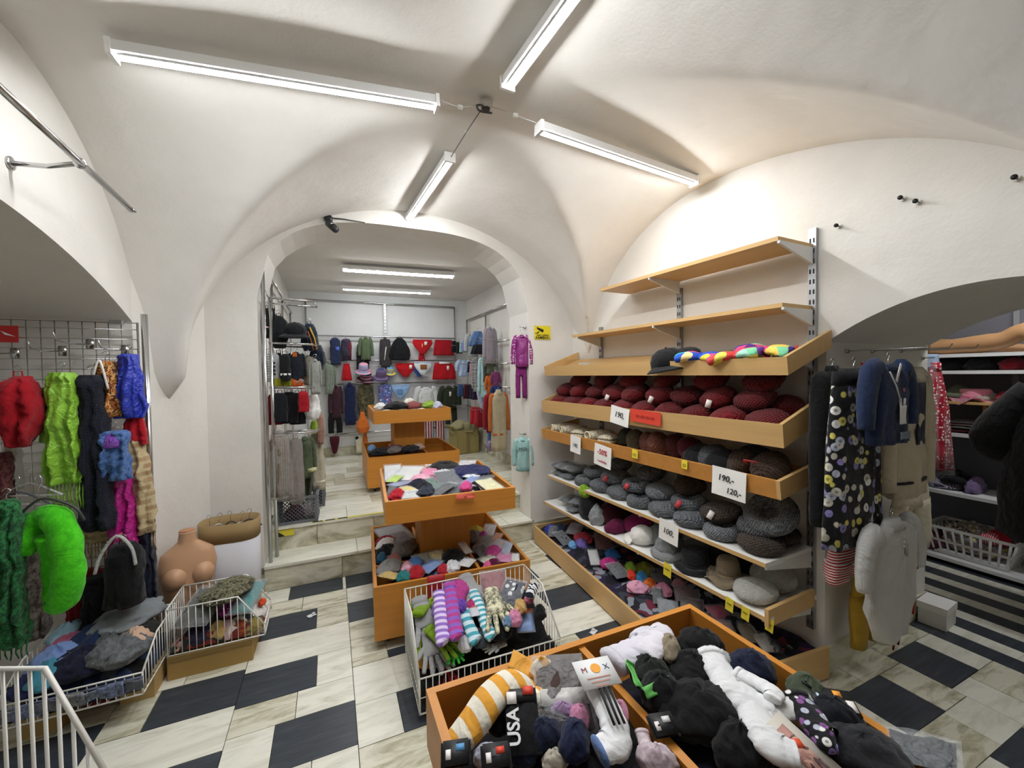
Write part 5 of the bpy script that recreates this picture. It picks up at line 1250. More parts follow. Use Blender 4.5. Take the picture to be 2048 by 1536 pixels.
bw('bib', 'brief', 846, 724, 36, 26, PB2, fab('#d4dbe0'), 'white bib with brown teddy patch and blue edge', 'bib', .03, mat2=fab('#b8c6d8'), extra=lambda w_, h_, d: [('patch', slab(w_ * .36, h_ * .36, .003, 4, .002).tr(T(0, -d - .004, -h_ * .38, 0, R(90))), fab('#8a5a30'))])
bw('bib', 'brief', 838, 728, 30, 26, PB, fab('#33508f'), 'dark blue bib peeking out behind the white bib', 'bib', .02)
bw('shorts', 'skirt', 888, 726, 46, 33, PB, RED, 'bright red swim shorts with white clip on second rail', 'shorts', .03, top=.82, fold=.15, extra=lambda w_, h_, d: [('white_clip', cbox(w_ * .45, .01, .03).tr(T(0, -d, .0)), TAGM), ('ticket', cbox(w_ * .1, .004, h_ * .25).tr(T(w_ * .15, -d - .004, -h_ * .3)), TAGM)])
# third rail
bw('jacket', 'top', 671, 772, 32, 64, PB, fab('#4a2a34', 'stripex', '#2c1c26', 20.0), 'maroon shiny jacket over black trousers', 'jacket', .05, sl=.8, bw=.62); bw('trousers', 'pants', 670, 826, 30, 40, PB, fab('#141519'), 'black shiny trousers below the maroon jacket', 'trousers', .03, hook=False)
bw('coat', 'top', 699, 768, 30, 82, PB, fab('#1c2548'), 'navy child coat with grey edge on the third rail', 'coat', .045, sl=.85, bw=.72, slmat=fab('#4a4a56'))
bw('bag', 'sack', 731, 766, 34, 66, PB, fab('#6d5a3e', 'camo', '#54563e', 18.0), 'brown and olive camouflage bag on the third rail', 'bag', .06, prof=((0, .1), (.1, .42), (.5, .5), (1, .4)))
bw('backpack', 'sack', 770, 768, 28, 42, PB2, fab('#5566a0', 'floral', '#8aa0d8', 36.0, '#b05a80'), 'blue flowered child backpack', 'backpack', .06, prof=((0, .3), (.12, .46), (.6, .5), (1, .47)))
bw('bib', 'brief', 801, 770, 38, 28, PB2, fab('#8fb0d8'), 'pale blue denim bib with pocket', 'bib', .03, extra=lambda w_, h_, d: [('pocket', slab(w_ * .28, h_ * .36, .003, 5, .002).tr(T(-w_ * .06, -d - .004, -h_ * .45, 0, R(90))), fab('#6a8ec0'))])
bw('jacket', 'top', 852, 776, 54, 46, PB, fab('#d7dada'), 'white child jacket with red sleeve on a black hanger', 'jacket', .05, sl=.9, bw=.62, hanger=BKH, slmat=fab('#d2d4d4'), extra=lambda w_, h_, d: [('red_lining', tube([(-w_ * .3, d * .6, -h_ * .12), (-w_ * .46, d * .6, -h_ * .9)], .05, 8, .5), fab('#8e1a28'))])
bw('trousers', 'pants', 868, 800, 40, 100, ('y', YB - .04), fab('#c9c9c7', 'stripex', '#8e1a28', 8.0), 'white trousers with red side stripe under the white jacket', 'trousers', .03, hook=False)
OLV = fab('#2e3424')
bw('jacket', 'top', 898, 775, 48, 42, PB2, OLV, 'dark olive hooded top with white label', 'jacket', .06, sl=.8, bw=.6, hood=True, extra=lambda w_, h_, d: [('label_tag', cbox(.03, .003, .07).tr(T(.0, -d - .01, -h_ * .3)), TAGM)])
bw('trousers', 'pants', 902, 806, 24, 42, PB, OLV, 'dark olive trousers below the olive hooded top', 'trousers', .04, hook=False)
# lowest row
bw('beanie_bag', 'sack', 725, 824, 28, 42, PB2, fab('#d0702a'), 'orange hat with tied bottom below the camouflage bag', 'hat', .05, prof=((0, .14), (.2, .2), (.5, .42), (.75, .5), (1, .3)))
bw('tie_cord', 'scarf', 730, 862, 10, 34, PB, fab('#c86a30'), 'orange cord hanging from the orange hat', 'cord', .015, hook=False)
bw('glove', 'sack', 669, 873, 20, 34, PB, fab('#4a1420'), 'dark red mitten under a clear hanger', 'mitten', .035, prof=((0, .5), (.4, .46), (.8, .3), (1, .15)), extra=lambda w_, h_, d: [('clear_hanger', tube(smooth_path([(-w_ * .5, 0, -.01), (-w_ * .35, 0, .07), (0, 0, .1), (w_ * .35, 0, .07), (w_ * .5, 0, -.01)], 3), .006, 6), clear('#e4eef2', .5))])
bw('vest', 'sack', 718, 870, 14, 36, PB, fab('#dcd8c0'), 'cream baby vest with black button', 'vest', .02, prof=((0, .3), (.2, .5), (1, .4)), extra=lambda w_, h_, d: [('button', lathe([(.002, -.01), (.025, 0), (.002, .01)], 12).tr(T(-w_ * .3, -d, -h_ * .15, 0, R(90))), plain('#17181a', .4))])
bw('sleeve_piece', 'scarf', 880, 850, 16, 60, ('y', YB - .03), fab('#9aa4b0'), 'grey blue scarf hanging behind the back room table', 'scarf', .02, hook=False)

# ---- right wall frame of the back room
XR = 1.985
fr = thing('wall_frame', 'chrome garment frame on the right wall of the back room', 'garment frame', T(XR, 0, 0))
za = 2.34
for y in (6.2, 5.35, 4.45): obj('post', tube([(0, y, .4), (0, y, za)], .012, 10), chrome(), fr)
obj('top_rail', tube([(0, 6.2, za), (0, 4.45, za)], .014, 10), chrome(), fr)
for z in (1.9, 1.62, 1.33, 1.0): obj('cross_rail', tube([(-.03, 6.2, z), (-.03, 4.45, z)], .01, 10), chrome(), fr)
for z in (1.92, 1.63, 1.34, 1.02):
    for y in (6.0, 5.6, 5.1, 4.75): obj('prong', tube([(-.02, y, z), (-.3, y, z + .01), (-.31, y, z + .03)], .004, 6), chrome(), fr)
def rw(name, kind, px, y0, w_, h_, Y, mat, lb, cat, d=.03, **k): return hung(name, kind, px, y0, w_ * 1.3, h_ * 1.04, ('y', Y), mat, lb, cat, d, **k)
DK = fab('#1f2024'); N7 = len(ALL)
for (px, y0, w_, h_, Y, c, lb) in ((908, 682, 8, 22, 6.05, '#17181b', 'black sock at the frame corner'), (918, 684, 10, 22, 6.0, '#1c1d22', 'black kinked sock beside the mint sock'), (926, 684, 12, 20, 5.95, '#9cc8b8', 'mint green sock on the upper prong'),
                              (954, 676, 10, 26, 5.7, '#26223a', 'dark violet sock pair on the upper prong'), (962, 674, 10, 30, 5.65, '#241c2c', 'black and purple sock pair')):
    rw('sock', 'scarf', px, y0, w_, h_, Y, fab(c), lb, 'sock', .02, top=.8)
rw('baby_hat', 'sack', 934, 678, 16, 24, 5.9, fab('#8f90c8'), 'lavender baby hat on the upper prong', 'hat'); rw('sock', 'scarf', 943, 669, 9, 26, 5.8, fab('#b02438', 'dots', '#f0d0d0', 50.0), 'crimson dotted sock pair on the upper prong', 'sock', .02, top=.8)
rw('blouse', 'top', 977, 670, 26, 42, 5.45, fab('#a9b0b0'), 'pale grey blouse hanging on the right wall', 'blouse', .03, sl=.7); rw('dress', 'skirt', 999, 664, 28, 28, 5.2, fab('#5a7aa8'), 'denim blue ruffled child dress', 'dress', .04, top=.4, fold=.35); rw('skirt', 'skirt', 999, 690, 26, 18, 5.15, DK, 'black frilly skirt below the denim dress', 'skirt', .04, top=.7, fold=.35, hook=False)
rw('jacket_in_film', 'top', 1022, 658, 22, 66, 4.85, fab('#8f7f8c'), 'mauve grey jacket in clear film by the arch', 'jacket', .04, sl=.8, extra=lambda w_, h_, d: [('film', vloft(refine([(.03, 0, w_ * .2, d), (-.1 * h_, 0, w_ * .5, d * 1.2), (-h_ * 1.04, 0, w_ * .52, d * 1.3)], 3), 18, .1, 5, 2), clear('#e6ebee', .2))])
rw('trousers', 'pants', 1008, 700, 16, 60, 5.0, fab('#494a4c'), 'dark grey trousers next to the mauve jacket', 'trousers', .03)
rw('blouse', 'top', 927, 722, 26, 30, 5.85, fab('#a9bcd8'), 'pale blue folded blouse on the middle prong', 'blouse', .03, sl=.6); rw('sock', 'scarf', 950, 726, 10, 26, 5.7, fab('#a82430', 'stripez', '#e0d0d0', 26.0), 'red and white striped sock pair', 'sock', .02, top=.8); rw('sock', 'scarf', 940, 724, 9, 20, 5.75, fab('#1b2440'), 'navy sock beside the striped pair', 'sock', .02, top=.8)
rw('striped_jumper', 'top', 962, 716, 18, 64, 5.4, fab('#16171a', 'stripez', '#d9d9d6', 16.0), 'black and white striped long top', 'top', .04, sl=.85, bw=.7)
rw('blouse', 'top', 978, 716, 16, 48, 5.2, fab('#b9b9c2'), 'light grey quilted top beside the striped top', 'top', .04, sl=.8, bw=.7); rw('jacket', 'top', 995, 714, 22, 78, 5.05, fab('#a9cfd0'), 'pale aqua child jacket with yellow pocket', 'jacket', .05, sl=.8, bw=.66, extra=lambda w_, h_, d: [('yellow_pocket', cbox(w_ * .35, .02, h_ * .25).tr(T(w_ * .22, -d, -h_ * .35)), fab('#d8c02a'))])
rw('tshirt', 'top', 1012, 716, 18, 30, 4.9, fab('#5d6650'), 'olive tee shirt above the orange top', 'shirt', .03, sl=.5); rw('top', 'top', 1010, 752, 18, 34, 4.9, fab('#c0641f'), 'orange child top on the right wall', 'top', .04, sl=.7); rw('leggings', 'pants', 998, 758, 12, 30, 4.95, fab('#23302c'), 'dark green leggings with white stripes', 'leggings', .03, hook=False); rw('blouse', 'top', 1023, 744, 16, 30, 4.75, fab('#7a3a66'), 'plum coloured child blouse', 'blouse', .03, sl=.6); rw('shirt', 'top', 1024, 772, 18, 26, 4.72, fab('#23356a'), 'dark blue child shirt', 'shirt', .03, sl=.6)
for (px, y0, w_, h_, Y, c, lb) in ((921, 768, 10, 24, 5.9, '#33507a', 'dark blue jeans leg folded on lower prong'), (934, 768, 12, 28, 5.8, '#3f1822', 'dark red folded shorts on lower prong'), (947, 769, 12, 28, 5.65, '#20223a', 'ink blue folded shorts on lower prong'), (957, 770, 10, 28, 5.6, '#2a1c36', 'violet folded shorts on lower prong')):
    rw('folded_shorts', 'skirt', px, y0, w_, h_, Y, fab(c), lb, 'shorts', .03, top=.8)
rw('jumper', 'sack', 976, 774, 20, 42, 5.15, fab('#b4bcd0'), 'pale lilac jumper with drooping sleeve', 'jumper', .04, prof=((0, .45), (.3, .5), (.7, .36), (1, .12)))
for q, (px, c) in enumerate(((947, '#b01a24'), (955, '#a81722'), (967, '#9a1420'), (974, '#8c1220'))):
    rw('red_sock', 'skirt', px, 814 + q, 11, 32 + q, 5.55 - .05 * q, fab(c), ('bright red knickers', 'red ruffled knickers', 'crimson knickers with white ticket', 'dark crimson knickers')[q] + ' on the lowest prong', 'underwear', .03, top=.8)
rw('romper', 'pants', 982, 824, 12, 60, 4.95, fab('#4f86c8'), 'bright blue romper trousers', 'trousers', .03)
RW = fab('#8e1a28')
rw('jacket', 'top', 1003, 788, 28, 72, 4.75, RW, 'dark red and cream child jacket by the arch', 'jacket', .05, sl=.85, bw=.6, slmat=RW, extra=lambda w_, h_, d: [('cream_yoke', slab(w_ * .4, h_ * .28, .006, 4, .004).tr(T(.0, -d * .95, -h_ * .18, 0, R(90))), fab('#d9cfc0'))])
rw('jacket', 'top', 1025, 782, 32, 112, 4.5, fab('#b9ac90'), 'long beige child jacket with orange stripe', 'jacket', .06, sl=.6, bw=.7, slmat=fab('#c06a30'), extra=lambda w_, h_, d: [('orange_stripe', vloft([(-h_ * .70, 0, w_ * .355, d * 1.05), (-h_ * .73, 0, w_ * .355, d * 1.05)], 22), fab('#c0622a'))])
rw('scarf', 'scarf', 1005, 850, 14, 44, 4.7, fab('#5c5248'), 'grey brown scarf hanging below the red jacket', 'scarf', .03); rw('bag', 'sack', 993, 880, 26, 20, 4.75, satin('#85789c'), 'shiny lilac satin bag near the skirting', 'bag', .04, prof=((0, .3), (.5, .5), (1, .3)))
bpy.context.view_layer.update()
for o in ALL[N7:]:                                            # keep the rail garments in front of the frame
    o.location.x -= max(0, float(pts_of(o)[:, 0].max()) - 1.955)
# pieces on the arch jamb
JB = ('x', 1.60)
JMB = ('p', (1.60, 3.46, 0), (.80, -.6, 0))
hung('tracksuit_jacket', 'top', 1043, 672, 44, 62, ('p', (1.60, 3.34, 0), (.35, .94, 0)), satin('#8a2a78'), 'shiny magenta tracksuit top with white dotted sleeves', 'jacket', .05, sl=.85, bw=.58, hanger=plain('#cfd3d6', .3), slmat=fab('#8a2a78', 'dots', '#e9c9e2', 60.0, rough=.4))
hung('tracksuit_trousers', 'pants', 1042, 730, 24, 66, ('p', (1.60, 3.36, 0), (.35, .94, 0)), fab('#7a2468'), 'magenta tracksuit trousers under the shiny top', 'trousers', .035, hook=False)
MINT = fab('#9cc4c0')
o = hung('hoodie', 'top', 1045, 878, 44, 62, ('p', (1.60, 3.34, 0), (.35, .94, 0)), MINT, 'mint green hooded top with black lettering on the pier', 'hoodie', .04, sl=.78, bw=.6, hood=True, extra=lambda w_, h_, d: [('hem_band', vloft([(-h_ * .95, 0, w_ * .31, d), (-h_ * 1.01, 0, w_ * .31, d)], 20), fab('#6f9a98'))])
text('MiSt', .045, INK, o, T(0, -.05, -.085) @ Matrix.Rotation(R(90), 4, 'X'))
for (y, lb) in ((.0, 'magenta tracksuit'), (1, 'mint hooded top')):
    p = hit(1046, (655, 868)[int(y)], ('p', (1.62, 3.34, 0), (.35, .94, 0)))
    assemble('wall_hook', [('plate', cbox(.016, .02, .02).tr(T(.02, 0, 0)), chrome()), ('prong', tube([(.02, 0, 0), (-.03, 0, 0), (-.035, 0, .012)], .003, 6), chrome())], 'small chrome hook above the ' + lb, 'hook', Matrix.Translation(p))

# ---- left wall frame and the chrome rack in the archway
fr = thing('wall_frame', 'chrome garment frame on the left wall of the back room', 'garment frame', T(-.47, 0, 0))
for y in (6.2, 5.2, 4.3): obj('post', tube([(0, y, .4), (0, y, 2.34)], .012, 10), chrome(), fr)
obj('top_rail', tube([(.02, 6.2, 2.34), (.02, 4.1, 2.34)], .014, 10), chrome(), fr)
rk = thing('clothes_rack', 'tall chrome clothes rack with side arms at the archway', 'clothes rack', T(0, 0, 0))
obj('post', tube([(-.415, 3.33, .181), (-.415, 3.33, 2.28)], .0125, 12), chrome(), rk); obj('post', tube([(-.385, 3.42, .181), (-.385, 3.42, 2.05)], .0125, 12), chrome(), rk)
AZ = [ony(565, y, 3.5).z for y in (603, 690, 776, 866)]
for i_, z in enumerate(AZ):
    obj('arm', tube([(-.39, 3.42, z + .01), (-.11, 3.42, z)], .008, 10), chrome(), rk)
    obj('arm', tube([(-.39, 3.62, z), (-.08, 3.62, z - .01)], .008, 10), chrome(), rk)
    obj('arm_tie', tube([(-.39, 3.33, z + .01), (-.39, 3.62, z)], .006, 8), chrome(), rk)
    obj('end_tie', tube([(-.11, 3.42, z), (-.08, 3.62, z - .01)], .004, 8), chrome(), rk)
pipe('wire_loop', [tuple(ony(x, y, 3.40)) for x, y in ((512, 530), (522, 545), (526, 562), (518, 590), (522, 560), (538, 600))], .002, 'thin grey wire looped at the rack top', 'wire', plain('#7a7c7e', .5))
def lk(name, kind, px, y0, w_, h_, Y, mat, lb, cat, d=.03, **k): return hung(name, kind, px, y0, w_ * 1.2, h_ * 1.04, ('y', Y), mat, lb, cat, d, **k)
N8 = len(ALL)
for (px, Y, lb) in ((526, 3.44, 'black fleece mitten with pale band next to the post'), (536, 3.47, 'black fleece mitten in the middle of three'), (545, 3.50, 'black fleece mitten beside the black caps')):
    lk('mitten', 'sack', px, 616, 13, 58, Y, BLACK, lb, 'mitten', .03, prof=((0, .14), (.25, .45), (.6, .5), (1, .3)), extra=lambda w_, h_, d: [('pale_band', vloft([(-h_ * .62, 0, w_ * .5, d * 1.03), (-h_ * .67, 0, w_ * .5, d * 1.03)], 16), fab('#b9a0a0'))])
lk('cap_stack', 'sack', 557, 632, 36, 62, 3.52, fab('#191b1e'), 'black cloth cap hanging in front of the black mittens', 'cap', .06, prof=((0, .2), (.2, .42), (.6, .5), (1, .25)))
p = ony(590, 668, 3.52); assemble('baseball_cap', k_cap(.16, fab('#131518'), sd()), 'black baseball cap with small white badge on the rack', 'cap', frame(p, Vector((1, 0, 0))) @ Matrix.Rotation(R(20), 4, 'X'))
lk('rain_hat', 'sack', 618, 648, 30, 52, 3.6, fab('#1e2a3a'), 'navy rain hat with yellow stripe', 'hat', .06, prof=((0, .2), (.3, .45), (.7, .5), (1, .3)), extra=lambda w_, h_, d: [('yellow_stripe', tube([(w_ * .05, -d, -h_ * .15), (w_ * .3, -d, -h_ * .55), (w_ * .4, -d * .6, -h_ * .95)], .011, 8, .5), fab('#d8a82a')), ('orange_stripe', tube([(-w_ * .06, -d * 1.05, -h_ * .3), (w_ * .1, -d * 1.08, -h_ * .62), (w_ * .22, -d * .8, -h_ * .98)], .008, 8, .5), fab('#b5552a'))])
lk('sun_hat', 'sack', 634, 690, 28, 48, 3.7, fab('#1f2836'), 'dark navy sun hat hanging at the rack end', 'hat', .06, prof=((0, .2), (.3, .45), (.7, .5), (1, .3)))
for (px, y0, w_, h_, Y, m_, lb, kd) in ((525, 710, 14, 52, 3.44, fab('#16171a', 'stripez', '#e2e2de', 26.0), 'black and white striped leggings nearest the posts', 'scarf'), (541, 706, 24, 52, 3.46, fab('#c3c6c6'), 'light grey top with black arrow print', 'sack'), (557, 706, 14, 56, 3.48, fab('#23262a'), 'charcoal top beside the arrow print top', 'sack'),
                                   (570, 708, 18, 52, 3.47, BLACK, 'black top with white hem on the second arm', 'sack'), (592, 706, 34, 58, 3.46, fab('#1b2029'), 'navy top with orange neck and grey hem', 'top'), (615, 712, 24, 56, 3.52, fab('#7b7466'), 'taupe top at the end of the second arm', 'top'), (630, 720, 22, 66, 3.56, fab('#8f938c'), 'grey green coat with pale edging on rack end', 'top')):
    kw = dict(prof=((0, .25), (.12, .46), (.6, .5), (1, .46))) if kd == 'sack' else {}
    if kd == 'top': kw = dict(sl=.7, bw=.72)
    ex = None
    if 'arrow' in lb: ex = lambda w_, h_, d: [('arrow_print', cbox(w_ * .3, .004, h_ * .06).tr(T(w_ * .1, -d - .003, -h_ * (.35 + .14 * k), 0, 0, .6)), BLACK) for k in range(4)]
    if 'orange' in lb: ex = lambda w_, h_, d: [('neck_insert', slab(w_ * .22, h_ * .14, .003, 3, .002).tr(T(-w_ * .06, -d * .8, -h_ * .06, 0, R(90))), fab('#c0622a')), ('grey_hem', vloft([(-h_ * .88, 0, w_ * .37, d * 1.03), (-h_ * 1.0, 0, w_ * .37, d * 1.03)], 20), fab('#9aa2a8'))]
    if 'white hem' in lb: ex = lambda w_, h_, d: [('white_hem', vloft([(-h_ * .72, 0, w_ * .5, d * 1.03), (-h_ * .8, 0, w_ * .5, d * 1.03)], 18), WHT)]
    nt_ = globals().get('nt_', -1) + 1; lk('hung_top', kd, px, y0, w_, h_, 3.44 + .062 * (nt_ % 3), m_, lb, 'top', .026, extra=ex, **kw)
for (px, w_, c, lb) in ((553, 20, '#9a9a24', 'lime green hem peeking out below the charcoal top'), (575, 22, '#8a8f26', 'mustard green shorts below the black top'), (593, 26, '#b5541f', 'orange shorts below the navy top')):
    lk('shorts', 'skirt', px, 757, w_, 15, 3.5, fab(c), lb, 'shorts', .03, top=.85, hook=False)
for (px, y0, w_, h_, Y, m_, lb, kd) in ((532, 790, 26, 58, 3.45, fab('#8c1626'), 'dark red dress behind the black tops', 'skirt'), (541, 788, 34, 50, 3.44, BLACK, 'black top with gold badge nearest the posts', 'top'), (560, 786, 26, 56, 3.46, fab('#14161a'), 'black top with white cuff on the third arm', 'sack'), (578, 784, 30, 60, 3.45, fab('#101114'), 'plain black long top on third arm', 'sack'), (594, 786, 28, 60, 3.48, fab('#181a1f'), 'black velvet top on the third arm', 'sack'), (607, 782, 18, 40, 3.52, fab('#9e1522'), 'red velvet top at the end of third arm', 'sack')):
    kw = dict(prof=((0, .25), (.12, .46), (.6, .5), (1, .48))) if kd == 'sack' else dict(sl=.7, bw=.75) if kd == 'top' else {}
    ex = (lambda w_, h_, d: [('gold_badge', lathe([(.002, -.006), (.012, 0), (.002, .006)], 10).tr(T(-.02, -d - .004, -h_ * .3, 0, R(90))), plain('#d8a040', .3, 1.0))]) if 'gold' in lb else (lambda w_, h_, d: [('white_cuff', cbox(w_ * .5, d * 1.6, h_ * .12).tr(T(-w_ * .1, 0, -h_ * .9)), WHT)]) if 'cuff' in lb else None
    nt_ += 1; lk('hung_top', kd, px, y0, w_, h_, 3.44 + .062 * (nt_ % 3), m_, lb, 'top', .026, extra=ex, **kw)
lk('white_shirt', 'sack', 624, 788, 30, 48, 3.55, fab('#e4e5e3'), 'white shirt folded on the end of the third arm', 'shirt', .05, prof=((0, .3), (.3, .42), (.7, .5), (1, .35)))
lk('suede_glove', 'sack', 640, 830, 16, 56, 3.72, fab('#a07a6c'), 'pinkish suede boot liner hanging beyond the rack', 'liner', .04, prof=((0, .3), (.5, .5), (1, .3))); lk('lime_top', 'sack', 628, 842, 14, 24, 3.66, fab('#8aa83a'), 'lime green top below the white shirt', 'top', .04, prof=((0, .3), (.5, .5), (1, .3)))
FILM = lambda w_, h_, d: [('film', vloft(refine([(.06, 0, w_ * .16, d * .7), (-.05 * h_, 0, w_ * .46, d * 1.15), (-.5 * h_, 0, w_ * .54, d * 1.3), (-h_ * 1.03, 0, w_ * .57, d * 1.35), (-h_ * 1.08, 0, w_ * .35, d * .7)], 3), 22, .16, 6, 4, .012), clear('#e9e6e0', .26))]
for (px, y0, w_, h_, Y, c, lb) in ((530, 884, 16, 106, 3.53, '#6f6660', 'brown coat in clear film against the post'), (555, 872, 38, 116, 3.44, '#857a6c', 'beige coat in crinkled clear film on the lowest arm'), (574, 878, 26, 108, 3.54, '#5f5a54', 'dark taupe coat in clear film'), (591, 876, 24, 118, 3.47, '#6e5e58', 'mauve brown coat in clear film')):
    lk('coat_in_film', 'sack', px, y0, w_, h_, Y, fab(c, 'stripex', '#6a6056', 22.0), lb, 'coat', .028, prof=((0, .2), (.08, .44), (.5, .5), (1, .48)), fold=.3, extra=FILM)
lk('jacket', 'top', 609, 876, 40, 76, 3.60, fab('#4f5a42'), 'olive quilted jacket with pale cuff on the lowest arm', 'jacket', .06, sl=.75, bw=.66, extra=lambda w_, h_, d: [('pale_cuff', cbox(w_ * .36, d * 1.8, h_ * .1).tr(T(w_ * .3, 0, -h_ * .8)), fab('#c9c79a'))])
lk('jacket', 'sack', 606, 910, 30, 84, 3.71, fab('#3f4a34'), 'dark olive coat behind the quilted jacket', 'coat', .05, prof=((0, .3), (.1, .46), (.5, .5), (1, .4)), fold=.25)
lk('cover', 'sack', 632, 862, 26, 112, 3.80, fab('#b7b09c'), 'pale beige garment cover at the rack end', 'garment cover', .05, prof=((0, .2), (.1, .4), (.6, .5), (1, .5)), extra=lambda w_, h_, d: [('cream_band', vloft([(-h_ * .84, 0, w_ * .51, d * 1.05), (-h_ * .89, 0, w_ * .51, d * 1.05)], 18), fab('#e0dcc8'))])
bpy.context.view_layer.update()
for o in ALL[N8:]: o.location.x += max(0, -.437 - float(pts_of(o)[:, 0].min()))       # clear of the archway jamb
# grey plastic crates under the rack
def crate(x, y, z, rz, W_, D_, H_, lb, filler):
    t = thing('plastic_crate', lb, 'crate', T(x, y, z, rz)); PG = plain('#6b6e74', .5)
    obj('base', box(0, 0, 0, W_, D_, .012), PG, t, False); obj('rim', rings([[(a, b, zz) for a, b in ((-e, -e), (W_ + e, -e), (W_ + e, D_ + e), (-e, D_ + e))] for zz, e in ((H_ - .02, .006), (H_, .006), (H_, -.014), (H_ - .02, -.014))], False, True), PG, t, False)
    for a in (0, W_ - .02):
        for b in (0, D_ - .02): obj('corner', box(a, b, 0, a + .02, b + .02, H_), PG, t, False)
    obj('lower_band', rings([[(a, b, zz) for a, b in ((-e, -e), (W_ + e, -e), (W_ + e, D_ + e), (-e, D_ + e))] for zz, e in ((.0, .003), (.022, .003), (.022, -.01), (.0, -.01))], False, True), PG, t, False)
    h = H_ - .05; z0 = .022
    for (L_, mk) in ((W_, lambda s: (s, .004)), (W_, lambda s: (s, D_ - .004)), (D_, lambda s: (.004, s)), (D_, lambda s: (W_ - .004, s))):
        s = -h
        while s < L_:
            for sg in (1, -1):
                a0, a1 = max(0, s), min(L_, s + h); za_, zb_ = z0 + (a0 - s), z0 + (a1 - s)
                if sg < 0: za_, zb_ = z0 + h - (a0 - s), z0 + h - (a1 - s)
                if a1 - a0 > .01: obj('lattice_bar', tube([mk(a0) + (za_,), mk(a1) + (zb_,)], .0032, 5), PG, t)
            s += .028
    obj('grip_shade', box(W_ * .32, -.004, H_ - .055, W_ * .68, .006, H_ - .03), plain('#1d1e20', .6), t, False)  # handle hole as a dark box, its inner shade put in as colour
    for (c, dx, dy, s_, lb2) in filler: assemble('clothes_bundle', k_crump(s_, s_ * .9, .1, fab(c), sd()), lb2, 'clothes', T(x + dx, y + dy, z + .02))
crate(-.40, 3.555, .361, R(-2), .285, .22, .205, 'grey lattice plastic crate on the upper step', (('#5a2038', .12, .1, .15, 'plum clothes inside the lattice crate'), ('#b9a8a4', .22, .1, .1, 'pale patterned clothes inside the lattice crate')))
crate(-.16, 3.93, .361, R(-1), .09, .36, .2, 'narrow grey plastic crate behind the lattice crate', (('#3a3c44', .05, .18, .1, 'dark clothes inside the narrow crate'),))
# cardboard box with straw hats at the far end of the back room
t = thing('cardboard_box', 'brown cardboard box of straw hats in the back room', 'box', T(1.62, 5.58, .361, R(8)))
CB = plain('#9a8c58', .9)
for nm, g in (('panel', box(0, 0, 0, .34, .006, .34)), ('panel', box(0, .294, 0, .34, .3, .34)), ('panel', box(0, 0, 0, .006, .3, .34)), ('panel', box(.334, 0, 0, .34, .3, .34)), ('bottom', box(0, 0, 0, .34, .3, .006)), ('tape', box(.14, -.001, .0, .2, .0, .34))):
    obj(nm, g, CB if nm != 'tape' else plain('#86784a', .6), t, False)
obj('flap', box(-.0, -.0, 0, .006, .3, .1), CB, t, False, T(0, 0, .34, 0, 0, R(-50)))
for (dx, dy, dz, rx, ry, lb) in ((.06, .12, .36, R(50), R(-30), 'cream straw hat tipped out of the cardboard box'), (.17, .12, .33, R(10), 0, 'cream straw hat crown up in the cardboard box'), (.27, .14, .32, R(30), R(30), 'cream straw hat at the wall side of the box')):
    assemble('straw_hat', k_hat(.26, fab('#d9d29c', 'knit', s=90.0), sd(), .55, .4, .08), lb, 'hat', Matrix.Translation((1.62 + dx, 5.58 + dy, .361 + dz)) @ Matrix.Rotation(ry, 4, 'Y') @ Matrix.Rotation(rx, 4, 'X'))

# ================================================================== SCARF NICHE
gp = thing('wire_grid', 'chrome wire grid panel in the scarf niche', 'grid panel', T(0, 2.73, 0))
gx0, gx1, gz0, gz1 = -1.72, -.905, .35, 1.785
obj('frame', tube([(gx0, 0, gz0), (gx1, 0, gz0), (gx1, 0, gz1), (gx0, 0, gz1), (gx0, 0, gz0)], .006, 8), chrome(), gp)
wv = obj('wire', tube([(0, 0, gz0), (0, 0, gz1)], .0024, 6), chrome(), gp, M=T(gx0 + .05))
x = gx0 + .1
while x < gx1 - .02: share('wire', wv, T(x), gp); x += .05
wh = obj('wire', tube([(gx0, -.004, 0), (gx1, -.004, 0)], .0024, 6), chrome(), gp, M=T(0, 0, gz0 + .05))
z = gz0 + .1
while z < gz1 - .02: share('wire', wh, T(0, 0, z), gp); z += .05
obj('clip', cbox(.05, .03, .02), steel(), gp, False, T(gx1 - .08, -.01, gz1))
o = pipe('chrome_post', [(-.872, 2.715, 0), (-.872, 2.715, 1.83)], .0145, 'upright chrome post beside the wire grid', 'post')
for z in (.5, 1.35): obj('clamp', cbox(.04, .03, .02), chrome(), o, False, T(-.02, 0, z))
for (px, py, l, lb) in ((30, 706, .2, 'red scarf'), (125, 702, .2, 'lime scarf'), (180, 688, .24, 'navy scarf'), (250, 700, .2, 'royal blue scarf')):
    p = ony(px, py, 2.72); assemble('grid_hook', [('plate', cbox(.03, .006, .05), chrome()), ('prong', tube([(0, 0, 0), (-.01, -l * .6, -.01), (-.015, -l, .0), (-.02, -l - .015, .035)], .003, 6), chrome())], 'chrome prong hooked on the grid above the ' + lb, 'hook', Matrix.Translation(p))
o = thing('aisle_sign', 'small red sign with white arrow on the wire grid', 'sign', Matrix.Translation(ony(14, 668, 2.70))); obj('plate', cbox(.075, .004, .078), plain('#c22a2c', .5), o, False); obj('arrow', G([(-.02, -.004, .015), (.03, -.004, -.012), (-.005, -.004, -.004)], [(0, 2, 1)]), WHT, o, False)
def sc(name, kind, px, y0, w_, h_, Y, mat, lb, cat='scarf', d=.04, **k): return hung(name, kind, px, y0, w_, h_, ('y', Y), mat, lb, cat, d, **k)
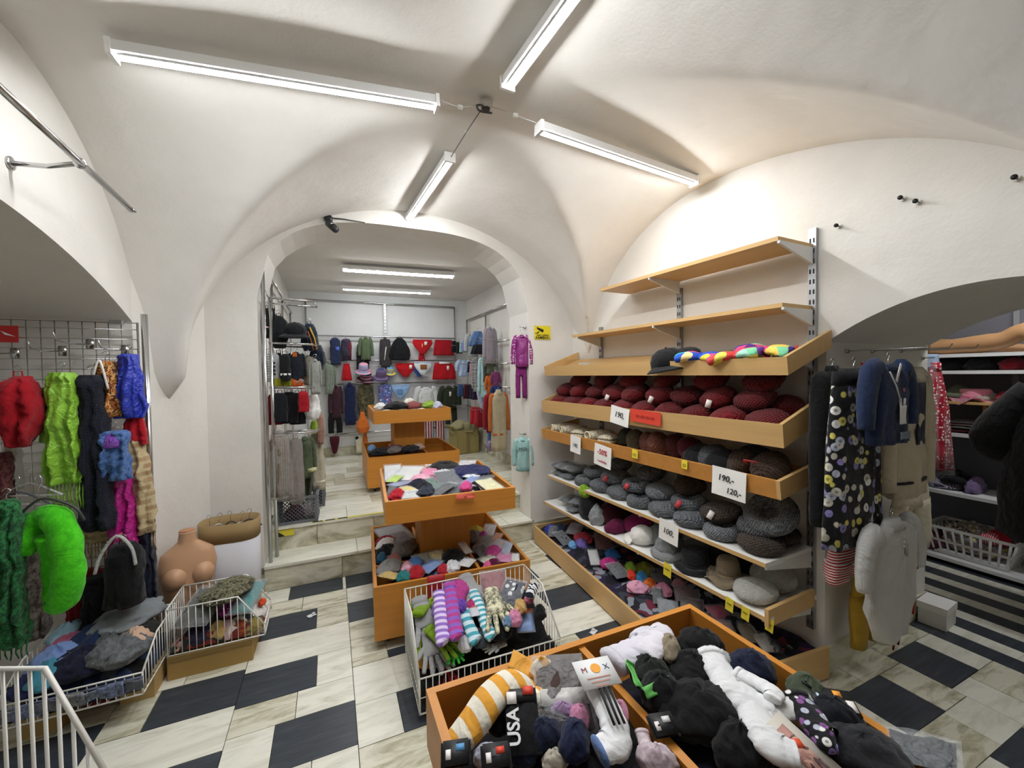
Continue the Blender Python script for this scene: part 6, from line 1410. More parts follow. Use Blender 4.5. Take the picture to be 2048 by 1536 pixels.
sc('scarf', 'sack', 36, 752, 92, 142, 2.42, fab('#a0101f'), 'bunched red scarf hanging on the grid', d=.07, prof=((0, .14), (.1, .36), (.35, .5), (.6, .5), (.85, .36), (1, .2)), fold=.3)
sc('scarf', 'scarf', 124, 745, 74, 222, 2.46, satin('#8fc63c', 26.0), 'shiny lime green scarf with long fringe', d=.05, fringe=.11, top=.75, fold=.45, k=7)
sc('scarf', 'scarf', 98, 775, 44, 110, 2.5, satin('#86bb38', 26.0), 'loose end of shiny lime scarf behind the red one', d=.03, hook=False, fold=.4)
sc('scarf', 'scarf', 183, 750, 64, 312, 2.50, fab('#141b30', 'knit', s=60.0), 'long navy ribbed scarf reaching to the basket', d=.06, top=.7, fold=.3)
sc('scarf', 'scarf', 211, 722, 56, 112, 2.56, fab('#a35a24', 'camo', '#d8a868', 42.0, '#5c2c12'), 'brown leopard print scarf with white string loop', d=.05, top=.6, extra=lambda w_, h_, d: [('string_loop', tube(smooth_path([(-w_ * .3, -d - .01, -h_ * .4), (-w_ * .1, -d - .015, -h_ * .1), (0, -d - .01, 0), (w_ * .12, -d - .015, -h_ * .12), (w_ * .28, -d - .01, -h_ * .5)], 4), .005, 6), WHT)])
sc('scarf', 'scarf', 258, 708, 62, 128, 2.58, satin('#2338b0', 30.0), 'royal blue crinkled scarf with pale edge', d=.05, top=.55, fold=.4)
sc('scarf', 'scarf', 268, 828, 48, 62, 2.62, fab('#b01324'), 'small bright red scarf below the blue one', d=.04, top=.6)
sc('scarf', 'scarf', 228, 862, 64, 98, 2.50, fab('#5a7cb4', 'tweed', '#34548c', 60.0), 'denim blue tied scarf with purple sequin patch', d=.05, top=.9, extra=lambda w_, h_, d: [('sequin_patch', crump(w_ * .7, .05, h_ * .3, 4, .15).tr(T(0, -d * .7, -h_ * .32)), satin('#8a4cc0', 90.0))])
BRS = fab('#bfae88', 'brick', '#8f5a34', 7.0, '#6d4e36')
sc('scarf', 'scarf', 268, 868, 74, 200, 2.64, BRS, 'beige scarf with brown brick check and fringe by the post', d=.05, fringe=.09, top=.4, fold=.35)
sc('scarf', 'scarf', 198, 930, 74, 152, 2.62, BRS, 'beige brick check scarf end hanging behind the navy scarf', d=.04, fringe=.08, top=.7, hook=False)
sc('scarf', 'scarf', 240, 940, 56, 175, 2.58, satin('#b01480', 26.0), 'magenta satin scarf between the brick checks', d=.05, top=.7, fold=.4)
sc('scarf', 'scarf', 246, 1062, 44, 62, 2.56, satin('#c85a78', 30.0), 'rose satin scarf tip under the magenta scarf', d=.03, hook=False)
sc('black_bag', 'sack', 246, 1088, 78, 120, 2.48, fab('#0f1013'), 'black velvet garment on a clear plastic hanger', 'garment', .06, prof=((0, .3), (.2, .5), (1, .5)), extra=lambda w_, h_, d: [('clear_hanger', tube(smooth_path([(-w_ * .55, -d, -h_ * .35), (-w_ * .4, -d, -.02), (0, -d, .06), (w_ * .35, -d, .0), (w_ * .45, -d, -h_ * .3)], 4), .007, 8), clear('#f0f2f2', .55))])
sc('scarf', 'scarf', 291, 1040, 38, 160, 2.66, fab('#14192c'), 'dark navy scarf beside the mannequin bust', d=.04, top=.7)
sc('scarf', 'scarf', 175, 1140, 90, 150, 2.66, fab('#7a0f1e'), 'dark red cloth hanging low behind the caps', 'cloth', d=.04, top=.9, hook=False); sc('black_cloth', 'scarf', 200, 1150, 80, 110, 2.6, fab('#121216'), 'black cloth hanging down to the cap basket', 'cloth', .05, top=.8, hook=False)
sc('scarf', 'scarf', 62, 1075, 60, 200, 2.50, fab('#3a322c', 'tweed', '#6a6258', 26.0), 'dark brown fluffy scarf behind the green loop', d=.06, top=.8)
sc('scarf', 'scarf', 14, 1000, 60, 295, 2.20, fab('#2f7a44', 'tweed', '#173d24', 55.0), 'long dark green flecked scarf with fringe', d=.05, fringe=.05, top=.8, fold=.45)
sc('scarf', 'scarf', 24, 880, 30, 100, 2.55, fab('#d6d3cc'), 'white knitted scarf below the red bunch', d=.03, top=.8); sc('scarf', 'scarf', 6, 905, 34, 110, 2.5, fab('#5a2030', 'tweed', '#8a5a50', 60.0), 'maroon mottled scarf at the grid', d=.04, top=.8)
# neon green loop scarf
def path_px(pts, Y): return [ony(x, y, Y) for x, y in pts]
P0 = path_px([(48, 1112), (55, 1062), (80, 1036), (112, 1040), (138, 1080), (146, 1140), (132, 1190), (113, 1206), (104, 1170), (102, 1110), (94, 1068)], 2.22); o0 = P0[2].copy()
pts = smooth_path([tuple(p - o0 + Vector((0, .03 * math.sin(i), 0))) for i, p in enumerate(P0)], 4); n = len(pts)
NEON = fab('#4fd01c', 'tweed', '#3fb814', 30.0)
assemble('loop_scarf', [('loop', tube(pts, [.030 + .020 * math.sin(math.pi * i / (n - 1)) + .008 * wob((i * .5, 0, 0), 3, 1) for i in range(n)], 16, 1.0), NEON), ('hanger', tube(smooth_path([(-.12, .02, -.05), (-.03, .0, .05), (.02, 0, .075), (.1, 0, .03), (.13, 0, -.03)], 4), .005, 8), plain('#3a3b3d', .4)), ('hook', hook_geo(0, .1).tr(T(.0, 0, .07)), HOOKM)], 'neon green loop scarf on a grey hanger', 'scarf', Matrix.Translation(o0))
for (px, py, Y, lb) in ((60, 968, 2.45, 'empty clear plastic hanger among the scarves'), (35, 985, 2.35, 'empty grey plastic hanger above the green loop')):
    assemble('coat_hanger', hanger_parts(.26, clear('#f0f2f2', .55) if 'clear' in lb else plain('#4b4c50', .4), .07, .006) + [('bar', tube([(-.13, 0, -.05), (.13, 0, -.05)], .004, 6), clear('#f0f2f2', .55))], lb, 'hanger', frame(ony(px, py, Y), Vector((.8, -.3, 0))))

# ---- cap basket
heap(0, 'cloth_heap', 'dark jumble of clothes filling the cap basket', -1.22, -.795, 2.285, 2.685, .13, .235, heapmat('#15171c', '#23304c', '#2a2c33', '#1a1f33', '#4a4c52', '#101114', s=12.0), seed=4)
NA = len(ALL)
for (px, py, w_, h_, z, c, lb, pt) in ((272, 1215, 86, 62, .33, '#7e8488', 'grey cloth cap with yellow badge on the heap', 'plain'), (205, 1252, 100, 80, .28, '#1f2f52', 'dark blue denim skirt with orange badge', 'plain'), (132, 1264, 58, 64, .28, '#8fb0c0', 'pale blue denim ruffled cloth', 'plain'), (112, 1295, 76, 60, .25, '#b4647c', 'dusty pink folded tee shirt', 'plain'),
                                  (152, 1312, 92, 40, .26, '#7f9ad0', 'light blue shorts with white piping', 'plain'), (213, 1305, 56, 44, .28, '#6a6c70', 'small grey corduroy beret', 'tweed'), (168, 1342, 120, 52, .25, '#1a1d33', 'dark navy jersey in front of the blue shorts', 'plain'), (280, 1318, 84, 50, .26, '#6d7274', 'flat grey flat-cap at the basket front', 'tweed'),
                                  (275, 1276, 62, 26, .27, '#c9a890', 'peach ruffled collar in the cap basket', 'plain'), (240, 1288, 50, 30, .25, '#17181c', 'black velvet cap beside the peach collar', 'plain'), (310, 1262, 50, 60, .27, '#2a2826', 'charcoal cloth against the wire basket', 'plain'), (80, 1358, 62, 54, .24, '#4a94ac', 'teal cap at the basket corner', 'plain'), (225, 1276, 36, 26, .3, '#5a5d5e', 'grey tweed scrap on the denim skirt', 'tweed'), (268, 1260, 46, 22, .29, '#31507c', 'blue jersey with yellow stripe', 'plain'), (45, 1375, 50, 40, .22, '#2a2f5a', 'indigo cloth under the teal cap', 'plain')):
    ex = None
    if 'badge' in lb: ex = lambda sx, sy, hz: [('badge', lathe([(.002, 0), (.014, .002), (.012, .006), (.002, .008)], 12).tr(T(sx * .08, -sy * .1, hz * .92)), plain('#e09030', .4))]
    crumpled('flat_cap' if 'cap' in lb else 'cloth_piece', px, py, w_, h_, z, fab(c, pt, '#54575a', 60.0), lb, 'cap' if 'cap' in lb else 'cloth', .09, rnd.uniform(-.3, .3), parts=ex)
spread(ALL[NA:], Matrix.Identity(4), -1.225, -.79, 2.28, 2.70, .09, .72)
for q in range(7):
    p = Vector((-1.195 + .063 * q, 2.262, .205)); assemble('lace_trim', [('lace', slab(.085, .05 + .015 * (q % 2), .004, q, .018, 6).tr(T(0, 0, -.03, 0, R(100))), fab(('#8f97a8', '#7f8fb4', '#6a6c72', '#9a9a90')[q % 4], 'tweed', '#5a6070', 80.0)), ('hem', tube([(-.04, 0, -.005), (.04, 0, -.005)], .005, 6), fab('#6a7080'))], 'greyish lace hem hanging over the front of the cap basket', 'lace', Matrix.Translation(p), 'lace hems on the cap basket')
o = assemble('red_bag', [('body', crump(.165, .2, .1, 4, .2), fab('#7a0f1e')), ('handle', tube(smooth_path([(-.05, -.06, .06), (0, -.09, .09), (.05, -.06, .06)], 4), .006, 6), fab('#5a0c16'))], 'dark red bag pushed under the cap basket', 'bag', T(-1.0, 2.52, .003))

# ---- wire basket on the cardboard box
heap(0, 'cloth_heap', 'jumble of small packets filling the basket on the cardboard box', -.762, -.365, 2.53, 2.77, .13, .19, heapmat('#9a8a6a', '#c8a0a8', '#4a5048', '#7a2f28', '#ddd8d0', '#2c3430', s=14.0), seed=6)
NA = len(ALL)
for (px, py, w_, h_, z, m_, lb, kd) in ((428, 1170, 100, 62, .36, fab('#5c5a44', 'camo', '#7b785e', 34.0, '#3c3a2e'), 'camouflage hat on top of the basket', 'c'), (390, 1205, 80, 60, .30, fab('#4c4c44'), 'olive cloth in a crinkled clear bag', 'p'), (476, 1212, 60, 66, .28, fab('#a0248c', 'dots', '#e6b8e0', 70.0), 'magenta polka dot cap in the basket', 'c'), (505, 1180, 50, 50, .30, fab('#4f8f90'), 'teal top in the corner of the basket', 'p'), (525, 1196, 18, 44, .30, fab('#d8502a'), 'orange strap over the basket rim', 'c'),
                                   (405, 1240, 66, 44, .26, fab('#4a4438'), 'dark olive cap under the clear bag', 'c'), (362, 1283, 44, 36, .22, plain('#d7dce6', .3), 'white packet with blue emblem', 'p'), (408, 1278, 40, 26, .22, fab('#d0a098'), 'pink striped baby sock', 'c'), (453, 1268, 46, 38, .22, fab('#d098a4'), 'pale pink baby bootee', 'c'), (488, 1256, 50, 34, .23, fab('#e6e4e0'), 'white baby hat at the basket side', 'c'), (505, 1278, 36, 36, .21, fab('#8a7a44'), 'ochre speckled baby sock', 'c'), (430, 1296, 60, 26, .20, fab('#b89a5c'), 'mustard baby sock behind the wires', 'c'), (460, 1302, 70, 22, .19, fab('#9a4a2a'), 'rust coloured cloth at the basket bottom', 'c'), (370, 1310, 60, 30, .19, fab('#33304a'), 'dark violet cloth at the basket bottom', 'c'), (350, 1300, 30, 40, .2, fab('#c89a90'), 'salmon cloth at the basket side', 'c')):
    if kd == 'c': o = crumpled('baby_piece' if 'baby' in lb else 'cloth_piece', px, py, w_, h_, z, m_, lb, 'clothing', .08)
    else: o = packed('packet', px, py, w_, h_, z, m_, lb, 'packet', .06, .2, tilt=R(15))
    ylim = 2.575 + .35 * max(0, (1320 - py) / 400)
    if o.location.y < ylim: p = ony(px, py, ylim); o.location = (p.x, p.y, max(.125, p.z - .035))

[setattr(o, 'scale', (.8, .8, .8)) for o in ALL[NA:NA + 6]]; spread(ALL[NA:], Matrix.Identity(4), -.762, -.362, 2.53, 2.77, .08, .72)
# ---- mannequin bust
SKIN = plain('#c49a78', .42)
bu = thing('mannequin_bust', 'headless skin-coloured female mannequin bust beside the baskets', 'mannequin', T(-.765, 2.868, 0, R(18)) @ Matrix.Diagonal((.9, .9, 1, 1)))
bz = ony(350, 1072, 2.8).z
obj('torso', vloft(refine([(bz, 0, .042, .042), (bz - .02, 0, .043, .043), (bz - .06, 0, .05, .048), (bz - .085, 0, .085, .055), (bz - .12, 0, .135, .066), (bz - .19, 0, .15, .085), (bz - .27, 0, .138, .092), (bz - .36, 0, .118, .082), (bz - .46, 0, .105, .075), (bz - .56, 0, .125, .085), (.02, 0, .13, .09)], 3), 28), SKIN, bu)
for s in (-1, 1): obj('breast', lathe([(.068, -.02), (.06, .012), (.045, .034), (.022, .048), (.004, .052)], 20).tr(T(s * .066, -.068, bz - .235, 0, R(80))), SKIN, bu)
obj('neck_cap', lathe([(.04, bz), (.041, bz + .004), (.038, bz + .006), (.004, bz + .006)], 20), plain('#b58058', .4), bu)
# ---- cardboard drum with hangers
dr = thing('hanger_box', 'oval white cardboard box with brown rim holding hangers', 'box', T(-.6, 3.08, 0, R(-3)))
def oval(a, b, z, n=26): return [(a * math.copysign(abs(math.cos(2 * math.pi * j / n)) ** .7, math.cos(2 * math.pi * j / n)), b * math.copysign(abs(math.sin(2 * math.pi * j / n)) ** .7, math.sin(2 * math.pi * j / n)), z) for j in range(n)]
zt_ = .60
obj('body', rings([oval(.155, .105, 0), oval(.16, .11, zt_ - .1)], True), plain('#cdced4', .75), dr)
obj('rim', rings([oval(.161, .111, zt_ - .115), oval(.163, .113, zt_), oval(.156, .106, zt_), oval(.154, .104, zt_ - .115)], False, True), plain('#9b8259', .9), dr)
for k, (x, y, a) in enumerate(((-.06, .0, .4), (.0, .02, -.3), (.06, -.02, .6), (.1, .02, .1), (-.1, -.02, -.5))):
    assemble('coat_hanger', [('hook', hook_geo(0, .07), chrome()), ('arm', tube(smooth_path([(-.07, 0, -.05), (0, 0, 0), (.07, 0, -.05)], 4), .004, 6), (chrome(), BKH)[k % 2])], 'hanger sticking out of the oval cardboard box', 'hanger', T(-.6 + x, 3.08 + y, zt_ - .02, a, 0, .3 * a), 'hangers in the oval box')

# ================================================================== DISPLAY TABLE BEFORE THE STEPS
mix1 = heapmat('#1c1f28', '#c9c8cc', '#d49ab0', '#23304f', '#e8e4dc', '#7a2a3a', '#8fa4c4', '#101216', s=20.0)
M1 = TB1.matrix_world
heap(0, 'sock_heap', 'jumbled sock packets filling the upper tray before the steps', .10, .81, .08, .89, .68, .775, mix1, M1, seed=9, rough=.02)
NA = len(ALL)
for (px, py, w_, h_, z, c, lb, kd) in ((812, 940, 58, 26, .80, '#e4e4e2', 'stack of white sock packets in the upper tray', 'p'), (780, 948, 40, 22, .80, '#dedee0', 'white sock packet with green sticker', 'p'), (786, 958, 26, 12, .805, '#b8d83a', 'lime green label packet', 'p'), (838, 945, 40, 28, .80, '#d88aa8', 'pink fluffy socks in the upper tray', 'c'), (852, 942, 20, 18, .81, '#e2a088', 'salmon and green header card packet', 'p'), (858, 956, 26, 12, .80, '#a8386c', 'magenta striped sock pair', 'p'),
                                  (880, 928, 66, 26, .81, '#17181b', 'black sock bundle with white card', 'c'), (915, 926, 40, 18, .81, '#d9d6d6', 'white and red packet at the back of the tray', 'p'), (932, 944, 84, 32, .81, '#1d2350', 'navy fleece tights piled in the tray', 'c'), (830, 962, 40, 22, .80, '#e0a8bc', 'pale pink floral socks', 'c'), (812, 972, 40, 28, .80, '#161a2a', 'dark navy ribbed socks in the tray', 'c'), (868, 966, 30, 26, .80, '#4c6a5c', 'green framed sock box', 'p'),
                                  (905, 962, 52, 34, .80, '#4a4c54', 'grey dotted socks in a clear pouch', 'p'), (932, 974, 26, 20, .80, '#cc4f8c', 'hot pink spotted socks', 'c'), (953, 958, 24, 20, .81, '#6f8cc8', 'blue header card of a yellow sock pack', 'p'), (976, 968, 46, 18, .80, '#e6dfae', 'pale yellow tights pack at the tray corner', 'p'), (960, 949, 20, 10, .815, '#e8eaec', 'small white ticket on the navy tights', 'p'), (985, 955, 30, 26, .80, '#26272b', 'black sock packet along the tray side', 'p'),
                                  (786, 978, 30, 30, .80, '#8a90b4', 'lilac blue tights pack', 'p'), (776, 984, 18, 26, .80, '#1e2838', 'dark packet against the tray side', 'p'), (784, 996, 34, 14, .80, '#a81a2a', 'scarlet socks at the tray corner', 'c'), (830, 986, 36, 24, .80, '#e0cc78', 'pale yellow printed sock pack', 'p'), (808, 994, 40, 12, .80, '#d0d2d0', 'white card packet at the tray front', 'p'), (856, 980, 36, 26, .80, '#14161a', 'black socks at the tray front', 'c'), (872, 986, 34, 16, .81, '#2f3542', 'slate grey socks by the red sticker', 'c'), (885, 948, 40, 18, .80, '#c4c2cc', 'white patterned tights in the tray', 'c'), (895, 976, 30, 20, .80, '#2a2a2e', 'black glitter tights in the tray', 'p')):
    if kd == 'c': crumpled('sock_bundle', 884 + (px - 884) * .94, 958 + (py - 958) * .93, w_ * 1.05, h_, z - .01, fab(c), lb, 'socks', .05)
    else: packed('sock_packet', 884 + (px - 884) * .93, 958 + (py - 958) * .93, w_ * .9, h_ * .9, z - .012, fab(c), lb, 'packet', .02, rnd.uniform(-.7, .7), tilt=R(rnd.uniform(-8, 12)), cardm=plain('#e8e8ea', .5) if 'card' in lb else None)
spread(ALL[NA:], M1, .09, .82, .075, .90, .06, .75)
p = M1 @ Vector((.52, .045, .79)); assemble('price_sticker', [('sticker', slab(.11, .03, .001, 2, .004).tr(T(0, -.006, -.01, 0, R(75))), plain('#d8604c', .6)), ('mark', slab(.02, .006, .001, 1, 0).tr(T(0, -.012, -.008, 0, R(75))), plain('#a03a2c', .6))], 'torn red price sticker on the tray front', 'sticker', frame(p, M1.col[0].xyz))
LH = heapmat('#9a9aa0', '#15161a', '#8a2a34', '#6c7078', '#c9bcc0', '#2a3a54', s=18.0); RH = heapmat('#c884a8', '#8c8890', '#d8d4d4', '#b03a80', '#4a4a50', '#e8e0e4', s=18.0); FH = heapmat('#3a70b0', '#c02a34', '#d8d8dc', '#8ab0d8', '#2f6a70', '#1a1a1e', s=18.0)
heap(0, 'packet_heap', 'jumble in the scarf-side compartment of the table', .03, .28, .36, .92, .08, .30, LH, M1, seed=11); heap(0, 'packet_heap', 'jumble in the shelf-side compartment of the table', .63, .88, .05, .62, .08, .29, RH, M1, seed=12); heap(0, 'packet_heap', 'jumble in the aisle compartment of the table', .03, .58, .03, .31, .08, .30, FH, M1, seed=13)
NA = len(ALL)
for (px, py, w_, h_, z, c, lb, kd) in ((775, 1066, 60, 34, .34, '#a4a6a8', 'clear bag of grey socks at the back of low box', 'p'), (760, 1080, 46, 14, .34, '#8c2430', 'dark red and white striped tights', 'c'), (738, 1090, 40, 18, .35, '#e2dedd', 'white plush toy sock hanging over the box side', 'c'), (762, 1104, 40, 30, .34, '#101113', 'black fuzzy slipper socks', 'c'), (792, 1082, 34, 34, .34, '#8a8f9c', 'grey blue tights in film', 'p'), (815, 1098, 44, 40, .35, '#6f6c6a', 'big crinkled bag of grey tights', 'c'), (740, 1116, 24, 22, .33, '#2f5a74', 'teal and cream socks in the low box', 'c'), (760, 1122, 36, 10, .33, '#b0483a', 'brick red packet by the divider', 'p'), (795, 1108, 26, 24, .34, '#8a8078', 'taupe tights in film', 'p'),
                                  (940, 1044, 18, 22, .33, '#e4e0da', 'white toy rabbit socks beside the column', 'c'), (952, 1048, 30, 12, .34, '#d8cc5c', 'yellow baby socks beside the column', 'c'), (974, 1058, 26, 22, .34, '#d8d4d8', 'white packet with green print', 'p'), (955, 1068, 40, 20, .33, '#85828a', 'grey tights next to the column', 'c'), (968, 1080, 24, 20, .33, '#b03a90', 'violet and pink baby socks', 'c'), (984, 1078, 18, 14, .34, '#d8844a', 'orange card packet', 'p'), (950, 1092, 40, 26, .32, '#7f7c80', 'grey patterned tights beside the column', 'p'), (990, 1092, 40, 18, .33, '#c8c0c8', 'white and lilac tights', 'p'), (985, 1108, 40, 20, .33, '#c04890', 'hot pink satin socks in film', 'c'), (1008, 1104, 34, 22, .33, '#d068a4', 'pink striped tights in film', 'p'), (1018, 1096, 20, 22, .34, '#b4c4dc', 'pale blue card packet', 'p'), (1000, 1120, 36, 14, .32, '#5c1438', 'dark plum leggings in the box', 'c'), (1022, 1122, 18, 18, .33, '#e6e4e2', 'white card at the box corner', 'p'), (955, 1110, 30, 16, .33, '#2a2a2e', 'black tights with white card', 'p'), (975, 1130, 40, 16, .32, '#d8dcc8', 'white and green printed packet', 'p'), (960, 1134, 20, 12, .33, '#d4608c', 'pink socks against the divider', 'c'),
                                  (765, 1142, 50, 36, .35, '#8f8f8c', 'grey felt beanie in the aisle compartment', 'c'), (763, 1164, 44, 12, .35, '#d8b02a', 'yellow tights in film at the front corner', 'p'), (816, 1138, 24, 56, .36, '#dca8bc', 'pale pink sock standing against the rim', 'c'), (838, 1150, 36, 22, .35, '#a81c28', 'red character socks in the aisle compartment', 'c'), (820, 1162, 34, 14, .35, '#2f7c7c', 'teal socks at the box front', 'c'), (850, 1138, 34, 26, .35, '#5c8cc8', 'sky blue tights', 'c'), (872, 1128, 34, 26, .35, '#e2dc9c', 'cream and yellow tights in film', 'p'), (880, 1142, 34, 24, .35, '#5c88cc', 'blue and yellow striped tights', 'p'), (862, 1118, 40, 12, .34, '#b8c0b0', 'pale green tights under the column', 'p'), (912, 1120, 50, 26, .36, '#111114', 'black woolly socks in the aisle compartment', 'c'), (902, 1138, 24, 24, .35, '#b02434', 'bright red tights', 'c'), (915, 1146, 34, 20, .35, '#d4d6da', 'white socks with grey stripes', 'c'), (938, 1142, 32, 18, .35, '#dcdcdc', 'white ribbed socks in card', 'p'), (921, 1104, 18, 26, .38, '#c8beac', 'beige hosiery box standing by the column', 'p')):
    if kd == 'c': crumpled('sock_bundle', px, py, w_, h_, z, fab(c), lb if len(lb.split()) > 3 else lb + ' in the low box', 'socks', .06)
    else: packed('sock_packet', px, py, w_, h_, z, fab(c), lb if len(lb.split()) > 3 else lb + ' in the low box', 'packet', .025, rnd.uniform(-.7, .7), tilt=R(rnd.uniform(-5, 25)))
spread(ALL[NA:NA + 9], M1, .02, .29, .35, .93, .12, .75); spread(ALL[NA + 9:NA + 25], M1, .62, .89, .02, .64, .12, .75); spread(ALL[NA + 25:], M1, .02, .60, .02, .32, .12, .75)
p = ony(873, 1180, 2.20); assemble('price_card', [('card', slab(.095, .16, .0015, 3, .004).tr(T(0, 0, 0, 0, R(80))), plain('#a81c24', .6)), ('white_line', slab(.085, .006, .001, 1, 0).tr(T(0, -.008, .045, 0, R(80))), WHT), ('white_diamond', slab(.04, .004, .001, 1, 0).tr(T(.01, -.004, -.03, 0, R(80), R(40))), WHT)], 'red price card tucked behind the glove basket', 'price card', frame(p, Vector((1, -.07, 0))))
# back room table
M2 = TB2.matrix_world
heap(0, 'hat_heap', 'jumble filling the upper tray of the back room table', .10, .81, .1, .89, .68, .76, heapmat('#d8d4cc', '#1c1c20', '#6c7a3a', '#b8b0a8', '#7a4a3a', s=16.0), M2, seed=14, rough=.02)
NA = len(ALL)
for (px, py, w_, h_, z, c, lb) in ((764, 816, 22, 14, 1.16, '#e4e4e2', 'white cap in the tray of the back room table'), (790, 814, 44, 20, 1.17, '#15161a', 'black cap bundle in the back room tray'), (818, 806, 20, 14, 1.18, '#dedbd2', 'white sun hat in the back room tray'), (838, 813, 36, 12, 1.16, '#8a4a48', 'brown and pink scarf in the back room tray'), (858, 813, 30, 14, 1.16, '#88a83a', 'green and white hat in the back room tray'), (876, 816, 20, 10, 1.16, '#c4c8dc', 'pale lilac hat at the tray end'),
                              (750, 886, 44, 22, .74, '#5a3444', 'maroon hat in the low box of back room table'), (752, 905, 60, 20, .73, '#12131a', 'black caps in the low box of back room table'), (786, 900, 40, 18, .74, '#6e6a66', 'grey packet leaning in the low box'), (825, 898, 60, 16, .73, '#15161c', 'dark hats in the low box by the column'), (862, 890, 34, 18, .73, '#b89a90', 'beige socks in the low box at the shelf side'), (733, 884, 20, 14, .75, '#6f98c8', 'light blue hat at the low box edge')):
    crumpled('hat_bundle', px, py, w_, h_, z, fab(c), lb, 'hat', .07)
spread(ALL[NA:NA + 6], M2, .09, .82, .075, .90, .15, .78); [setattr(o, 'scale', (.72, .72, .8)) for o in ALL[NA + 6:]]; spread(ALL[NA + 6:], M2, .02, .60, .02, .32, .25, .8)
heap(0, 'packet_heap', 'dark jumble in the low box of back room table', .03, .88, .03, .31, .08, .28, heapmat('#16171c', '#2a2c36', '#4a3a40', '#1a1c26', s=14.0), M2, seed=15)

# ================================================================== GLOVE BASKET
MB1 = BK1.matrix_world
V = []; Fc = []; n = 26
for j in range(n + 1):
    for i_ in range(n + 1):
        u, v = i_ / n, j / n; x_, y_ = .012 + .666 * u, .012 + .416 * v
        V.append((x_, y_, .10 + .15 * v + .035 * wob((x_, y_, 0), 21, 7) + .02 * (1 - abs(wob((x_, y_, 0), 22, 18)) * 2)))
for j in range(n):
    for i_ in range(n): a = j * (n + 1) + i_; Fc.append((a, a + 1, a + n + 2, a + n + 1))
k_ = len(V); V += [(.012, .012, .035), (.678, .012, .035), (.678, .428, .035), (.012, .428, .035)]; Fc.append((k_ + 3, k_ + 2, k_ + 1, k_))
for (q0, q1) in ((0, n), (n, (n + 1) ** 2 - 1), ((n + 1) ** 2 - 1, n * (n + 1)), (n * (n + 1), 0)):
    d_ = (q1 - q0) // n; c0 = k_ + {0: 0, n: 1, (n + 1) ** 2 - 1: 2, n * (n + 1): 3}[q0]; c1 = k_ + {0: 0, n: 1, (n + 1) ** 2 - 1: 2, n * (n + 1): 3}[q1]
    Fc.append(tuple([c0, c1] + [q1 - d_ * t_ for t_ in range(n + 1)]))
tag(obj('glove_heap', G(V, Fc), fab('#0f1012'), None, True, MB1), 'tangle of black gloves filling the wire dump basket', 'heap', None, 'stuff')
def bz_(py): return .305 - (py - 1190) * .00095
def lg(px, py, L, ang, mat, lb, up):
    return socked(px, py, L, ang, bz_(py) + up, mat, lb, w=.17, tilt=R(15), bend=.06, name='long_glove')
NA = len(ALL)
WG = fab('#e8e9ea', 'knit', s=110.0); NG = fab('#b4e81c', 'knit', s=110.0)
def gl(px, py, L, ang, mat, lb, up=.0, **k): return gloved(px, py, L, ang, bz_(py) + up, mat, lb, **k)
gl(941, 1198, 62, -50, WG, 'white knitted glove lying at the back of the basket', .02, tilt=R(20)); gl(840, 1262, 70, -62, WG, 'white knitted glove against the basket side', .03, tilt=R(30)); gl(868, 1302, 74, -28, NG, 'neon yellow-green glove spread on the heap', .04, tilt=R(15)); gl(833, 1296, 50, -80, NG, 'neon yellow-green glove folded by the wires', .02, tilt=R(30)); gl(862, 1328, 66, -70, WG, 'white knitted glove at the basket front corner', .03, tilt=R(20), thumb=-1); gl(917, 1333, 40, -80, fab('#3fc84a'), 'bright green glove tips at the basket front', .02)
gl(1003, 1322, 50, 200, fab('#c9cac8'), 'pale grey glove poking through the front wires', .01); gl(992, 1238, 72, -68, fab('#e2dfbe', 'tweed', '#6a6a5a', 34.0), 'cream glove with dark print in the basket', .05, tilt=R(18)); gl(880, 1345, 60, -60, WG, 'white glove half hidden at the front rim', .0)
lg(885, 1245, 84, -84, fab('#9470c4', 'stripex', '#d8c8ea', 9.0), 'lilac striped long glove beside the purple mitten', .07); lg(899, 1242, 92, -80, fab('#8a64c0', 'stripex', '#b0408c', 8.0), 'violet and pink striped long glove', .075)
TEAL = fab('#4fa4b4', 'stripex', '#d8e6ea', 10.0)
lg(968, 1284, 100, -62, TEAL, 'teal long glove with white bands in the basket', .07); lg(952, 1272, 96, -60, fab('#4aa0b0', 'stripex', '#c8dce2', 7.0), 'teal long glove tucked under the banded one', .06)
gl(846, 1228, 56, 65, NG, 'neon green cuff glove with yellow badge', .03, tilt=R(10)); gl(886, 1372, 56, -85, fab('#b0161f'), 'red glove seen through the lower front wires', -.03); gl(868, 1378, 50, -95, fab('#a8141d'), 'dark red glove seen through the lower front wires', -.04)
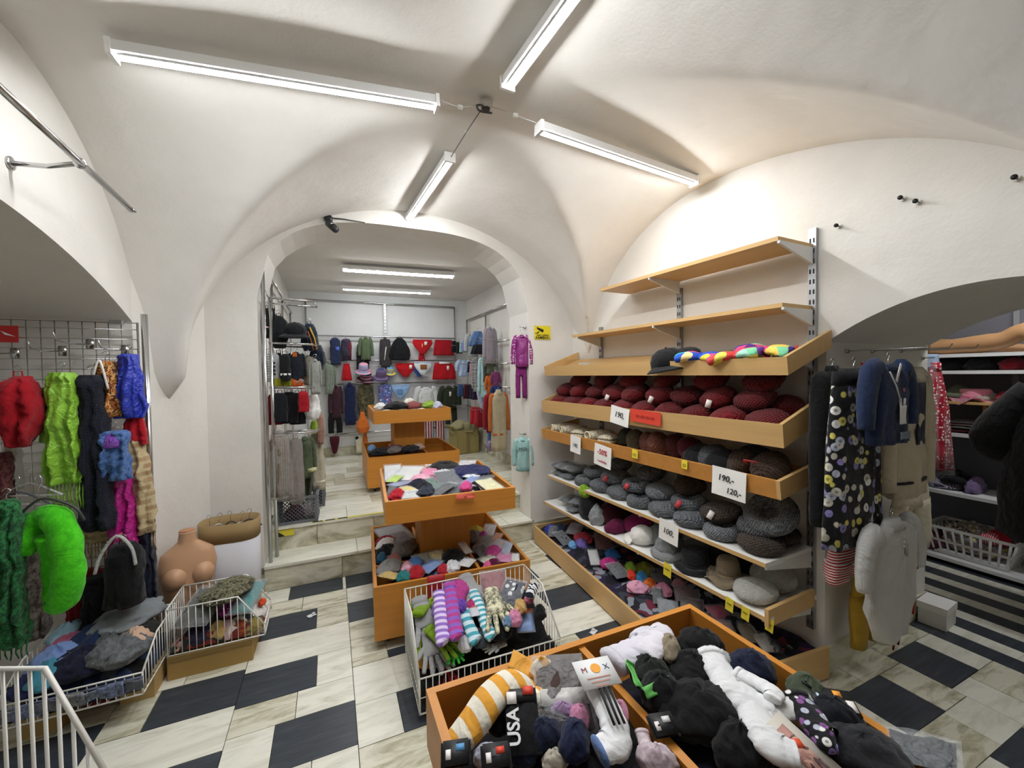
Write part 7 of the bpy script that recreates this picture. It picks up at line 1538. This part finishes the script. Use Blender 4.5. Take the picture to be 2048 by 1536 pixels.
for (px, py, w_, h_, c, lb, up, hz) in ((902, 1190, 62, 56, '#a83a84', 'plum fleece scarf draped at the basket back', .03, .08), (866, 1236, 46, 74, '#8c70bc', 'large purple fleece mitten', .03, .08), (920, 1228, 28, 40, '#6a44a8', 'dark violet rolled mitten', .06, .06), (944, 1226, 24, 28, '#b0346c', 'pink and maroon striped mitten', .04, .05), (1026, 1246, 22, 30, '#6c88a8', 'dusty blue mitten beside the pink one', .05, .05), (1042, 1258, 34, 36, '#cf88a8', 'pink fleece mitten in the basket', .06, .06), (1035, 1218, 28, 26, '#c8a468', 'tan fluffy bobble in the basket', .05, .06), (910, 1290, 34, 40, '#c8c8ca', 'white and grey mitten in film', .03, .05), (936, 1288, 26, 40, '#a02a26', 'brick red glove under the teal ones', .02, .04), (950, 1272, 44, 90, '#33383e', 'charcoal glove under the teal ones', .01, .05), (1068, 1238, 30, 70, '#141416', 'black fluffy glove at the basket side', .04, .06), (1010, 1276, 50, 80, '#0e0e10', 'black glove pile in front of the cream glove', .02, .06), (848, 1340, 40, 30, '#b08030', 'ochre glove under the white ones', .0, .04), (880, 1272, 36, 26, '#e4e4e4', 'white mitten below the purple mitten', .03, .05), (1058, 1200, 20, 60, '#b86a84', 'dusty rose strap along the basket side', .04, .03)):
    crumpled('mitten', px, py, w_, h_, bz_(py) + up, fab(c), lb, 'mitten', hz)
packed('glove_packet', 976, 1186, 56, 34, bz_(1186) + .03, fab('#8c3a44'), 'dark red gloves in a clear film bag', 'packet', .04, .2, tilt=R(30)); packed('glove_packet', 1010, 1200, 50, 36, bz_(1200) + .04, fab('#1a2036', 'dots', '#e8e8ea', 26.0), 'navy and white patterned gloves in film', 'packet', .04, -.4, tilt=R(25)); packed('glove_packet', 1040, 1186, 22, 44, bz_(1186) + .06, fab('#181c2c', 'stripey', '#e0e0e4', 12.0), 'navy mitten with white chevrons', 'packet', .04, -.3, film=False)
packed('glove_packet', 1060, 1290, 40, 36, bz_(1290) + .05, plain('#5c8cd0', .4), 'blue header card packet at the basket corner', 'packet', .02, .1, plain('#d8703a', .5), tilt=R(25)); packed('glove_packet', 966, 1234, 20, 22, bz_(1234) + .05, plain('#d0d4e0', .4), 'small white and red card packet', 'packet', .015, .3, plain('#c83a3a', .5))

spread(ALL[NA:], MB1, .008, .682, .012, .43, .05, .7)
# ================================================================== SOCK TABLE IN FRONT
heap(0, 'sock_heap', 'dark tangle of socks filling the divided tray', .20, .96, .03, .86, .68, .752, heapmat('#101114', '#15161b', '#1b2033', '#17181c', '#222430', s=10.0), None, 44, 17, .02)
ORS = fab('#e2a23c', 'stripex', '#ece6d6', 7.5)
def so(px, py, L, ang, z, mat, lb, **k): return socked(px, py, L, ang, z, mat, lb, **k)
a = onz(905, 1496, .775); b = onz(1062, 1378, .80); c_ = (a + b) / 2
q_ = [a, a.lerp(b, .25) + Vector((0, 0, .02)), a.lerp(b, .5) + Vector((.0, .01, .035)), a.lerp(b, .78) + Vector((0, .012, .035)), b]
pts = smooth_path([tuple(p - a) for p in q_], 5); n = len(pts)
dirv = (b - a).normalized(); Mx = frame(a, dirv)
loc = [Mx.inverted() @ (Vector(p) + a) for p in pts]
S1 = [('leg', tube([tuple(p) for p in loc], [.030 + .008 * math.sin(math.pi * min(1, i_ / n * 1.2)) if i_ < n - 2 else .028 for i_ in range(n)], 18, .55, (0, 0, 1)), ORS)]
e_ = loc[-1]
S1 += [('foot_tip', tube(smooth_path([tuple(e_ + Vector((-.03, 0, 0))), tuple(e_ + Vector((.0, -.03, .0))), tuple(e_ + Vector((.01, -.075, -.01)))], 4), [.022, .024, .024, .023, .022, .02, .018, .016, .01], 12, .7, (0, 0, 1)), ORS),
       ('cuff', crump(.07, .06, .05, 3, .35, 16, 9).tr(T(e_.x + .05, e_.y + .02, e_.z - .02)), ORS), ('ticket_tip', slab(.05, .09, .002, 3, .006).tr(T(e_.x + .03, e_.y + .05, e_.z + .0, .7, .5)), fab('#dca046'))]
assemble('striped_sock', S1, 'yellow and white striped knee sock across the tray', 'sock', Mx)
# white sports socks with black stripes and card
a = onz(1178, 1352, .835); b = onz(1262, 1530, .80); dirv = (b - a); L_ = dirv.length; Mx = frame((a + b) / 2 + Vector((0, 0, .0)), dirv)
SW = fab('#e9eaec'); g1 = k_sock(L_ * .98, SW, 31, .30, None, fab('#5f78a8'), -.75)
P_ = [(nm, g, mt) for nm, g, mt in g1]
for k in range(3): P_.append(('black_stripe', box(-.2 * L_, -.010 + k * .010 - .0022, .034, .26 * L_, -.010 + k * .010 + .0022, .0365).tr(T(0, 0, .003, R(-4))), plain('#15161a', .8)))
cd_ = box(-.52 * L_, -.042, .036, -.15 * L_, .042, .0375).tr(T(0, 0, .004)); P_.append(('header_card', cd_, plain('#e6e8e8', .6)))
o = assemble('sport_sock', P_, 'white sports socks with three black stripes and paper card', 'socks', Mx)
Mt = T(-.38 * L_, .0, .0418, R(90))
text('M', .017, plain('#8a2a3a', .7), o, Mt @ T(-.024, .0), 'lettering', .0); text('X', .017, plain('#3a3a6a', .7), o, Mt @ T(.026, .0), 'lettering', .0)
obj('sun_mark', lathe([(.001, 0), (.011, 0), (.011, .0008), (.001, .0008)], 14), plain('#f0a428', .6), o, False, Mt @ T(.002, .001))
for k in range(3): obj('print_line', box(-.026 + .006 * k, -.0012, 0, .026 - .006 * k, .0012, .0006), plain('#c08a7a', .8), o, False, Mt @ T(0, -.02 - .009 * k))
so(1295, 1512, 90, -75, .77, fab('#e4d8dc', 'tweed', '#c890a8', 24.0), 'white and pink ankle sock beside the sports socks', w=.3)
assemble('tights_packet', k_pack(.12, .17, .03, fab('#4a3a34'), 5, plain('#d9d6d0', .5), True, -.1), 'brown tights in a glossy clear packet', 'packet', T(*onz(1125, 1395, .79), R(-20), R(18)))
P_ = k_pack(.075, .12, .02, BLACK, 6, plain('#16171a', .5), False); o = assemble('sport_sock', P_ + [('red_sticker', cbox(.022, .016, .001).tr(T(.015, .05, .0225)), plain('#d8412c', .5)), ('white_ticket', cbox(.02, .022, .001).tr(T(-.02, .038, .0225)), TAGM)], 'black sock with white USA lettering and red sticker', 'sock', T(*onz(1045, 1450, .80), R(-20), R(25)))
text('USA', .034, plain('#e4e4e6', .7), o, T(-.018, -.012, .0235, R(90)), 'lettering', .0008)
NA = len(ALL)
for (px, py, w_, h_, z, c, lb, hz) in ((1085, 1478, 90, 60, .785, '#1a2138', 'navy blue sock bundle in the tray front', .07), (1150, 1480, 70, 90, .79, '#1b2340', 'dark blue terry sock beside the navy bundle', .06), (1050, 1505, 70, 50, .77, '#222a44', 'folded navy sock under the USA sock', .05), (1156, 1442, 46, 44, .80, '#d490b0', 'pink fluffy sock under the sports socks', .06), (1243, 1425, 30, 44, .80, '#dc9ab8', 'pink toe peeking out beside the sports socks', .05), (1130, 1425, 60, 24, .80, '#a88ab0', 'lilac and white sock in film', .03), (1000, 1440, 60, 60, .775, '#17181c', 'black sock behind the striped knee sock', .05), (975, 1515, 70, 40, .77, '#b9bccb', 'pale lilac sock under the black labels', .04), (1110, 1525, 60, 40, .77, '#c9c4b4', 'beige ribbed sock at the tray edge', .05),
                                  (1345, 1302, 46, 56, .82, '#8f836e', 'taupe sock tip standing up', .07), (1300, 1352, 90, 66, .80, '#1e221f', 'black sock with green paper band', .06), (1420, 1330, 90, 40, .80, '#b7bab8', 'light grey sock at the back of the tray', .05), (1390, 1345, 120, 80, .79, '#121214', 'black jersey bundle in the tray middle', .07), (1385, 1440, 200, 120, .79, '#0f1011', 'big black fleece tights piled in the tray', .075), (1330, 1410, 100, 70, .80, '#161719', 'black sock heap against the divider', .08), (1500, 1345, 110, 56, .79, '#1a2036', 'navy blue tights at the far side', .08), (1620, 1388, 80, 56, .80, '#4a5442', 'olive green sock against the tray side', .06), (1450, 1480, 120, 100, .78, '#131416', 'black tights falling to the tray edge', .07), (1720, 1485, 170, 90, .79, '#26272b', 'dark charcoal leggings folded at the tray side', .05), (1690, 1440, 110, 60, .80, '#15171f', 'ink black tights under the leggings', .05), (1400, 1290, 100, 40, .80, '#1a1a1c', 'black tights in the far corner', .06), (1350, 1505, 90, 50, .78, '#c8b8c0', 'pink and white printed sock at the edge', .05), (1555, 1420, 40, 40, .81, '#3a342e', 'dark brown sock between the white ones', .05)):
    crumpled('sock_bundle', px, py, w_, h_, z, fab(c), lb, 'socks', hz, rnd.uniform(-.3, .3), .2)
NB = len(ALL)
spread([o for o in ALL[NA:NB] if o.location.x < .58], Matrix.Identity(4), .20, .568, .02, .86, .03, .7); spread([o for o in ALL[NA:NB] if o.location.x >= .58], Matrix.Identity(4), .592, .96, .02, .86, .03, .6)
so(1450, 1375, 130, -60, .815, fab('#e6e7e9'), 'white sock with dark logo dots lying downward', w=.36, tilt=R(4)); so(1520, 1376, 110, -30, .835, fab('#e9eaec'), 'white terry sock crossing the tray', w=.36, tilt=R(-4), bend=-.7); so(1512, 1452, 170, -68, .81, fab('#e2e3e5'), 'white ribbed sock hanging to the tray edge', w=.32, bend=.6); so(1568, 1430, 80, 10, .81, fab('#e4e4e2'), 'white sock cuff beside the patterned sock', w=.5, bend=.4)
so(1275, 1318, 105, 24, .80, fab('#dcd9e4'), 'white lilac-tinted sock by the divider', w=.5, bend=.7); so(1310, 1300, 70, 50, .81, fab('#e2dfe8'), 'white sock folded behind the lilac-tinted one', w=.5, bend=.5)
so(1625, 1455, 120, -55, .81, fab('#1a1a1f', 'floral', '#8a5a94', 60.0, '#e8e8ea'), 'black sock with purple and white print', w=.5, bend=.3)
P_ = [('box', cbox(.085, .13, .018).tr(T(0, 0, .009)), plain('#cdc8bc', .5)), ('photo', cbox(.05, .10, .001).tr(T(-.008, -.004, .0186)), fab('#b88a80', 'camo', '#d8a898', 30.0, '#6a4a48')), ('orange_sticker', cbox(.03, .018, .001).tr(T(.0, .01, .0195, -.5)), plain('#f0603a', .5))]
assemble('tights_box', P_, 'flat tights box with orange sticker in the tray', 'box', T(*onz(1596, 1508, .81), R(10), R(18), 0, .82))
P_ = [('card', cbox(.075, .055, .002), plain('#17181b', .5)), ('orange_square', cbox(.014, .014, .001).tr(T(.012, .016, .0014)), plain('#f0a030', .5)), ('white_ticket', cbox(.014, .024, .001).tr(T(.028, -.008, .0014)), TAGM), ('blue_mark', cbox(.016, .012, .001).tr(T(-.02, .006, .0014)), plain('#c8d8e8', .5)), ('loop', tube([(-.03, .02, 0), (-.045, .03, .006), (-.03, .035, .0)], .003, 6), plain('#17181b', .5))]
assemble('sock_card', P_, 'black hosiery card with orange square on the tray rim', 'card', T(*onz(1668, 1402, .825), R(-38), R(12)))
for (px, py, L, rz, lb) in ((1268, 1352, .07, R(70), 'bright green paper band standing on black socks'), (1315, 1376, .07, R(0), 'bright green paper card lying on black socks')):
    assemble('paper_band', [('band', slab(L, .022, .0012, 3, .008), plain('#5cae52', .6)), ('fold', slab(.012, .022, .0012, 2, .0).tr(T(L * .45, 0, .004, 0, 0, R(-50))), plain('#4a9a42', .6))], lb, 'paper band', T(*onz(px, py, .83), rz, R(35)))
for (px, py, cc, lb) in ((912, 1512, '#5a9ad0', 'black sock label with blue mark at the tray edge'), (992, 1518, '#d8412c', 'black sock label with red sticker at the tray edge'), (1412, 1292, '#e0e0e0', 'black hosiery packet with white strip in the far corner'), (1325, 1455, '#e0e0e0', 'dark sock label half buried beside the fleece')):
    P_ = k_pack(.08, .06, .015, BLACK, sd(), None, False) + [('card', cbox(.06, .05, .0015).tr(T(0, 0, .016)), plain('#18191c', .5)), ('colour_mark', cbox(.02, .014, .001).tr(T(.01, .008, .0172)), plain(cc, .5)), ('bar_code', cbox(.012, .02, .001).tr(T(-.018, -.004, .0172)), TAGM)]
    assemble('sock_packet', P_, lb, 'packet', T(*onz(px, py, .80), R(-15), R(20), 0, .78))
assemble('tights_packet', k_pack(.09, .12, .02, fab('#23262c'), 9, None, True), 'dark tights packet slipping over the tray side', 'packet', T(*onz(1840, 1512, .79), R(20), R(-20)))

# ================================================================== WALL AND CEILING DETAILS
o = thing('warning_sign', 'yellow camera warning sign on the pier', 'sign', T(1.769, 3.2955, 1.864)); obj('plate', box(-.083, -.003, -.062, .083, 0, .062), plain('#e6d21e', .5), o, False)
BKp = plain('#17170f', .7)
obj('camera_mark', G([(-.06, -.0042, .05), (-.055, -.0042, .03), (.0, -.0042, .0), (.012, -.0042, .016), (.008, -.0042, .028)], [(0, 1, 2, 3, 4)]), BKp, o, False); obj('camera_mark', G([(-.075, -.0042, .0), (-.075, -.0042, -.014), (-.07, -.0042, -.009), (-.045, -.0042, -.009), (-.035, -.0042, .012), (-.03, -.0042, .012), (-.04, -.0042, -.004), (-.07, -.0042, -.004)], [(0, 1, 2, 3, 4, 5, 6, 7)]), BKp, o, False)
text('OBJEKT STŘEŽEN', .0165, BKp, o, T(.0, -.0042, -.024) @ Matrix.Rotation(R(90), 4, 'X'), 'lettering', .0003); text('KAMEROU', .03, BKp, o, T(.0, -.0042, -.046) @ Matrix.Rotation(R(90), 4, 'X'), 'lettering', .0012)
for sx in (-1, 1):
    for sz in (-1, 1): obj('screw', lathe([(.001, 0), (.004, 0), (.003, .002), (.001, .002)], 8), steel(), o, False, T(sx * .077, -.003, sz * .056) @ Matrix.Rotation(R(90), 4, 'X'))
p = ony(657, 438, 3.29); o = thing('security_camera', 'black bullet security camera under the archway crown', 'camera', Matrix.Translation(p)); BP = plain('#1b1c1e', .4)
obj('mount', lathe([(.001, 0), (.03, 0), (.03, .01), (.012, .014)], 14), BP, o, True, T(0, 0, 0) @ Matrix.Rotation(R(90), 4, 'X')); obj('arm', tube([(0, -.005, 0), (.005, -.05, -.02), (.015, -.07, -.05)], .008, 8), BP, o)
bd = obj('body', tube([(.0, -.04, -.045), (.045, -.11, -.105)], .026, 14), BP, o); obj('lens', tube([(.045, -.11, -.105), (.049, -.116, -.11)], .02, 14), plain('#3a3c40', .1), bd); obj('cable', tube([(.0, .0, .01), (.1, -.004, .012), (.25, -.004, .006)], .004, 6), BP, o)
obj('white_mark', cbox(.016, .002, .01).tr(T(.022, -.1, -.065)), WHT, bd, False)
o = pipe('ceiling_rail', [(-.755, 1.30, 2.255), (-.745, 2.23, 2.205)], .011, 'chrome hanging rail on the left wall near the vault', 'rail'); 
for q, (ya, yb) in enumerate(((.02, .0), (.62, .57))):
    obj('bracket', tube([(-.19, ya, -.02 - .02 * q), (-.1, (ya + yb) / 2 + .02, -.015 - .02 * q), (.0, yb, -.0 - .027 * q)], .008, 8), chrome(), o); obj('flange', lathe([(.022, 0), (.022, .006), (.01, .008)], 14), chrome(), o, True, T(-.195, ya, -.02 - .02 * q) @ Matrix.Rotation(R(90), 4, 'Y')); obj('ring', lathe([(.012, -.008), (.018, -.004), (.018, .004), (.012, .008)], 14), chrome(), o, True, T(.0, yb, -.027 * q) @ Matrix.Rotation(R(90), 4, 'X'))
obj('end_knob', lathe([(.002, -.01), (.016, -.006), (.016, .006), (.002, .01)], 14), chrome(), o, True, T(.01, .93, -.05))
for px, py, lb in ((1838, 405, 'above the doorway crown'), (1680, 453, 'beside the steel upright'), (2035, 358, 'far along above the doorway'), (1808, 398, 'small one above the doorway')):
    p = onpl(px, py, WO, WN); assemble('wall_bolt', [('shank', tube([(0, 0, 0), (0, -.03, 0)], .004, 6), steel()), ('head', tube([(0, -.03, 0), (0, -.038, 0)], .009, 8), plain('#3a3a3a', .5, 1.0)), ('plug', tube([(0, .0, 0), (0, -.004, 0)], .011, 8), plain('#d6d2ca', .8))], 'metal bolt in the right wall ' + lb, 'bolt', frame(p, -WU))
p = Vector((.70, 1.84, 2.77)); assemble('cable_tangle', [('junction', crump(.05, .04, .035, 4, .4, 12, 8).tr(T(0, 0, -.03)), plain('#3f3f40', .7)), ('cable', tube(smooth_path([(0, 0, -.01), (-.05, -.02, -.03), (-.02, .03, -.02), (.03, .0, -.035)], 4), .005, 6), plain('#55565a', .6)), ('rose', lathe([(.02, -.02), (.03, -.01), (.03, .012)], 12), plain('#cfcdc8', .7))], 'tangle of cables at the vault crown', 'cable', Matrix.Translation(p))
for (a, b, c, lb) in (((.68, 1.84, 2.765), (.57, 1.825, 2.715), (.47, 1.82, 2.72), 'white lamp cable towards the scarf niche lamp'), ((.72, 1.84, 2.765), (.83, 1.79, 2.72), (.95, 1.765, 2.69), 'white lamp cable towards the shelving lamp')):
    a_ = Vector(a); assemble('lamp_cable', [('cable', tube(smooth_path([(0, 0, 0), tuple(Vector(b) - a_), tuple(Vector(c) - a_)], 5), .0028, 6), plain('#d0cec8', .6)), ('connector', cbox(.022, .014, .014).tr(Matrix.Translation(Vector(b) - a_)), plain('#efeeea', .5))], lb, 'cable', Matrix.Translation(a_))
a_ = Vector((.695, 1.88, 2.77)); assemble('lamp_cable', [('cable', tube(smooth_path([(0, 0, 0), (-.015, .2, -.008), (-.03, .45, -.02)], 5), .0028, 6), plain('#77767a', .6)), ('clip', cbox(.012, .012, .01).tr(T(-.015, .2, -.004)), plain('#efeeea', .5))], 'grey lamp cable along the vault to the archway lamp', 'cable', Matrix.Translation(a_))
for (px, py, lb) in ((623, 1232, 'crumpled white paper scrap on a black floor slab'), (1187, 1265, 'small white ticket on the floor by the glove basket')):
    p = onz(px, py, 0); assemble('paper_scrap', [('paper', slab(.05, .03, .001, px, .006), plain('#d8dadc', .7)), ('fold', slab(.02, .02, .001, 3, .004).tr(T(.015, .01, .003)), plain('#c8cacc', .7))], lb, 'paper', T(p.x, p.y, .003, .4))
